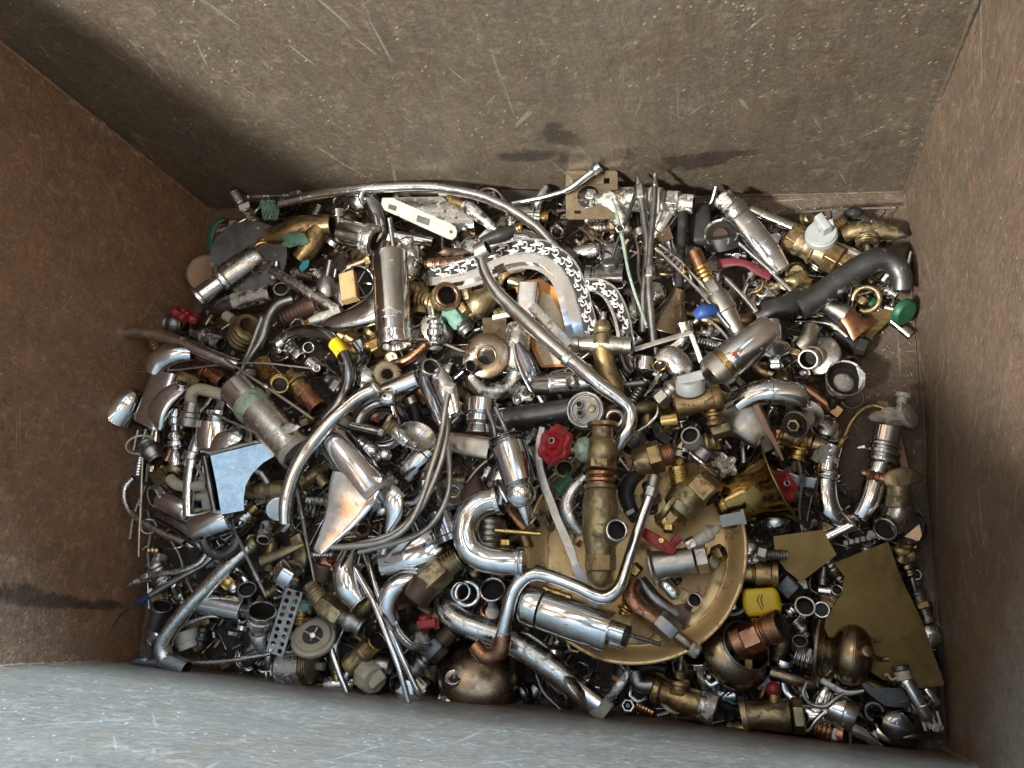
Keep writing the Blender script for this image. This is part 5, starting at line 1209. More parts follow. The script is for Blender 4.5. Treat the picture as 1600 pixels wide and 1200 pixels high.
T('faceted_cover', 'smoky grey faceted cap left of the rope ring', 'cap', [('cap', 'CW', BL((568, 590, 4), 22, 20, 12, .25, 17, 2)), ('knob', 'C', LT((558, 600, 12), (570, 606, 16), 7, RND))], up=28)
T('spout_joint', 'chrome spout root with ring socket and long dark blade, heap centre', 'tap', [
  ('tube', 'C', LT((602, 612, 20), (654, 592, 22), 15, SOL)), ('ring', 'C', LT((669, 584, 14), (674, 573, 32), 15, HOL)), ('blade', 'CD', TB([(660, 578, 24), (664, 600, 24), (676, 630, 22), (690, 660, 16), (700, 680, 8)], [(9, 5), (9, 5), (10, 6), (9, 6), (6, 4)], hol=0)),
  ('shell', 'C', TB([(682, 580, 18), (698, 612, 18), (708, 646, 12)], [(12, 6), (18, 10), (12, 6)], hol=0))], up=42, lm='the ring socket spout root')
T('riser_hose', 'thin flexible tube with white cap, longest of three sweeping down the centre', 'hose', [('hose', 'N', TB([(701, 612, 34), (695, 640, 36), (688, 684, 38), (672, 736, 38), (656, 786, 36), (632, 826, 32), (590, 848, 26), (520, 855, 18)], 5)), ('cap', 'WHT', LT((703, 613, 32), (703, 601, 40), 9, [(0, 0), (0, .8), (.6, .8), (.7, 1), (1, .95), (1, 0)]))], up=62, lm='the three thin centre hoses')
T('riser_hose', 'thin flexible tube, middle one of three sweeping down the centre', 'hose', [('hose', 'N', TB([(696, 650, 28), (698, 676, 30), (691, 714, 34), (672, 764, 34), (652, 800, 30), (612, 834, 26), (560, 850, 20)], 4.5))], up=58)
T('riser_hose', 'thin flexible tube, right one of three sweeping down the centre', 'hose', [('hose', 'N', TB([(700, 690, 24), (703, 750, 30), (692, 792, 32), (664, 828, 30), (620, 848, 24), (560, 862, 16)], 4.2))], up=54)
T('waisted_fitting', 'chrome waisted cylinder standing by the centre rods', 'fitting', [('body', 'C', LT((753, 622, 18), (749, 680, 14), 23, [(0, 0), (0, .85), (.03, .92), (.36, .9), (.4, .78), (.46, 1), (.62, 1.05), (.72, .8), (.78, .85), (.95, 1), (1, .8), (1, 0)], seg=36))], up=38, lm='the waisted chrome cylinder')
T('satin_spout', 'flat satin grey spout lying left of the tap with the ball end', 'spout', [('spout', 'N', TB([(700, 690, 12), (730, 696, 16), (766, 702, 16)], [(14, 8), (17, 10), (18, 10)], hol=.8, sq=3.2))], up=32)
T('rust_rods', 'two thin grey rods meeting in a rusty knot above the ball ended tap', 'rod', [('rod', 'S', TB([(762, 640, 30), (770, 662, 30), (775, 684, 24)], 3.4, hol=0)), ('rod', 'S', TB([(774, 636, 30), (786, 662, 30), (794, 682, 22)], 3.4, hol=0)), ('knot', 'RU', BL((777, 686, 24), 9, 6, 6, .5, 19)), ('wire', 'K', TB([(710, 680, 24), (740, 682, 28), (775, 685, 26)], 1.6, hol=0, seg=6))], up=44)
T('ball_end_tap', 'chrome tap cylinder ending in a ball and pointed tip, heap centre', 'tap', [
  ('cylinder', 'C', LT((793, 688, 22), (812, 756, 24), 27, [(0, 0), (0, .85), (.05, .95), (.14, 1), (1, .92), (1, 0)], seg=40)), ('clamp', 'CD', LT((790, 682, 22), (794, 696, 22), 30, [(0, .5), (0, .9), (.2, 1), (.4, .85), (.6, 1), (.9, 1), (1, .7), (1, .5)])),
  ('ball', 'C', LT((808, 748, 24), (818, 796, 22), 23, BALL, seg=36)), ('tip', 'C', TB([(816, 782, 22), (821, 804, 20), (824, 820, 16)], [14, 8, 3], hol=0, dome=True))], up=50, lm='the ball ended chrome tap')
T('lever_tap', 'chrome tap body with wide pointed lever blade, orange sheen, left middle', 'tap', [
  ('body', 'C', LT((519, 686, 20), (590, 772, 24), 30, [(0, 0), (0, .85), (.04, .95), (.1, 1), (.97, 1), (1, .97), (1, 0)], seg=44)),
  ('scale_ring', 'LM', LT((588, 768, 24), (594, 776, 24), 31, [(0, .6), (0, 1), (1, .98), (1, .6)], seg=44)),
  ('lever', 'C', TB([(560, 742, 40), (552, 772, 41.5), (534, 808, 44), (516, 836, 46), (498, 862, 48)], [(44, 9), (43, 9), (29, 7), (18, 5), (9, 3)], hol=0, sq=7)),
  ('scale_tip', 'LM', TB([(512, 842, 46.8), (498, 864, 48.4)], [(10, 3.4), (8, 3)], hol=0, sq=4)),
  ('end_cap', 'CD', LT((592, 774, 24), (604, 790, 22), 26, RND))], up=44, lm='the wide pointed lever tap')
T('blade_lever', 'narrow curved chrome blade lever pointing down, right of the wide lever tap', 'lever', [('blade', 'C', TB([(596, 768, 26), (612, 776, 30), (616, 802, 28), (606, 834, 22), (597, 866, 14)], [(12, 5), (19, 8), (14, 6), (6, 4), (4, 2)], hol=0)), ('heel', 'CW', BL((597, 797, 20), 10, 8, 6, .2, 22))], up=54, lm='the narrow blade lever')
T('brown_cone', 'grubby brown paper cone lump in the centre gap', 'lump', [('lump', 'RU', LT((742, 788, 2), (744, 742, 16), 26, [(0, 0), (0, .9), (.3, 1), (.7, .55), (1, .1)], seg=11))], up=22)
T('drain_cover', 'flat round black chrome cap behind the three centre hoses', 'cap', [('cap', 'CD', LT((704, 776, 2), (706, 768, 12), 27, [(0, 0), (0, 1), (.6, .98), (1, .9), (.95, .45), (.6, .4), (.6, 0)], seg=40)), ('ring', 'C', TO((708, 768, 12), 10, 1.2, (1, -6, 11)))], up=30)
T('swivel_joint', 'chrome jointed arm with ball, beneath the long curved spout', 'arm', [('arm', 'C', LT((560, 690, 10), (600, 716, 10), 12, WAI)), ('ball', 'C', LT((594, 704, 14), (610, 716, 14), 11, BALL))], up=26)
T('u_trap', 'big shiny chrome U bend trap with collared ends, heap centre', 'trap', [
  ('bend', 'C', TB([(776, 782, 20), (752, 787, 26), (733, 804, 30), (727, 832, 30), (736, 858, 28), (756, 872, 26), (784, 878, 24), (814, 880, 20)], [21, 21, 21, 21, 21, 21, 21, 21], seg=32, sm=8)),
  ('collar', 'C', LT((774, 783, 20), (781, 781, 20), 25, [(0, .7), (0, 1), (1, 1), (1, .8)], seg=32)), ('collar', 'C', LT((808, 880, 21), (820, 880, 20), 25, [(0, .7), (0, 1), (.4, 1), (.5, .9), (.6, 1), (1, 1), (1, .8)], seg=32))], up=46, lm='the big U bend trap')
T('spindle', 'ribbed chrome spindle inside the big U bend', 'spindle', [('spindle', 'N', LT((762, 856, 8), (764, 808, 14), 19, HOSE(5))), ('nut', 'BB', LT((782, 848, 10), (798, 848, 10), 9, 'NUT'))], up=26)
T('brass_rod', 'thin bright brass rod sticking out of the big U bend', 'rod', [('rod', 'BB', TB([(774, 829, 14), (845, 834, 16)], 3.6, hol=0))], up=44)
T('dark_chrome_cylinder', 'dark chrome cylinder left of the big U bend trap', 'cylinder', [('cylinder', 'CD', LT((706, 846, 12), (690, 800, 14), 26, [(0, 0), (0, 1), (.2, 1), (.22, .94), (1, .94), (1, 0)], seg=40))], up=26)
T('tap_shell', 'wide dark chrome tap body under the ends of the centre hoses', 'tap', [('body', 'C', TB([(598, 876, 10), (632, 868, 16), (668, 856, 16), (694, 836, 10)], [(26, 16), (30, 20), (30, 20), (20, 12)], hol=0, sq=2.6, seg=32)), ('ridge', 'C', TB([(600, 880, 28), (640, 884, 32), (668, 876, 30)], 3, hol=0))], up=22, lm='the wide dark chrome tap body')

# ================================================================== front left
T('worn_pipe', 'long worn brassy pipe bent near the front left corner with open socket', 'pipe', [
  ('pipe', 'CW', TB([(396, 850, 30), (362, 880, 32), (330, 912, 32), (296, 948, 30), (268, 982, 28), (254, 1008, 24), (258, 1030, 20), (276, 1040, 20)], [10.5, 11.5, 12, 12, 12.5, 13, 13, 12], seg=24, sm=8)),
  ('socket', 'S', LT((262, 1034, 20), (292, 1046, 24), 13.5, HOL)), ('tail', 'SD', LT((208, 1034, 16), (262, 1038, 20), 8, RND)), ('top_nut', 'BO', LT((386, 858, 30), (402, 844, 30), 11, RND))], up=40, lm='the long worn front left pipe')
T('dark_u_tube', 'dark grey U shaped tube hanging below the dark sided chrome cylinder', 'tube', [('tube', 'SD', TB([(318, 846, 20), (328, 862, 20), (346, 867, 20), (364, 858, 20), (374, 842, 18)], 7.5))], up=36)
T('supply_hose', 'chrome supply tube with small fitting pointing at the left wall', 'hose', [('tube', 'CW', TB([(326, 862, 24), (312, 880, 24), (286, 891, 24), (256, 896, 22), (230, 901, 20)], 5)), ('nut', 'CW', LT((220, 904, 20), (234, 899, 20), 7, 'NUT')), ('tip', 'CS', LT((222, 904, 20), (197, 915, 16), 6, [(0, .9), (.3, .7), (.4, .9), (.6, .5), (.8, .6), (1, .3), (1, 0)]))], up=26)
T('supply_hose', 'thinner supply tube with blue sleeve and wire reaching the left wall', 'hose', [('tube', 'N', TB([(338, 866, 26), (312, 886, 26), (276, 906, 24), (236, 929, 20)], 5)), ('sleeve', 'BLU', LT((236, 929, 20), (217, 942, 16), 4, RND)), ('wire', 'SD', TB([(218, 941, 16), (190, 960, 10), (170, 986, 8)], [2.2, 1.4, 1], hol=0, seg=6)), ('drip', 'WHT', LT((172, 984, 8), (164, 990, 8), 4, BALL))], up=34)
T('open_pipe', 'dark pipe with round open mouth below the blue sleeved tube', 'pipe', [('pipe', 'S', LT((246, 978, 0), (252, 946, 22), 16, HOL))], up=18, lm='the round mouthed dark pipe')
T('brass_nipples', 'row of three tiny brass rings near the left wall', 'nipple', [('nipple', 'BB', LT((232, 860, 10), (252, 860, 10), 6, THR(3, .7)))], up=18)
T('ribbed_cover', 'ribbed bright chrome cover standing behind the two supply tubes', 'cover', [('cover', 'C', LT((246, 886, 6), (262, 916, 8), 17, HOSE(5)))], up=14)
T('lying_cylinder', 'brown reflecting chrome cylinder with dark open end, behind the worn pipe', 'cylinder', [('cylinder', 'C', LT((312, 938, 10), (384, 954, 12), 20, HOL, seg=40))], up=18, lm='the open ended chrome cylinder')
T('thin_arc_tube', 'thin bright tube arcing from the worn front pipe to the perforated strip', 'tube', [('tube', 'CW', TB([(294, 1036, 14), (340, 1035, 18), (380, 1030, 20), (424, 1021, 18)], [3.5, 4, 4, 3], hol=0))], up=26)
T('thin_arc_tube', 'short bright arched strip above the white stepped cup', 'strip', [('strip', 'C', TB([(282, 978, 16), (310, 968, 20), (334, 963, 20), (354, 966, 14)], [(3, 3)] * 4, hol=0))], up=26)
T('white_cup', 'white stepped ceramic cup inside the bend of the worn front pipe', 'cup', [('cup', 'WHT', LT((296, 1012, 6), (288, 986, 12), 21, [(0, 0), (0, .8), (.4, .84), (.42, .9), (.6, .92), (.62, .97), (1, 1), (1, .9), (.8, .85), (.8, 0)])), ('spindle', 'SD', LT((312, 1010, 10), (318, 980, 12), 10, TRI))], up=16)
T('cup_trap', 'grey cup shaped trap with open round top beside the perforated strip', 'trap', [('cup', 'CS', LT((406, 990, 6), (410, 954, 34), 23, [(0, 0), (0, .6), (.5, .8), (.52, .95), (.7, .95), (.75, .86), (1, 1), (1, .84), (.4, .76), (.4, 0)], seg=36)), ('neck', 'CW', TB([(404, 984, 12), (406, 1004, 10), (412, 1020, 4)], [(18, 10), (13, 8), (5, 4)], hol=0)), ('lug', 'C', LT((384, 982, 14), (374, 980, 14), 7, 'PLUG'))], up=26, lm='the cup shaped trap')
T('clear_ball', 'chrome hoop joint above the cup shaped trap', 'joint', [('hoop', 'CD', LT((388, 932, 4), (386, 920, 22), 15, HOL)), ('ball', 'BB', LT((352, 916, 6), (366, 900, 10), 12, 'BUL')), ('cap', 'C', LT((360, 922, 6), (374, 914, 8), 9, BALL))], up=20)
T('tap_grip', 'faceted chrome tap knob left of the furred rod', 'knob', [('knob', 'C', LT((438, 918, 12), (458, 884, 22), 25, [(0, 0), (0, .5), (.1, .62), (.5, 1), (.8, 1), (.95, .85), (1, .6), (1, 0)], seg=8)), ('neck', 'CW', LT((450, 902, 10), (438, 922, 8), 12, SOL))], up=36, lm='the faceted chrome knob')
def perf(A, B, w, n):
    """perforated strap"""
    dx, dy = B[0] - A[0], B[1] - A[1]
    L = math.hypot(dx, dy); tx, ty = dx / L, dy / L; nx, ny = -ty, tx
    q = lambda a, b, h=0: (A[0] + tx * a + nx * b, A[1] + ty * a + ny * b, A[2] + (B[2] - A[2]) * a / L)
    out = [q(0, -w), q(L, -w), q(L, w), q(0, w)]
    hs = []
    for i in range(n):
        for s in (-1, 1):
            c = q(L * (i + .5 + .12 * s) / n, s * w * .48)
            hs.append((c[0], c[1], w * .27))
    return PL(out, 1.5, holes=hs)
T('perforated_strap', 'perforated grey steel strap with two rows of round holes', 'strap', [('strap', 'S', perf((459, 922, 22), (428, 1022, 14), 14, 9))], up=40, lm='the perforated steel strap')
T('loop_ring', 'thin wire ring lying beside the lower end of the perforated strap', 'ring', [('ring', 'N', TO((451, 1006, 16), 12, 1.6))], up=36)
T('strainer', 'beige round strainer disc with spoked dark centre', 'strainer', [
  ('disc', 'IVO', LT((491, 1002, 4), (488, 992, 18), 35, [(0, 0), (0, .9), (.4, 1), (.7, .97), (.75, .82), (1, .78), (1, .46), (.3, .42), (.3, 0)], seg=44)),
  ('hole', 'BLK', LT((489, 994, 12), (488.6, 993, 15.5), 16, SOL)), ('spokes', 'N', JOIN(*[TB([(489, 993, 17), (489 + 15 * math.cos(a), 993 + 15 * math.sin(a), 17)], 2, hol=0, seg=6) for a in (.5, 2.1, 3.6, 5.2)])), ('hub', 'CW', LT((489, 994, 14), (488, 992, 22), 5, RND))], up=36, lm='the beige strainer disc')  # hole part is a solid black disc filling the recess
T('cast_cylinder', 'rough grey cast cylinder with ribbed brass side, front edge', 'cylinder', [('cylinder', 'CS', LT((438, 1046, 16), (486, 1042, 16), 27, [(0, 0), (0, .9), (.05, 1), (.78, 1), (.8, 0)], seg=36)), ('ribbed_side', 'BO', LT((474, 1043, 16), (488, 1042, 16), 26, HOSE(5)))], up=20, lm='the rough grey cylinder')
T('short_rod', 'plain chrome rod pointing down from under the beige strainer', 'rod', [('rod', 'C', TB([(517, 1014, 24), (530, 1050, 22), (543, 1086, 16)], 5))], up=26)
T('small_posts', 'small brass posts between the rough grey cylinder and the front wall', 'post', [('post', 'BB', LT((524, 1048, 6), (528, 1080, 2), 6, THR(4, .8))), ('block', 'IVO', TB([(490, 1040, 6), (506, 1042, 6)], (6, 6), hol=0, sq=5)), ('bar', 'S', TB([(494, 1070, 6), (522, 1071, 6)], 2, hol=0))], up=8)
T('union_elbow', 'old grey brass union with threaded ends, right of the beige strainer', 'union', [('thread', 'BO', LT((484, 914, 16), (508, 946, 16), 16, THR(7, .9))), ('nut', 'BO', LT((502, 940, 16), (534, 966, 16), 20, NUT)), ('pipe', 'S', LT((530, 960, 16), (566, 982, 12), 17, 'BUL'))], up=28, lm='the old grey brass union')
T('rust_plug', 'rust coloured woolly plug above the old brass union', 'plug', [('plug', 'RU', LT((504, 904, 4), (508, 878, 18), 17, PLUG, seg=14)), ('fluff', 'K', BL((508, 884, 18), 14, 11, 7, .5, 33))], up=24)
T('patina_plug', 'small brass cap with turquoise crust left of the old brass union', 'cap', [('cap', 'BB', LT((468, 976, 4), (472, 946, 12), 14, TRI)), ('crust', 'G', BL((474, 948, 16), 13, 9, 7, .4, 35))], up=22)
T('furred_rod', 'furred grey rod with flattened head above the faceted chrome knob', 'rod', [('rod', 'BO', TB([(408, 876, 14), (440, 864, 18), (476, 850, 18)], [(9, 6), (8, 6), (4, 4)], hol=0))], up=30)
T('open_socket', 'small grey open socket below the olive furred pipe', 'socket', [('socket', 'CS', LT((418, 818, 6), (411, 844, 24), 11, [(0, 0), (0, .8), (.5, .85), (.6, 1), (1, 1), (1, .74), (.7, .7), (.7, 0)]))], up=28)
T('olive_block', 'olive brown flat bar standing between the furred rod and lever tap tip', 'bar', [('bar', 'BO', TB([(462, 838, 4), (470, 868, 6), (466, 890, 2)], (11, 6), hol=0, sq=4))], up=12)
T('ball_valve', 'old brass ball valve with open threaded end and beige knob, front edge', 'valve', [
  ('body', 'B', LT((546, 1042, 10), (582, 1008, 18), 19, [(0, 0), (0, .9), (.2, 1), (.3, .85), (.6, .8), (.62, .92), (.7, .92), (.72, .85), (1, .8), (1, 0)])), ('port', 'BB', LT((582, 1010, 14), (590, 1001, 28), 15, HOL)), ('stem', 'BO', LT((568, 1036, 14), (576, 1050, 16), 8, SOL)),
  ('knob', 'IVO', LT((572, 1052, 8), (586, 1064, 26), 25, [(0, 0), (0, .9), (.1, 1), (.8, .96), (1, .8), (1, 0)], seg=8), None, [('finger_grip', 'IVO', TB([(578, 1070, 30), (600, 1052, 28)], (9, 4), hol=0, sq=4))]), ('tail', 'N', LT((588, 1038, 10), (612, 1042, 10), 13, RND))], up=24, lm='the beige knob ball valve')
T('long_rod', 'long thin chrome tube reaching the front wall, left one of two', 'rod', [('rod', 'C', TB([(541, 862, 20), (562, 900, 28), (584, 944, 34), (604, 994, 36), (622, 1040, 32), (638, 1098, 22)], 5))], up=48, lm='the two long thin front tubes')
T('long_rod', 'long thin chrome tube reaching the front wall, right one of two', 'rod', [('rod', 'C', TB([(566, 856, 22), (580, 892, 30), (590, 928, 36), (600, 966, 40), (620, 1010, 38), (655, 1086, 24)], [5.5, 5.5, 5.5, 5.5, 5.5, 5])), ('foot', 'N', LT((650, 1078, 27), (658, 1090, 22), 7, DOME))], up=50)
T('big_elbow', 'oval shiny chrome elbow under the two long thin front tubes', 'elbow', [('elbow', 'C', TB([(548, 866, 14), (541, 892, 20), (546, 918, 20), (560, 938, 14)], [16, 21, 22, 19], seg=28)), ('ring', 'CW', TO((564, 942, 13), 19, 2.5, (.6, .8, -.1)))], up=30)
T('curved_elbow', 'long chrome elbow curving down towards the red tee handle', 'elbow', [('elbow', 'C', TB([(658, 902, 14), (632, 908, 22), (612, 924, 24), (606, 948, 20), (612, 972, 10)], [10, 15, 17, 16, 14], seg=28)), ('neck', 'CD', LT((612, 968, 12), (614, 984, 8), 12, 'NUT'))], up=30, lm='the long chrome elbow')
T('hex_bowl', 'faceted chrome bowl lying on its side left of the red tee handle', 'bowl', [('bowl', 'CW', LT((634, 1000, 8), (654, 976, 22), 37, [(0, 0), (0, .45), (.3, .7), (.7, 1), (.85, 1), (.85, .9), (.6, .6), (.6, 0)], seg=36)), ('rim', 'C', LT((646, 985, 16), (650, 980, 20), 38, [(0, .9), (0, 1), (1, 1), (1, .9)], seg=36))], up=24, lm='the faceted chrome bowl')
T('valve_grip', 'small bright red plastic tee handle', 'handle', [('stem', 'RED', LT((668, 982, 20), (662, 960, 28), 9, RND)), ('arm', 'RED', TB([(654, 976, 28), (682, 972, 28)], (7, 7), hol=0, sq=5)), ('ribs', 'RED', JOIN(*[TB([(677 + 3 * k, 963, 28), (679 + 3 * k, 982, 28)], 1.4, hol=0, seg=6) for k in range(3)]))], up=44, lm='the red tee handle')
T('rusty_union', 'brown rusty union with olive hex and thread, left of the big U bend foot', 'union', [('socket', 'RU', LT((648, 938, 22), (668, 910, 20), 24, [(.4, 0), (.4, .7), (0, .72), (0, .84), (.2, .9), (1, 1), (1, 0)])), ('hex', 'BO', LT((664, 915, 20), (696, 884, 20), 25, NUT)), ('thread', 'BO', LT((692, 888, 20), (718, 870, 18), 19, THR(5, .9)))], up=40, lm='the rusty union with olive hex')
T('steel_ring', 'shiny chrome ring in the dark gap above the thick worn bend', 'ring', [('ring', 'C', TO((730, 927, 10), 18, 4)), ('ring', 'C', TO((720, 924, 16), 14, 2.4, (.3, .2, 1)))], up=24)
T('black_ring_pipe', 'black pipe with bright ring mouth right of the shiny chrome ring', 'pipe', [('pipe', 'CD', LT((772, 932, 2), (769, 920, 26), 21, HOL, seg=36)), ('rim', 'C', TO((769, 920, 26), 19, 1.6, (-3, -12, 24)))], up=20)
T('inner_cup', 'copper coloured ringed cup under the middle of the thick worn bend', 'cup', [('cup', 'K', LT((766, 960, 2), (766, 952, 14), 22, [(0, 0), (0, .9), (.5, 1), (.6, .85), (.9, .8), (1, .6), (.7, .5), (.7, 0)])), ('cap', 'N', LT((768, 960, 10), (769, 956, 20), 12, RND))], up=26)
T('thick_bend', 'thick scratched chrome waste pipe with wide flange and crusted end, front middle', 'pipe', [
  ('pipe', 'CW', TB([(699, 926, 22), (698, 946, 30), (716, 968, 34), (748, 982, 34), (782, 994, 32), (824, 1018, 30), (868, 1048, 28), (906, 1078, 24)], [17, 19, 20, 20, 20, 20, 19.5, 19], seg=32, sm=8)),
  ('flange', 'CW', LT((898, 1078, 24), (910, 1068, 25), 34, [(0, .5), (0, .95), (.3, 1), (.6, .9), (1, .6), (1, .5)], seg=40, ell=.95)), ('tail', 'C', LT((904, 1077, 24), (936, 1102, 22), 19, SOL)), ('crusted_end', 'LM', LT((930, 1098, 22), (948, 1114, 20), 19, [(0, 0), (0, 1), (.4, 1.06), (.7, .95), (1, 1), (1, .7), (.6, .6), (.6, 0)], seg=18))], up=36, lm='the thick worn bend')
T('copper_ended_pipe', 'long bent chrome pipe with copper elbow at one end and nut at the other', 'pipe', [
  ('pipe', 'C', TB([(784, 996, 34), (792, 962, 42), (803, 926, 46), (820, 904, 48), (840, 897, 48), (866, 903, 48), (900, 916, 48), (935, 932, 48), (954, 930, 48), (970, 912, 48), (984, 868, 46), (1002, 815, 44), (1017, 768, 42)], [11] * 9 + [10, 9, 8.5, 8], seg=24, sm=7)),
  ('copper_elbow', 'K', TB([(786, 990, 34), (783, 1012, 30), (772, 1024, 26), (756, 1024, 24), (742, 1008, 22)], [12.5, 14, 14, 13, 12])),
  ('nut', 'CW', LT((1014, 776, 42), (1019, 760, 42), 12, NUT)), ('thread', 'N', LT((1018, 764, 42), (1023, 742, 42), 10, THR(6, .9)))], up=44, lm='the copper ended bent pipe')
T('crusted_joint', 'dark crusted pipe joint leaning on a thin chrome disc, front middle', 'joint', [('pipe', 'RU', LT((706, 984, 18), (680, 1012, 18), 13, SOL)), ('nut', 'SD', LT((690, 1002, 18), (668, 1026, 18), 19, NUT)), ('tail', 'S', LT((672, 1022, 18), (648, 1050, 14), 15, 'TRI'))], up=28)
T('wall_disc', 'shiny round wall disc behind the feet of the two long front tubes', 'disc', [('disc', 'C', LT((643, 1062, 0), (640, 1052, 16), 37, ESC, seg=44))], up=8)
T('brass_bowl', 'large dark brass dome on the front side below the copper elbow', 'bowl', [('dome', 'BZ', LT((752, 1062, -6), (748, 1030, 40), 67, [(0, 0), (0, .9), (.1, .98), (.3, 1), (.55, .93), (.75, .78), (.9, .52), (1, .2), (1, 0)], seg=56)), ('hook', 'LM', TB([(804, 1076, 20), (788, 1084, 20), (780, 1096, 18), (786, 1108, 14)], 2.5, hol=0))], up=4, lm='the large dark brass dome')
T('toggle_tap', 'chrome tap end with round knob on a bell base, front edge', 'tap', [('base', 'C', LT((712, 1098, 4), (714, 1082, 16), 30, [(0, 0), (0, 1), (.3, .98), (.7, .8), (1, .5), (1, 0)], seg=40)), ('neck', 'C', LT((713, 1086, 14), (711, 1068, 24), 12, BALL)), ('knob', 'C', LT((712, 1070, 20), (709, 1058, 38), 14, [(0, 0), (0, .8), (.2, 1), (.8, 1), (1, .9), (.95, .7), (1, .01)], seg=20), None), ('arm', 'C', LT((722, 1072, 22), (738, 1066, 24), 8, RND))], up=20, lm='the round knobbed tap end')
T('black_ball', 'black glossy ball on the bin floor beside the thick worn bend', 'ball', [('ball', 'CD', LT((812, 1086, 6), (830, 1078, 8), 18, BALL, seg=36))], up=0)
T('strap_loop', 'flat dull metal loop passing under the flange of the thick worn bend', 'strap', [('strap', 'S', TB([(838, 1054, 6), (848, 1080, 10), (870, 1102, 12), (890, 1118, 12), (915, 1122, 10)], [(3, 6)] * 5, hol=0)), ('strap', 'CS', TB([(948, 1094, 10), (966, 1074, 12), (978, 1056, 12), (982, 1040, 8)], [(5, 2), (7, 2), (6, 2), (4, 2)], hol=0))], up=6)
T('barrel_tap', 'big polished chrome tap barrel with grooved cap lying on the gold dish edge', 'tap', [
  ('cap', 'C', LT((818, 940, 30), (846, 950, 30), 33, [(0, 0), (0, .85), (.1, .93), (.3, 1), (1, 1), (1, 0)], seg=48)), ('barrel', 'C', LT((848, 951, 30), (953, 988, 30), 33, [(0, 0), (0, .97), (.02, 1), (.97, 1), (1, .97), (1, 0)], seg=48)),
  ('end_fitting', 'C', LT((952, 984, 32), (975, 992, 32), 17, HOL)), ('block', 'BLK', LT((968, 990, 30), (982, 995, 30), 17, SOL)), ('rod', 'SD', TB([(980, 991, 34), (1006, 999, 32), (1032, 1007, 26)], 3.4, hol=0)), ('port', 'C', LT((952, 1000, 24), (974, 1006, 22), 10, HOL))], up=38, lm='the big polished tap barrel')
T('glass_fuse', 'small brass and clear connector above the polished tap barrel', 'connector', [('connector', 'BB', LT((848, 918, 34), (893, 934, 34), 6, WAI))], up=44)
T('white_lever', 'long bent pale metal bar with folded end, lying across the gold dish', 'bar', [('bar', 'N', TB([(848, 668, 34), (842, 706, 36), (848, 750, 38), (866, 800, 38), (888, 852, 38), (902, 890, 36)], [(5, 3), (6.5, 3), (7, 3), (7, 3), (7, 3), (6, 3)], hol=0, sq=7, seg=16)), ('fold', 'STK', TB([(898, 882, 38), (914, 912, 36), (931, 948, 34)], [(8, 2), (8, 2), (8, 2)], hol=0, sq=7, seg=16))], up=26, lm='the long bent pale bar')

# ================================================================== gold dish and what lies in it
T('gold_dish', 'large round shallow gold coloured dish holding brass fittings, right of centre', 'dish', [
  ('dish', 'BG', LT((992, 862, -4), (987, 855, 26), 172, [(0, 0), (0, .80), (.05, .84), (.3, .9), (.7, .955), (.92, .985), (1, 1), (.98, .975), (.9, .96), (.65, .925), (.3, .87), (.14, .83), (.12, .8), (.12, 0)], seg=96)),
  ('rolled_rim', 'BG', TO((987, 855, 26), 172, 3.2, (-5, -7, 30), seg=96)),
  ('inner_bead', 'BG', TO((991, 861, 3), 142, 1.6, (-5, -7, 30), seg=96))], up=4, lm='the gold dish')
T('tall_valve', 'tall old brass valve with flanged top, copper collar and open side port', 'valve', [
  ('flange', 'B', LT((941, 661, 44), (941, 669, 44), 24, RND)), ('neck', 'BO', LT((941, 668, 44), (940, 690, 42), 17, SOL)),
  ('upper_body', 'BO', LT((940, 684, 42), (939, 730, 40), 27, [(0, 0), (0, .6), (.2, .9), (.5, 1), (.8, .85), (.85, .8), (1, .8), (1, 0)], seg=32)),
  ('hex', 'B', LT((939, 720, 40), (938, 735, 40), 25, NUT)), ('copper_collar', 'K', LT((938, 735, 40), (938, 760, 38), 24, [(0, 0), (0, .8), (.1, .95), (.3, .95), (.4, .8), (.5, 1), (.7, 1), (.75, .85), (1, .85), (1, 0)], seg=32)), ('rim', 'BO', LT((938, 758, 38), (938, 766, 38), 26, RND)),
  ('lower_body', 'BO', LT((938, 764, 38), (938, 868, 34), 28, [(0, 0), (0, .8), (.06, .9), (.25, 1), (.7, 1), (.9, .86), (1, .8), (1, 0)], seg=36)),
  ('side_port', 'BO', LT((954, 836, 36), (964, 829, 66), 18, HOL, seg=32)), ('port_rim', 'C', TO((964, 829, 66), 16, 2.2, (3, -2.2, 9))),
  ('bottom_hex', 'B', LT((938, 864, 34), (938, 893, 32), 25, 'PLUG', seg=8)), ('bottom_dome', 'B', LT((938, 890, 32), (937, 922, 26), 22, DOME, seg=28)),
  ('bonnet', 'PG', LT((924, 702, 42), (898, 706, 44), 20, [(0, 0), (0, .8), (.3, 1), (.7, .95), (1, .5), (1, 0)])), ('gland', 'BO', LT((900, 706, 44), (876, 698, 48), 10, 'TRI'))], up=44, lm='the tall old brass valve')
T('tap_grip', 'red worn hexagonal hand wheel beside the neck of the tall brass valve', 'handle', [('wheel', 'RED', WHEEL((872, 698, 46), (862, 694, 58), 31, 6, .08)), ('nut', 'N', LT((864, 690, 56), (861, 689, 62), 6, 'NUT'))], up=44, lm='the red hexagonal hand wheel')
T('green_thread', 'green plastic threaded plug left of the tall brass valve', 'plug', [('plug', 'GRN', LT((874, 768, 12), (898, 746, 18), 16, THR(5, .9))), ('ring', 'BO', LT((884, 742, 8), (882, 732, 26), 15, HOL))], up=24)
T('bent_stub', 'curved chrome stub pipe hugging the left side of the tall brass valve', 'pipe', [('pipe', 'CW', TB([(914, 746, 30), (896, 764, 34), (886, 788, 34), (893, 812, 30), (908, 830, 22)], [9, 10, 11, 11, 9]))], up=40)
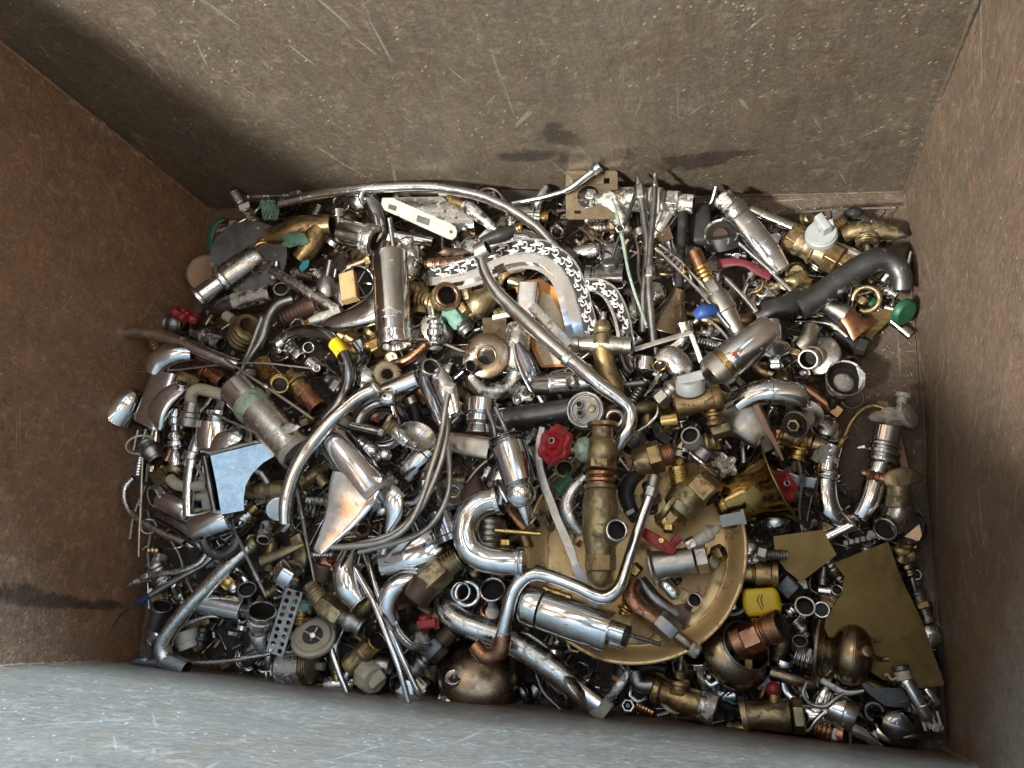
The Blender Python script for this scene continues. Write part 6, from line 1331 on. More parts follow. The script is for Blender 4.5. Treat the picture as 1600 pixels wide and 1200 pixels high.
T('hex_coupling', 'dull brass hex coupling with copper thread in the upper gold dish', 'coupling', [('body', 'BO', LT((990, 722, 20), (1016, 716, 22), 24, [(0, 0), (0, .8), (.1, .9), (1, .95), (1, 0)])), ('hex', 'B', LT((1012, 717, 22), (1034, 711, 22), 26, NUT)), ('thread', 'K', LT((1032, 712, 22), (1050, 708, 20), 18, THR(4, .9)))], up=36, lm='the brass hex coupling')
T('tee_valve', 'big dull brass tee valve with open hex end in the gold dish', 'valve', [
  ('body', 'BO', LT((1050, 808, 18), (1096, 752, 26), 30, [(0, 0), (0, .5), (.15, .7), (.2, .9), (.4, 1), (.6, 1), (.8, .8), (1, .7), (1, 0)])), ('thread', 'BB', LT((1064, 760, 22), (1058, 728, 26), 15, THR(5, .9))), ('hex', 'B', LT((1084, 752, 26), (1114, 780, 30), 27, NUT)), ('lower_nut', 'B', LT((1034, 800, 20), (1054, 818, 18), 20, NUT)), ('flange', 'BO', LT((1044, 790, 20), (1052, 796, 20), 32, RND))], up=34, lm='the big dull brass tee')
T('black_joint', 'black hose elbow with tiny white print in the upper gold dish', 'elbow', [('elbow', 'BLK', TB([(1004, 738, 18), (986, 750, 22), (978, 770, 22), (984, 792, 22), (996, 812, 16)], [8, 12, 13, 12, 11])), ('print', 'WHT', PL([(978, 800, 36), (990, 794, 36), (992, 800, 36), (981, 806, 36)], .6))], up=20)
T('valve_lever', 'red flat valve lever over the nickel ball valve', 'handle', [('lever', 'RED', TB([(1003, 830, 34), (1018, 841, 38), (1036, 852, 38), (1054, 862, 34)], [(7, 3), (9, 3), (10, 3), (6, 3)], hol=0, sq=3.4)), ('wing', 'RED', TB([(1050, 850, 26), (1062, 838, 26)], [(6, 3), (7, 3)], hol=0, sq=3.4)), ('screw', 'BB', LT((1034, 846, 38), (1034, 845, 44), 5, RND))], up=42, lm='the red flat lever')
T('brass_clips', 'small bright brass clips above the red flat lever', 'clip', [('clip', 'BB', TB([(1026, 812, 24), (1034, 808, 28), (1040, 818, 26)], [(6, 4), (7, 4), (5, 4)], hol=0, sq=4)), ('clip', 'BB', LT((1036, 824, 22), (1052, 824, 24), 9, 'NUT'))], up=38)
T('nickel_ball_valve', 'nickel ball valve body with flared open end lying in the gold dish', 'valve', [('body', 'N', LT((1016, 886, 26), (1104, 870, 26), 22, [(.2, 0), (.2, .9), (0, 1.1), (0, 1.3), (.04, 1.3), (.08, 1.05), (.3, .95), (.4, 1.03), (.6, .95), (.78, .95), (.8, 0)], seg=36)), ('hex', 'N', LT((1086, 873, 26), (1106, 869, 26), 24, NUT)), ('tail', 'BZ', LT((1104, 872, 22), (1122, 884, 18), 15, RND))], up=34, lm='the nickel ball valve')
T('brass_nut', 'small brass nut right of the nickel ball valve on the gold dish', 'nut', [('nut', 'B', LT((1116, 868, 18), (1131, 861, 26), 14, NUT))], up=34)
T('spark_plug', 'white ceramic spark plug like nozzle in the right of the gold dish', 'plug', [('ceramic', 'WHT', LT((1084, 848, 30), (1114, 832, 30), 10, HOSE(4))), ('hex', 'CW', LT((1072, 854, 30), (1088, 846, 30), 12, NUT)), ('tip', 'WHT', LT((1112, 834, 30), (1126, 822, 30), 6, BALL))], up=36)
T('grey_clip', 'pale blue grey plastic clip on the right rim of the gold dish', 'clip', [('clip', 'LBL', PL([(1124, 806, 34), (1158, 800, 34), (1162, 818, 34), (1128, 824, 34)], 5)), ('hook', 'LBL', TB([(1159, 797, 34), (1165, 820, 34)], (2.5, 4), hol=0, sq=5))], up=38, lm='the pale blue clip')
T('short_sleeve', 'short bright chrome sleeve lying low in the gold dish', 'sleeve', [('sleeve', 'C', LT((1034, 906, 14), (1058, 932, 14), 11, RND))], up=30)
T('small_ring_tube', 'small open chrome ring tube in the lower gold dish', 'tube', [('tube', 'C', LT((1080, 944, 8), (1086, 936, 28), 12, HOL))], up=26)
T('copper_bend_pipe', 'brown copper bend joined to a grimy nut and tail over the gold dish rim', 'pipe', [
  ('copper_bend', 'K', TB([(992, 908, 20), (984, 926, 28), (992, 944, 30), (1008, 958, 30), (1026, 970, 28)], [12, 13, 13, 13, 13])), ('nut', 'S', LT((1026, 966, 28), (1056, 992, 26), 19, NUT)), ('tail', 'BZ', TB([(1052, 988, 26), (1070, 1002, 26), (1084, 1012, 22)], [10, 10, 9])), ('end', 'CS', LT((1076, 1010, 24), (1092, 1018, 20), 12, RND))], up=34, lm='the copper bend over the dish rim')
T('cork_chips', 'broken tan cork flakes lying in the gold dish beside the ball valve', 'cork', [('cork', 'TAN', PL([(1066, 904, 12), (1100, 892, 12), (1112, 898, 12), (1100, 930, 12), (1082, 926, 12), (1066, 916, 12)], 4))], up=20)
T('cork_chips', 'oval tan cork disc in the lower gold dish right of the tap barrel', 'cork', [('cork', 'TAN', LT((1004, 982, 10), (1004, 980, 16), 20, SOL, ell=1.)) ], up=20)
T('rust_flake', 'flat rusty brown flake in the lower gold dish', 'flake', [('flake', 'RU', PL([(1052, 946, 10), (1076, 940, 12), (1080, 960, 10), (1068, 984, 10), (1050, 968, 10)], 3))], up=26)
T('brass_gland', 'small brass gland between tap barrel and copper bend', 'gland', [('gland', 'BB', LT((972, 962, 14), (984, 940, 16), 14, 'TRI')), ('nut', 'BB', LT((986, 886, 18), (998, 898, 18), 12, 'NUT'))], up=26)
T('dirty_bend', 'dark grimy pipe bend lying under the nickel ball valve', 'pipe', [('pipe', 'S', TB([(1000, 910, 8), (1022, 936, 12), (1040, 950, 10), (1058, 962, 6)], 12))], up=20)
T('engraved_tee', 'brown brass tee with small raised square mark and grey white knob', 'valve', [
  ('body', 'B', LT((1054, 634, 22), (1128, 620, 22), 20, [(0, 0), (0, .8), (.04, .98), (.3, .96), (.4, .86), (.7, .86), (.8, .9), (.82, 1.04), (.94, 1.04), (1, .9), (1, 0)], seg=36)),
  ('mark', 'BB', JOIN(TB([(1074, 629, 41), (1083, 627.3, 41), (1083.6, 635, 41), (1075, 637, 41), (1074, 629, 41)], .6, hol=0, seg=4, sm=1), TB([(1076.6, 631.3, 41.4), (1081, 630.4, 41.4)], .6, hol=0, seg=4), TB([(1078.8, 631, 41.4), (1079.2, 634.6, 41.4)], .6, hol=0, seg=4), *[TB([(1087 + 3 * k, 629 - .6 * k, 41.2), (1088 + 3 * k, 634 - .6 * k, 41.2)], .6, hol=0, seg=4) for k in range(5)])),
  ('knob', 'GRY', LT((1080, 612, 30), (1078, 592, 46), 23, [(0, 0), (0, .8), (.15, 1), (.8, .95), (1, .8), (1, 0)], seg=24), None, [('finger_grip', 'GRY', TB([(1060, 596, 50), (1098, 586, 50)], (8, 4), hol=0, sq=4))]), ('branch', 'B', LT((1112, 634, 18), (1116, 664, 12), 14, TRI)), ('open_end', 'BO', LT((1126, 616, 20), (1132, 606, 30), 12, HOL))], up=38, lm='the engraved brass tee')
T('nickel_union', 'grey nickel union with hex end left of the grey white knob', 'union', [('hex', 'N', LT((1026, 628, 18), (1042, 614, 20), 15, NUT)), ('body', 'N', LT((1038, 618, 20), (1062, 596, 22), 16, 'BUL'))], up=34)
T('oval_window_tap', 'worn chrome tap with brass oval end, below the pale angle strip', 'tap', [('body', 'CW', TB([(1030, 566, 16), (1048, 558, 18), (1066, 576, 14), (1074, 594, 6)], [(15, 10), (19, 12), (19, 12), (12, 8)], hol=0)), ('oval_end', 'BB', LT((1036, 574, 20), (1030, 570, 30), 13, HOL, ell=.7))], up=28)
T('chrome_plug', 'small chrome plug standing left of the worn oval tap', 'plug', [('plug', 'C', LT((1008, 556, 10), (1006, 582, 8), 18, RND)), ('rod', 'S', TB([(976, 602, 12), (1006, 598, 14)], 5, hol=0)), ('fins', 'CW', JOIN(*[TB([(1006 + 4 * k, 618 - 6 * k, 10), (1026 + 2 * k, 596 - 6 * k, 18), (1024 + 2 * k, 586 - 4 * k, 14)], 1.6, hol=0, seg=6) for k in range(4)]))], up=24)
T('brass_ring_band', 'short wide brass ring band under the engraved brass tee', 'ring', [('ring', 'BB', LT((1032, 658, 8), (1060, 654, 8), 17, HOL))], up=18)
T('white_collar_valve', 'small valve with white open collar facing up, near the dish rim', 'valve', [('collar', 'WHT', LT((1084, 690, 18), (1078, 680, 40), 15, HOL)), ('nut', 'BO', LT((1092, 694, 14), (1116, 690, 14), 16, 'BUL')), ('body', 'S', LT((1104, 700, 14), (1092, 716, 10), 17, RND)), ('side', 'BO', LT((1110, 676, 14), (1140, 668, 12), 13, 'NUT'))], up=32, lm='the white collared valve')
T('tap_grip', 'small grey flower shaped hand wheel at the left of the brass horn', 'handle', [('wheel', 'CS', WHEEL((1130, 730, 22), (1134, 726, 32), 19, 5, .22)), ('stem', 'S', LT((1112, 712, 14), (1130, 728, 24), 6, SOL))], up=30, lm='the flower shaped hand wheel')
T('white_edge_strip', 'thin polished curved strip above the top of the gold dish', 'strip', [('strip', 'C', TB([(1028, 632, 20), (1026, 648, 22), (1012, 662, 22), (996, 674, 18)], [(2, 3), (3, 3), (3, 3), (2, 3)], hol=0))], up=28)

# ================================================================== front right
T('bronze_pot', 'round bronze bowl with open mouth holding a copper coupling', 'bowl', [('bowl', 'BZ', LT((1128, 1036, -14), (1166, 1008, 30), 58, [(0, 0), (0, .4), (.1, .65), (.3, .9), (.5, 1), (.7, .97), (.9, .8), (.96, .7), (1, .72), (1, .66), (.9, .64), (.6, .7), (.3, .6), (.3, 0)], seg=56)), ('rim', 'S', TO((1166, 1008, 31), 40, 1.6, (38, -28, 44), seg=48)), ('lip_tab', 'C', TB([(1128, 1060, 20), (1112, 1070, 22), (1102, 1062, 22)], [(5, 3), (4, 3), (3, 2)], hol=0))], up=10, lm='the round bronze bowl')
T('copper_coupling', 'shiny copper coupling with open mouth lying in the bronze bowl', 'coupling', [('tail', 'K', LT((1146, 1006, 26), (1164, 998, 30), 23, RND)), ('hex', 'K', LT((1160, 1000, 28), (1190, 988, 34), 26, NUT)), ('collar', 'K', LT((1186, 990, 34), (1204, 983, 38), 24, [(0, .5), (0, .9), (.3, 1), (.5, .85), (.7, 1), (1, 1), (1, .5)])), ('mouth', 'K', LT((1202, 983, 38), (1222, 976, 46), 25, HOL, seg=32))], up=40, lm='the copper coupling in the bowl')
T('valve_grip', 'rounded square yellow plastic valve handle', 'handle', [('cap', 'YEL', TB([(1170, 942, 20), (1210, 939, 20)], (21, 12), hol=0, sq=5, dome=True, seg=32)), ('lettering', 'INK', JOIN(TB([(1186, 930, 33), (1183, 938, 33.4), (1187, 946, 33.4), (1191, 953, 33)], .7, hol=0, seg=5), TB([(1191, 928, 33), (1189, 938, 33.4), (1193, 948, 33)], .7, hol=0, seg=5))), ('stem', 'BB', LT((1170, 952, 8), (1174, 966, 14), 7, SOL))], up=30, lm='the yellow valve handle')
T('grey_ring_valve', 'round dark valve end against the outer right rim of the gold dish', 'valve', [('ring', 'S', LT((1148, 948, 4), (1146, 940, 20), 22, HOL, seg=32)), ('ball', 'C', LT((1146, 950, 4), (1146, 942, 18), 12, BALL))], up=14)
T('threaded_bolt', 'grey threaded bolt and crumpled foil right above the brass coupling barrel', 'bolt', [('bolt', 'S', LT((1196, 866, 16), (1230, 867, 16), 8, THR(8, .85, .01))), ('nut', 'S', LT((1184, 862, 14), (1200, 866, 16), 13, NUT)), ('foil', 'CS', BL((1172, 874, 14), 14, 6, 5, .5, 44))], up=28)
T('brass_barrel', 'brown brass coupling barrel lying right of the gold dish rim', 'coupling', [('barrel', 'B', LT((1158, 896, 14), (1216, 898, 14), 19, [(0, 0), (0, .75), (.3, .75), (.32, .85), (.36, .7), (.4, .9), (.45, .95), (.8, .95), (.84, 1.08), (1, 1.08), (1, .85), (.8, .8), (.8, 0)], seg=32))], up=22, lm='the brown brass barrel')
T('iron_block', 'dark crusted iron block beneath the point of the smaller brass sheet', 'block', [('block', 'SD', LT((1222, 926, 4), (1244, 904, 12), 24, PLUG, seg=6)), ('side', 'S', LT((1244, 916, 8), (1262, 912, 8), 14, 'NUT'))], up=8)
T('ring_tube', 'short chrome tube facing up with shiny ring mouth, front right cluster', 'tube', [('tube', 'C', LT((1254, 958, 4), (1258, 946, 34), 16, HOL, seg=32))], up=24, lm='the ring mouthed chrome tube')
T('ring_plug', 'small chrome ring cap with dark centre, right of the ring mouthed tube', 'cap', [('ring', 'C', TO((1284, 952, 20), 11, 1.8)), ('core', 'BLK', LT((1284, 956, 4), (1284, 952, 18), 10, SOL))], up=24)
T('chrome_toggle', 'tiny chrome toggle left of the ring mouthed tube', 'toggle', [('ball', 'C', LT((1226, 962, 10), (1240, 950, 14), 11, 'TRI')), ('tooth', 'WHT', TB([(1216, 940, 14), (1222, 946, 14)], 2, hol=0))], up=22)
T('hex_plugs', 'cluster of small threaded chrome plugs left of the brass urn', 'plug', [('plug', 'CW', LT((1262, 994, 14), (1240, 966, 22), 11, TRI)), ('plug', 'S', LT((1250, 1012, 12), (1250, 1000, 26), 12, HOL)), ('plug', 'CW', LT((1240, 1022, 12), (1270, 1032, 12), 14, THR(4, .85))), ('plug', 'S', LT((1262, 1034, 12), (1272, 1014, 12), 14, 'NUT'))], up=22, lm='the cluster of threaded plugs')
T('small_pipes', 'small grey pipes in the gap between the two brass sheets', 'pipe', [('pipe', 'S', LT((1286, 886, 6), (1285, 914, 8), 6, HOL)), ('pipe', 'C', LT((1278, 922, 6), (1298, 924, 8), 8, HOL)), ('ring', 'C', LT((1304, 928, 4), (1308, 921, 20), 9, HOL)), ('strip', 'BZ', TB([(1266, 900, 6), (1268, 922, 8), (1304, 938, 8)], 1.6, hol=0))], up=10)
T('brass_urn', 'round bronze urn with ringed belly and small spigot', 'urn', [
  ('belly', 'BZ', LT((1284, 1016, 14), (1366, 1030, 20), 48, [(0, 0), (0, .7), (.04, .72), (.12, .5), (.2, .55), (.3, .82), (.45, .97), (.58, 1), (.59, .985), (.6, 1), (.75, .93), (.88, .72), (.96, .42), (1, .1), (1, 0)], seg=56)),
  ('collar', 'BZ', LT((1276, 1014, 12), (1288, 1016, 14), 58, [(0, .3), (0, .9), (.3, 1), (.7, .98), (1, .8), (1, .3)], seg=48)),
  ('boss', 'BZ', LT((1352, 1022, 58), (1356, 1017, 70), 10, RND), None), ('spigot', 'BZ', TB([(1354, 1018, 66), (1364, 1026, 64), (1376, 1031, 58), (1388, 1030, 56)], [5, 4.5, 4, 4.5], hol=0)), ('hook', 'B', TB([(1362, 998, 36), (1370, 1002, 34), (1378, 997, 32)], 2, hol=0))], up=6, lm='the bronze urn')
T('hook_strip', 'thin bent steel hook strip in front of the bronze urn', 'strip', [('strip', 'S', TB([(1262, 1066, 18), (1256, 1084, 20), (1268, 1100, 20), (1290, 1103, 20), (1306, 1092, 18), (1318, 1084, 16)], [(3, 3), (3.5, 3), (3.5, 3), (4, 3), (3.5, 3), (3, 3)], hol=0)), ('spike', 'S', TB([(1256, 1084, 20), (1250, 1090, 20)], [3, .8], hol=0))], up=28)
T('fluted_pipe', 'brown grey fluted pipe between the bronze bowl and the urn', 'pipe', [('pipe', 'BZ', TB([(1204, 1050, 10), (1236, 1060, 12), (1272, 1068, 8)], [(11, 8), (10, 8), (8, 6)], hol=.8))], up=16)
T('folded_sheet', 'dark grey folded sheet metal offcut in front of the urn', 'sheet', [('sheet', 'SD', PL([(1340, 1058, 10), (1362, 1074, 12), (1424, 1076, 12), (1436, 1108, 10), (1384, 1104, 8), (1354, 1082, 8)], 2)), ('edge', 'S', TB([(1284, 1062, 10), (1320, 1082, 14), (1350, 1080, 14)], [(6, 2), (5, 2), (3, 2)], hol=0))], up=16)
T('red_cap_valve', 'nickel ball valve with small red cap and stamped purple marks, front edge', 'valve', [
  ('body', 'BO', LT((1166, 1118, 22), (1254, 1118, 22), 25, [(0, 0), (0, .9), (.05, .86), (.3, .86), (.5, .98), (.7, .98), (.78, .92), (.8, 0)], seg=36)), ('flange', 'BO', LT((1158, 1120, 22), (1168, 1119, 22), 30, HOL, seg=36)), ('hex', 'BO', LT((1238, 1118, 22), (1256, 1118, 22), 27, NUT)),
  ('stem', 'BB', LT((1210, 1100, 26), (1209, 1082, 28), 10, SOL)), ('red_cap', 'RED', LT((1209, 1085, 28), (1208, 1065, 30), 12, [(0, 0), (0, .8), (.3, 1), (.6, .95), (.85, .7), (1, .3), (1, 0)])),
  ('stamped_mark', 'INK', JOIN(TO((1199, 1107.5, 45), 2.3, .6, seg=10, sg=5), TO((1205, 1106.5, 45), 2.3, .6, seg=10, sg=5), TB([(1210, 1104, 45), (1214, 1108, 45)], .7, hol=0, seg=4), TO((1218.5, 1104.5, 45), 2.2, .6, seg=10, sg=5), TO((1224.5, 1103.5, 45), 2.3, .6, seg=10, sg=5), TO((1224.5, 1107, 45), 2, .6, seg=10, sg=5)))], up=12, lm='the red capped valve')
T('wire_bundle', 'tangle of dark blue and grey wire left of the red capped valve', 'wire', [('wire', 'BLK', JOIN(*[TB([(1146 + 22 * math.cos(a + k), 1092 + 16 * math.sin(a * 1.2 + k * .8), 8 + 5 * math.sin(a * 2)) for a in [j * .85 for j in range(8)]], 1.2, hol=0, seg=6, sm=4) for k in range(7)])), ('wire', 'TEA', JOIN(*[TB([(1150 + 18 * math.cos(a + k), 1086 + 14 * math.sin(a * 1.1 + k), 12 + 4 * math.sin(a * 2)) for a in [j * .9 for j in range(6)]], .9, hol=0, seg=6, sm=4) for k in range(2)])), ('wrapper', 'STK', BL((1190, 1062, 10), 12, 14, 6, .4, 47))], up=8)
T('stub_cylinder', 'short chrome cylinder with open dark end and slim curved lever, front edge', 'tap', [('cylinder', 'C', LT((1294, 1102, 16), (1334, 1122, 16), 25, [(0, 0), (0, .85), (.1, .9), (.5, 1), (.52, .97), (.95, 1), (1, .96), (1, .86), (.8, .8), (.8, 0)], seg=36)), ('lever', 'C', TB([(1246, 1145, 16), (1262, 1140, 18), (1274, 1126, 20), (1288, 1112, 22)], [3, 4, 4.5, 4], hol=0)), ('flap', 'S', PL([(1324, 1128, 12), (1332, 1130, 12), (1330, 1164, 4), (1327, 1164, 4)], 2))], up=14, lm='the short front chrome cylinder')
T('front_coupling', 'small copper coloured compression coupling in front of the short chrome cylinder', 'coupling', [('body', 'K', LT((1270, 1134, 10), (1300, 1146, 10), 14, THR(4, .85))), ('nut', 'N', LT((1298, 1144, 10), (1308, 1148, 10), 17, NUT)), ('mouth', 'K', LT((1306, 1147, 10), (1320, 1150, 14), 15, HOL))], up=12)
T('taped_fitting', 'slim chrome pipe fitting with white tape and prongs, front right corner', 'fitting', [('thread', 'S', LT((1407, 1040, 26), (1410, 1048, 26), 14, THR(3, .9))), ('taped_neck', 'WHT', LT((1409, 1046, 26), (1414, 1062, 26), 11, [(0, 0), (0, .9), (.3, 1.1), (.6, 1), (1, 1.1), (1, 0)])), ('tube', 'C', LT((1413, 1058, 26), (1450, 1126, 22), 11.5, RND)), ('ring', 'C', TO((1442, 1102, 22), 13, 2, (.4, .8, 0))), ('prong', 'STK', JOIN(*[TB([(1440 + 8 * k, 1122 - 3 * k, 22), (1446 + 8 * k, 1142 - 3 * k, 18)], 2, hol=0) for k in range(4)])), ('curl', 'WHT', TB([(1404, 1058, 28), (1394, 1062, 28), (1388, 1054, 28), (1384, 1056, 26)], 1.5, hol=0))], up=22, lm='the taped chrome fitting')
T('chrome_stub', 'short shiny chrome tube against the right wall beside the taped fitting', 'tube', [('tube', 'C', LT((1444, 1074, 16), (1466, 1104, 14), 9, RND))], up=8)
T('almond_tap_grip', 'dark almond shaped tap handle with oval hole, front right corner', 'handle', [('handle', 'CD', TB([(1366, 1124, 14), (1386, 1130, 20), (1412, 1136, 20), (1436, 1130, 14)], [(6, 5), (20, 13), (28, 15), (12, 8)], hol=0, seg=28)), ('socket', 'S', LT((1414, 1146, 14), (1418, 1160, 20), 17, HOL, ell=1.2)), ('ring', 'SD', TO((1366, 1113, 12), 13, 5))], up=6, lm='the dark almond shaped handle')
T('front_stopcock', 'brass stopcock with upright bonnet and torn crusted end, front edge', 'valve', [
  ('body', 'B', LT((1018, 1076, 18), (1092, 1100, 18), 21, [(0, 0), (0, .6), (.04, .9), (.15, 1), (.2, .8), (.4, .8), (.5, 1), (.8, 1), (1, 1), (1, 0)], seg=30)), ('torn_end', 'CS', LT((1090, 1099, 18), (1118, 1110, 16), 21, [(0, 0), (0, 1), (.5, 1.1), (.9, 1.2), (1, .9), (1, .7), (.5, .6), (.5, 0)], seg=12)),
  ('bonnet', 'B', LT((1060, 1084, 24), (1063, 1048, 28), 16, [(0, 0), (0, 1), (.2, 1), (.22, .8), (.4, .8), (.42, 1), (.6, .95), (.7, .6), (1, .5), (1, 0)])), ('stem', 'BO', LT((1063, 1050, 28), (1065, 1024, 30), 4, SOL)), ('elbow', 'S', TB([(1024, 1072, 16), (1000, 1068, 14), (994, 1048, 14)], [13, 12, 9])), ('sliver', 'WHT', TB([(1032, 1098, 14), (1044, 1108, 14), (1058, 1114, 12)], [(2, 2), (3.5, 2), (1.5, 1)], hol=0))], up=18, lm='the front brass stopcock')
T('hex_screw', 'small hex screw head beside a ribbed copper pin, front edge', 'screw', [('head', 'CW', LT((982, 1106, 0), (981, 1102, 14), 12, NUT)), ('socket', 'SD', LT((981, 1103, 8), (981, 1102, 13), 4, SOL)), ('pin', 'K', LT((994, 1100, 6), (1022, 1114, 4), 8, HOSE(6)))], up=4)
T('black_cable', 'black rubber cable end under the front rim of the gold dish', 'cable', [('cable', 'BLK', TB([(996, 1050, 8), (1016, 1042, 12), (1040, 1046, 10)], 8)), ('ring', 'SD', TO((1110, 1070, 8), 13, 2.5)), ('ball', 'C', LT((1104, 1054, 10), (1114, 1062, 10), 8, BALL))], up=6)

# ================================================================== smaller scrap filling the heap: one of each kind is built, the rest are copies
LOCAL = True
H0 = 0
KINDS_ = []
def proto(name, look, cat, parts, n, size=30):
    KINDS_.append((T(name, None, None, parts), look, cat, n, size))
L = LT
proto('brass_elbow', 'dull brass elbow', 'elbow', [('bend', 'B', TB([(-26, 0), (-8, 0), (6, -6), (10, -22), (10, -30)], 12)), ('nut', 'B', L((-34, 0), (-20, 0), 15, NUT)), ('collar', 'BO', L((10, -26), (10, -38), 14, RND))], 13)
proto('brass_tee', 'old brass tee', 'tee', [('run', 'BO', L((-34, 0), (34, 0), 13, BUL)), ('branch', 'BO', L((0, 0), (0, -30), 11, HOL)), ('nut', 'B', L((24, 0), (40, 0), 16, NUT))], 11)
proto('chrome_nipple', 'small chrome nipple', 'nipple', [('tube', 'C', L((-22, 0), (18, 0), 10, TRI)), ('nut', 'C', L((-6, 0), (6, 0), 14, NUT))], 16)
proto('tap_spindle', 'grey tap spindle', 'spindle', [('spindle', 'N', L((-30, 0), (20, 0), 10, THR(6, .85, .01))), ('head', 'CW', L((14, 0), (30, 0), 12, WAI)), ('nut', 'B', L((-12, 0), (-2, 0), 14, NUT))], 14)
proto('chrome_pipe', 'short chrome pipe', 'pipe', [('pipe', 'C', L((-42, 0), (42, 0), 9, HOL)), ('nut', 'CW', L((26, 0), (38, 0), 13, NUT))], 14, 45)
proto('wall_flange', 'chrome wall flange', 'flange', [('flange', 'C', L((0, 0, 0), (0, 0, 15), 27, ESC))], 12)
proto('dished_cover', 'dished chrome cover', 'cover', [('cover', 'CW', L((0, 0, 0), (0, 0, 18), 22, DOME)), ('rim', 'C', TO((0, 0, 1), 22, 2))], 9)
proto('hex_nut', 'loose brass nut', 'nut', [('nut', 'B', L((0, 0, -7), (0, 0, 7), 15, NUT))], 16, 16)
proto('chrome_nut', 'loose chrome nut', 'nut', [('nut', 'CW', L((0, 0, -9), (0, 0, 9), 17, NUT))], 12, 18)
proto('slim_rod', 'slim steel rod', 'rod', [('rod', 'N', TB([(-62, 4), (-20, -2), (30, 2), (66, -5)], 2.6, hol=0, seg=8))], 16, 60)
proto('bent_tube', 'bent thin chrome tube', 'tube', [('tube', 'CW', TB([(-60, 14), (-30, 10), (0, 0), (24, -18), (36, -46)], 5.5))], 13, 55)
proto('copper_stub', 'brown copper stub', 'pipe', [('stub', 'K', L((-30, 0), (16, 0), 11, HOL)), ('collar', 'B', L((12, 0), (28, 0), 14, NUT))], 13)
proto('tap_cartridge', 'pale tap cartridge', 'cartridge', [('shell', 'IVO', L((-16, 0), (12, 0), 15, RND)), ('stem', 'CW', L((10, 0), (30, 0), 6, 'PLUG')), ('ring', 'BLK', L((-4, 0), (0, 0), 16, SOL))], 7)
proto('chrome_lever', 'curved chrome lever', 'lever', [('blade', 'C', TB([(-44, 6, 4), (-18, 0, 8), (10, -2, 8), (40, 6, 2)], [(14, 9), (12, 7), (9, 5), (5, 3)], hol=0)), ('hub', 'C', L((-40, 5, -8), (-40, 5, 10), 15, RND))], 12, 42)
proto('small_tap', 'chrome tap body', 'tap', [('body', 'C', L((-30, 0), (26, 0), 20, [(0, 0), (0, .9), (.06, 1), (.8, 1), (.82, .9), (1, .9), (1, .7), (.8, .7), (.8, 0)])), ('spout', 'C', TB([(8, 0, 8), (20, -24, 14), (30, -46, 8)], [(11, 9), (9, 8), (8, 7)], hol=.8)), ('tail', 'BB', L((24, 0), (38, 0), 12, THR(4)))], 12, 42)
proto('chrome_bend', 'chrome waste bend', 'bend', [('bend', 'C', TB([(-34, 6), (-14, 4), (4, -4), (14, -20), (14, -38)], 15, seg=24)), ('collar', 'C', L((-38, 6), (-28, 6), 19, RND))], 12, 40)
proto('black_hose', 'black rubber hose piece', 'hose', [('hose', 'BLK', TB([(-44, 0), (-14, 8), (16, 0), (40, -18)], 9)), ('ferrule', 'N', L((34, -12), (46, -24), 11, RND))], 9, 42)
proto('ring_seal', 'thin metal ring', 'ring', [('ring', 'CW', TO((0, 0, 0), 17, 2.2))], 12, 18)
proto('strip_piece', 'bent metal strip', 'strip', [('strip', 'S', TB([(-36, 0, 0), (-10, 0, 4), (4, 2, 12), (30, 6, 14)], [(7, 1.2)] * 4, hol=0, sq=6))], 9, 36)
proto('dark_union', 'dark crusted union', 'union', [('body', 'SD', L((-28, 0), (28, 0), 15, BUL)), ('nut', 'S', L((-8, 0), (8, 0), 19, NUT))], 11)
proto('end_plug', 'olive brass cap', 'cap', [('cap', 'BO', L((0, 0, -10), (0, 0, 12), 17, [(0, 0), (0, .86), (.1, 1), (.5, 1), (.55, .8), (.85, .75), (1, .6), (1, 0)]))], 8, 18)
proto('hose_nut', 'ribbed chrome hose end', 'fitting', [('ribs', 'C', L((-26, 0), (14, 0), 8, HOSE(8))), ('nut', 'C', L((10, 0), (26, 0), 12, NUT))], 10)
proto('white_pipe', 'white scaled pipe end', 'pipe', [('pipe', 'LM', L((-26, 0), (24, 0), 12, HOL))], 6)
proto('small_valve', 'little brass stop valve', 'valve', [('body', 'B', L((-26, 0), (26, 0), 12, BUL)), ('bonnet', 'BO', L((0, 0), (0, -24), 9, [(0, 0), (0, 1), (.5, .9), (.55, .7), (1, .6), (1, 0)])), ('handle', 'CS', WHEEL((0, -22), (0, -30), 13, 4, .2, seg=40))], 9)
LOCAL = False

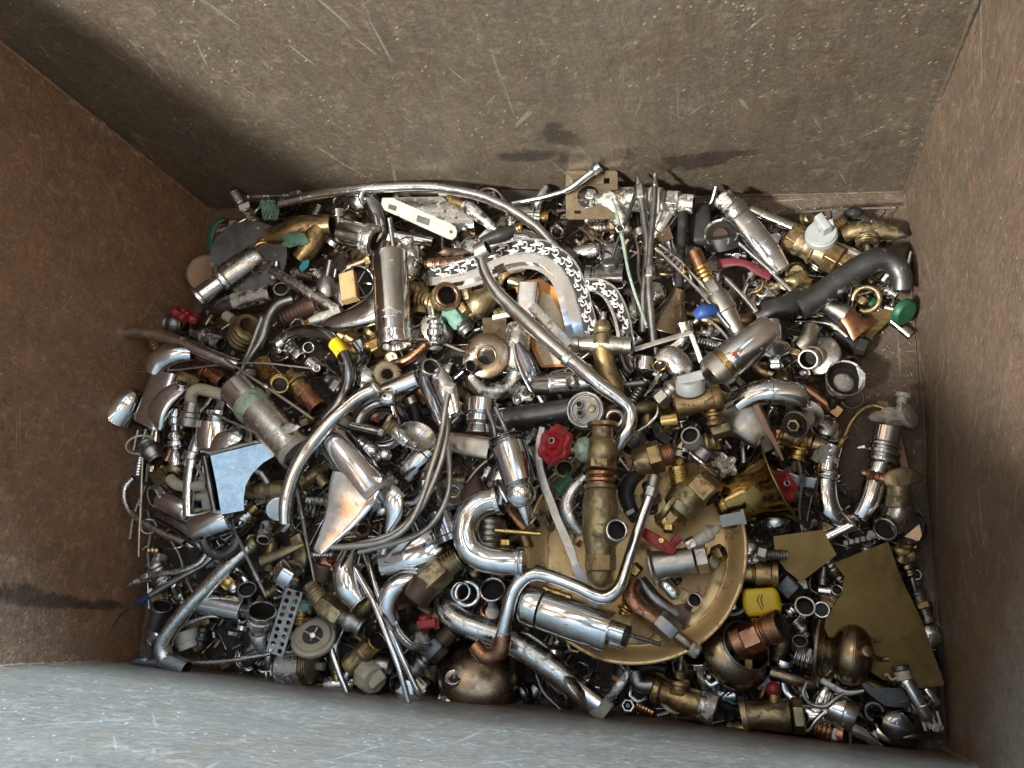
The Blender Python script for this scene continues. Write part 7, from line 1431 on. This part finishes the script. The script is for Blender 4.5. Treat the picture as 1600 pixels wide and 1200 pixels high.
DISH = (987, 855, 158)
SKIP = {5, 12, 13, 14, 15, 21, 22, 26, 27, 35, 36, 37, 40, 51, 52, 63, 65, 68, 71, 82, 87, 89, 95, 97, 100, 110, 121, 127, 128, 130, 133, 134, 138, 142, 150, 156, 159, 165, 167, 168, 171, 174, 182, 187, 189, 192, 194, 195, 197, 200, 204, 207, 208, 224, 226, 229, 230, 234, 239, 241, 242, 251, 254, 257, 267, 269, 277, 280, 281, 282, 284, 295, 296, 302, 305, 306, 310, 312, 314, 316, 318, 322, 323, 326, 329, 333, 335, 337, 338, 339, 340, 342, 343, 347, 350, 357, 362, 364, 373, 375, 379, 381}
def fillers():
    r = random.Random(20)
    pool = []
    for k, (o, look, cat, n, size) in enumerate(KINDS_):
        pool += [k] * round(n * 1.4)
    r.shuffle(pool)
    spots = []
    tries = 0
    while len(spots) < len(pool) and tries < 60000:
        tries += 1
        x, y = r.uniform(205, 1470), r.uniform(295, 1160)
        if not inpoly(x, y): continue
        if math.hypot(x - DISH[0], y - DISH[1]) < DISH[2] and (x < 1000 or y > 890 or x - y > 300): continue
        if 1300 < x < 1420 and 540 < y < 850: continue
        dmin = 35 - tries / 60000 * 9
        if any((a - x) ** 2 + (b - y) ** 2 < dmin * dmin for a, b in spots): continue
        spots.append((x, y))
    used = set()
    first = set()
    lab = set()
    for i, ((x, y), k) in enumerate(zip(spots, pool)):
        o, look, cat, n, size = KINDS_[k]
        z = hb(x, y) + r.uniform(-16, 10)
        yaw = r.uniform(0, 6.283); t1 = r.gauss(0, .32); t2 = r.gauss(0, .3)
        if size <= 27 and r.random() < .5: t1 += r.choice((-1, 1)) * r.uniform(.5, 1.2)
        sc_ = r.uniform(.85, 1.15)
        ex = size * (.5 + .5 * max(0, 1 - min(x - 205, 1475 - x, 1165 - y, y - 290) / 60))
        if min(abs(x - 215), abs(1465 - x)) < size: yaw = math.pi / 2 + r.uniform(-.3, .3)
        if min(abs(y - 300), abs(y - (1040 + (x - 215) * .1))) < size: yaw = r.uniform(-.25, .25)
        z = max(z, 12 + size * (abs(t1) + abs(t2)) * .25)
        # words that single it out
        d = sorted((math.hypot(a - x, b - y), a, b, ph) for a, b, ph in LM_)
        _, a, b, ph = d[0]
        dx, dy = x - a, y - b
        rel = ('right of' if dx > 0 else 'left of') if abs(dx) > abs(dy) else ('in front of' if dy > 0 else 'behind')
        text = None
        for q in d[1:7]:
            t = '%s %s %s, towards %s' % (look, rel, ph, q[3])
            if t not in lab and len(t.split()) <= 16:
                text = t
                break
        if i in SKIP or text is None:
            continue
        lab.add(text)
        if k not in first:
            first.add(k)
            c = o
        else:
            c = o.copy()
            C.objects.link(c)
            for ch in list(o.children):
                cc = ch.copy()
                cc.parent = c
                C.objects.link(cc)
        p, _ = unproj(x, y, z * .001)
        c.rotation_euler = (Matrix.Rotation(yaw, 3, 'Z') @ Matrix.Rotation(t1, 3, 'X') @ Matrix.Rotation(t2, 3, 'Y')).to_euler()
        c.scale = (sc_,) * 3
        c.location = p
        c['label'] = text
        c['category'] = cat
        c['group'] = look + ' pieces among the scrap'
        c['_i'] = i
    for k, q in enumerate(KINDS_):
        if k not in first:
            for ch in list(q[0].children): bpy.data.objects.remove(ch)
            bpy.data.objects.remove(q[0])
fillers()
